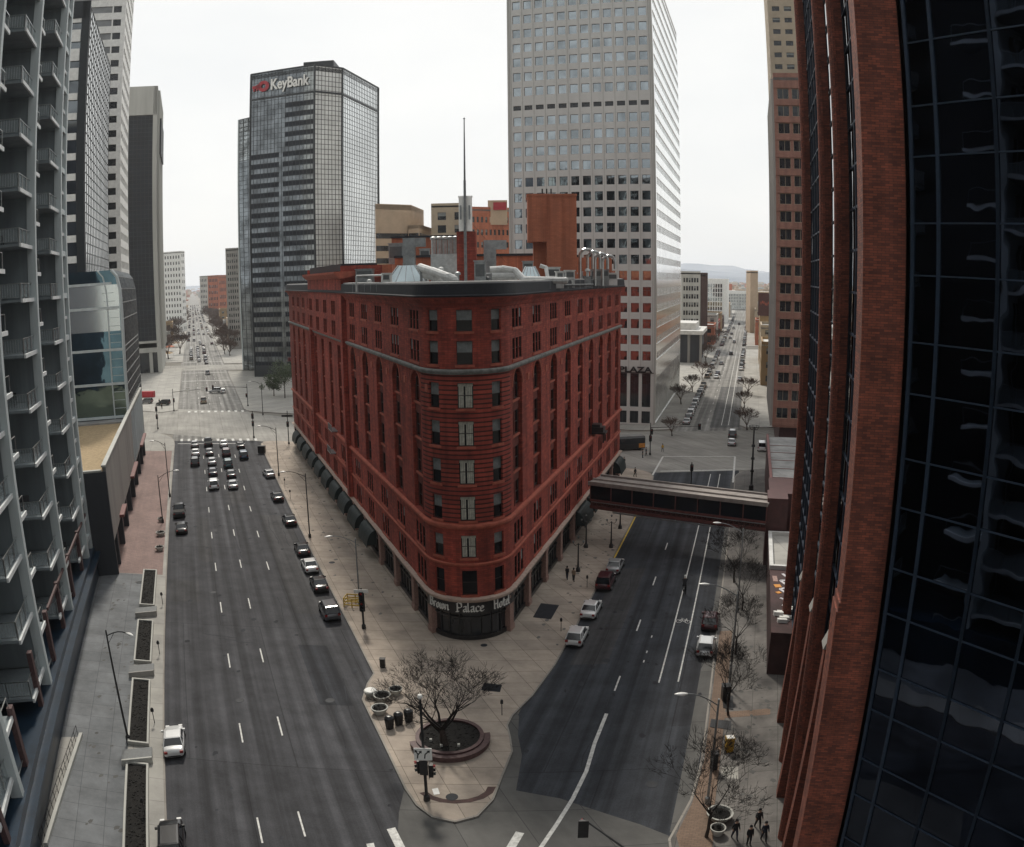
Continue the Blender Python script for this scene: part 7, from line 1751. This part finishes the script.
# ------------------------------------------------------------------ people
def body_mesh(pose, top, legs):
    """one continuous skinned body; joints in metres, facing -Y"""
    st = dict(stride=(.26, -.3), stand=(.05, -.04), ride=(.2, .1))[pose]
    V = []; E = []; Rr = []
    def v(x, y, z, r, p=None):
        V.append((x, y, z)); Rr.append(r)
        if p is not None: E.append((p, len(V)-1))
        return len(V)-1
    if pose == 'ride': hz, lean = 1.0, -.35
    else: hz, lean = .95, -.03
    pel = v(0, 0, hz, .175); sp = v(0, lean*.4, hz+.22, .165, pel); ch = v(0, lean*.85, hz+.45, .18, sp); nk = v(0, lean, hz+.58, .06, ch)
    hd0 = v(0, lean-.02, hz+.66, .075, nk); hd1 = v(0, lean-.03, hz+.74, .098, hd0); hd2 = v(0, lean-.02, hz+.82, .075, hd1); nose = v(0, lean-.125, hz+.73, .016, hd1)
    for s in (-1, 1):
        ear = v(s*.095, lean-.01, hz+.73, .016, hd1)
        sh = v(s*.18, lean*.8, hz+.48, .085, ch); f = (st[0] if s < 0 else st[1])
        if pose == 'ride': el = v(s*.27, lean-.2, hz+.3, .047, sh); wr = v(s*.24, lean-.42, hz+.22, .033, el); pm = v(s*.24, lean-.48, hz+.2, .036, wr); fd = Vector((0, -.5, -.85))
        else: el = v(s*.225, f*.25, hz+.22, .062, sh); wr = v(s*.215, f*.5-.08, hz+.0, .042, el); pm = v(s*.21, f*.55-.1, hz-.06, .036, wr); fd = Vector((0, -.15, -1))
        for k, ln in ((-1.5, .05), (-.5, .065), (.5, .062), (1.5, .048)):
            a = v(V[pm][0], V[pm][1]+k*.017, V[pm][2]-.03, .0095, pm); b_ = v(V[a][0]-s*.006, V[a][1]+fd.y*ln, V[a][2]+fd.z*ln*.9, .0085, a)
        th_ = v(V[pm][0]-s*.01, V[pm][1]-.04, V[pm][2]+.005, .0105, pm); v(V[th_][0]-s*.008, V[th_][1]-.02, V[th_][2]-.035, .009, th_)
        hp = v(s*.1, 0, hz-.06, .115, pel)
        if pose == 'ride':
            kn = v(s*.13, -.35 if s > 0 else -.15, hz-.35 if s > 0 else hz-.5, .07, hp); an_ = v(s*.13, -.2 if s > 0 else -.05, hz-.72 if s > 0 else hz-.9, .045, kn)
        else:
            g_ = st[0] if s > 0 else st[1]; kn = v(s*.1, -g_*.5-.03, .5, .085, hp); an_ = v(s*.1, -g_*.85+.02, .1, .055, kn)
        ft = v(s*.12, V[an_][1]-.1, V[an_][2]-.055, .042, an_); v(s*.125, V[ft][1]-.1, V[ft][2]-.0, .034, ft); v(s*.11, V[an_][1]+.05, V[an_][2]-.05, .036, an_)
    me = bpy.data.meshes.new('body'); me.from_pydata(V, E, []); o = bpy.data.objects.new('tmp', me); col.objects.link(o)
    md = o.modifiers.new('s', 'SKIN')
    for i, sv in enumerate(me.skin_vertices[0].data): sv.radius = (Rr[i], Rr[i]*(.78 if i in (pel, sp, ch) else 1)); sv.use_root = (i == pel)
    ss = o.modifiers.new('u', 'SUBSURF'); ss.levels = 1
    bpy.context.view_layer.update(); r = bpy.data.meshes.new_from_object(o.evaluated_get(bpy.context.evaluated_depsgraph_get())); r.name = 'body'; bpy.data.objects.remove(o)
    r.materials.clear()
    for m_ in (top, legs, 'skin', 'rubber'): r.materials.append(M[m_])
    for p in r.polygons:
        c = p.center; p.use_smooth = True
        p.material_index = 2 if (c.z > hz+.57 or (abs(c.x) > .175 and abs(c.z-(hz-.06)) < .11 and pose != 'ride') or (pose == 'ride' and c.y < lean-.43 and c.z > hz)) else (3 if c.z < .1 and pose != 'ride' else (1 if c.z < hz-.02 else 0))
    return r, hz, lean
_BM = {}
def person(loc, rz, pose, top, legs, label, group=None, z=.14, hair='cloth_black', hat=None):
    k = (pose, top, legs)
    if k not in _BM: _BM[k] = body_mesh(pose, top, legs)
    me, hz, lean = _BM[k]; t = thing('person', (loc[0], loc[1], z), label, 'person', group, rz); t.scale = (.94,)*3; link('body', me, t); mb = MB()
    rings = [[(math.cos(a)*r, lean+.005+math.sin(a)*r*1.08, hz+zz0) for a in [2*math.pi*i/10 for i in range(10)]] for r, zz0 in ((.092, .755), (.108, .8), (.095, .875), (.05, .915), (.01, .92))]; mb.loft(rings)
    mb.box(-.085, .085, lean+.04, lean+.11, hz+.66, hz+.8); mb.build('hair' if not hat else 'helmet', hat or hair, t); 
    for s in (-1, 1): mb = MB(); mb.ball((s*.035, lean-.118, hz+.755), .012, 6); mb.build('eye', 'cloth_black', t)
    return t
GP = 'people walking on the pavements'
for p, a, pose, tp, lg_, lab in (((567, 580), 160, 'stride', 'cloth_black', 'cloth_navy', 'person in black walking beside a companion in a pale top near the hotel wall'), ((573.5, 582), 165, 'stride', 'cloth_tan', 'cloth_black', 'person in a pale tan top walking near the hotel wall'),
        ((757, 829), 10, 'stride', 'cloth_black', 'cloth_black', 'person in black walking ahead of three others at the bottom right'), ((734, 840), 12, 'stride', 'cloth_black', 'cloth_navy', 'person in dark clothes, leftmost of the three walkers abreast at the bottom right'), ((748, 846), 8, 'stand', 'cloth_black', 'cloth_black', 'person in dark clothes, middle of the three walkers abreast at the bottom right'), ((763, 842), 5, 'stride', 'cloth_navy', 'cloth_black', 'person in dark blue, rightmost of the three walkers abreast at the bottom right'),
        ((635, 477), 40, 'stride', 'cloth_black', 'cloth_black', 'person in black crossing beside the last hotel awning'), ((642.5, 458), 80, 'stand', 'cloth_black', 'cloth_navy', 'person in dark clothes standing left of the signal mast by the plaza'), ((646, 456), 100, 'stride', 'cloth_navy', 'cloth_black', 'person in dark blue standing right beside the plaza signal mast'),
        ((662.5, 452), 200, 'stride', 'signal_yellow', 'cloth_grey', 'person in a yellow vest crouched near the first parked car by the plaza'), ((159.5, 404), 60, 'stride', 'cloth_navy', 'cloth_navy', 'person in dark blue walking on the left corner of the avenue'), ((162, 409), 30, 'stride', 'cloth_black', 'cloth_black', 'person in black following across the left corner of the avenue'),
        ((624, 466), 20, 'stand', 'cloth_black', 'cloth_black', 'person in black waiting by the hotel rear corner on the right')):
    q = spot(*p); person((q.x, q.y), R(a), pose, tp, lg_, lab, GP)
# cyclist in the cycle lane
q = spot(684, 594); hb = HR+R(90); person((q.x, q.y), hb, 'ride', 'cloth_black', 'cloth_black', 'cyclist in black with a white helmet riding in the cycle lane', z=.02, hat='white_paint')
t = thing('bicycle', (q.x, q.y, .01), 'dark bicycle under the rider in the cycle lane', 'bicycle', rz=hb)
for y in (-.55, .5):
    mb = MB(); rr_ = .33; N = 16
    for k in range(N): a, a2 = 2*math.pi*k/N, 2*math.pi*(k+1)/N; mb.tube((0, y+rr_*math.cos(a), .35+rr_*math.sin(a)), (0, y+rr_*math.cos(a2), .35+rr_*math.sin(a2)), .02, .02, 5)
    for k in range(6): a = k*math.pi/3; mb.tube((0, y, .35), (0, y+rr_*math.cos(a), .35+rr_*math.sin(a)), .005, .005, 3)
    mb.build('wheel', 'rubber', t)
mb = MB(); mb.path([(0, .5, .35), (0, .12, .38), (0, .2, .85), (0, -.38, .88), (0, .12, .38)], .018, 6); mb.path([(0, .5, .35), (0, .2, .8)], .014, 5); mb.path([(0, -.55, .35), (0, -.38, .98)], .018, 6); mb.build('frame', 'iron_black', t)
mb = MB(); mb.tube((-.24, -.42, 1.0), (.24, -.42, 1.0), .014, .014, 6); mb.build('handlebar', 'iron_black', t); mb = MB(); mb.box(-.07, .07, .08, .34, .87, .92); mb.build('saddle', 'rubber', t)
for o_ in bpy.data.objects:
    if o_.get('category') == 'bicycle' or 'cyclist' in str(o_.get('label', '')): o_.scale = (1.18,)*3
# ------------------------------------------------------------------ the air
hz_ = MB(); hz_.box(-9800, 14000, -400, 12500, -4.5, 260)
HZ = None
m = bpy.data.materials.new('haze'); m.use_nodes = True; nt = m.node_tree; nt.nodes.clear(); o_ = nt.nodes.new('ShaderNodeOutputMaterial'); pv = nt.nodes.new('ShaderNodeVolumePrincipled')
pv.inputs['Color'].default_value = (.92, .95, 1, 1); pv.inputs['Density'].default_value = .00009; pv.inputs['Anisotropy'].default_value = .45
nt.links.new(pv.outputs[0], o_.inputs['Volume']); M['haze'] = m

hb_ = hz_.build('haze', 'haze'); tag(hb_, kind='stuff'); hb_['label'] = 'thin pale haze filling the air over the whole city'; hb_['category'] = 'haze'
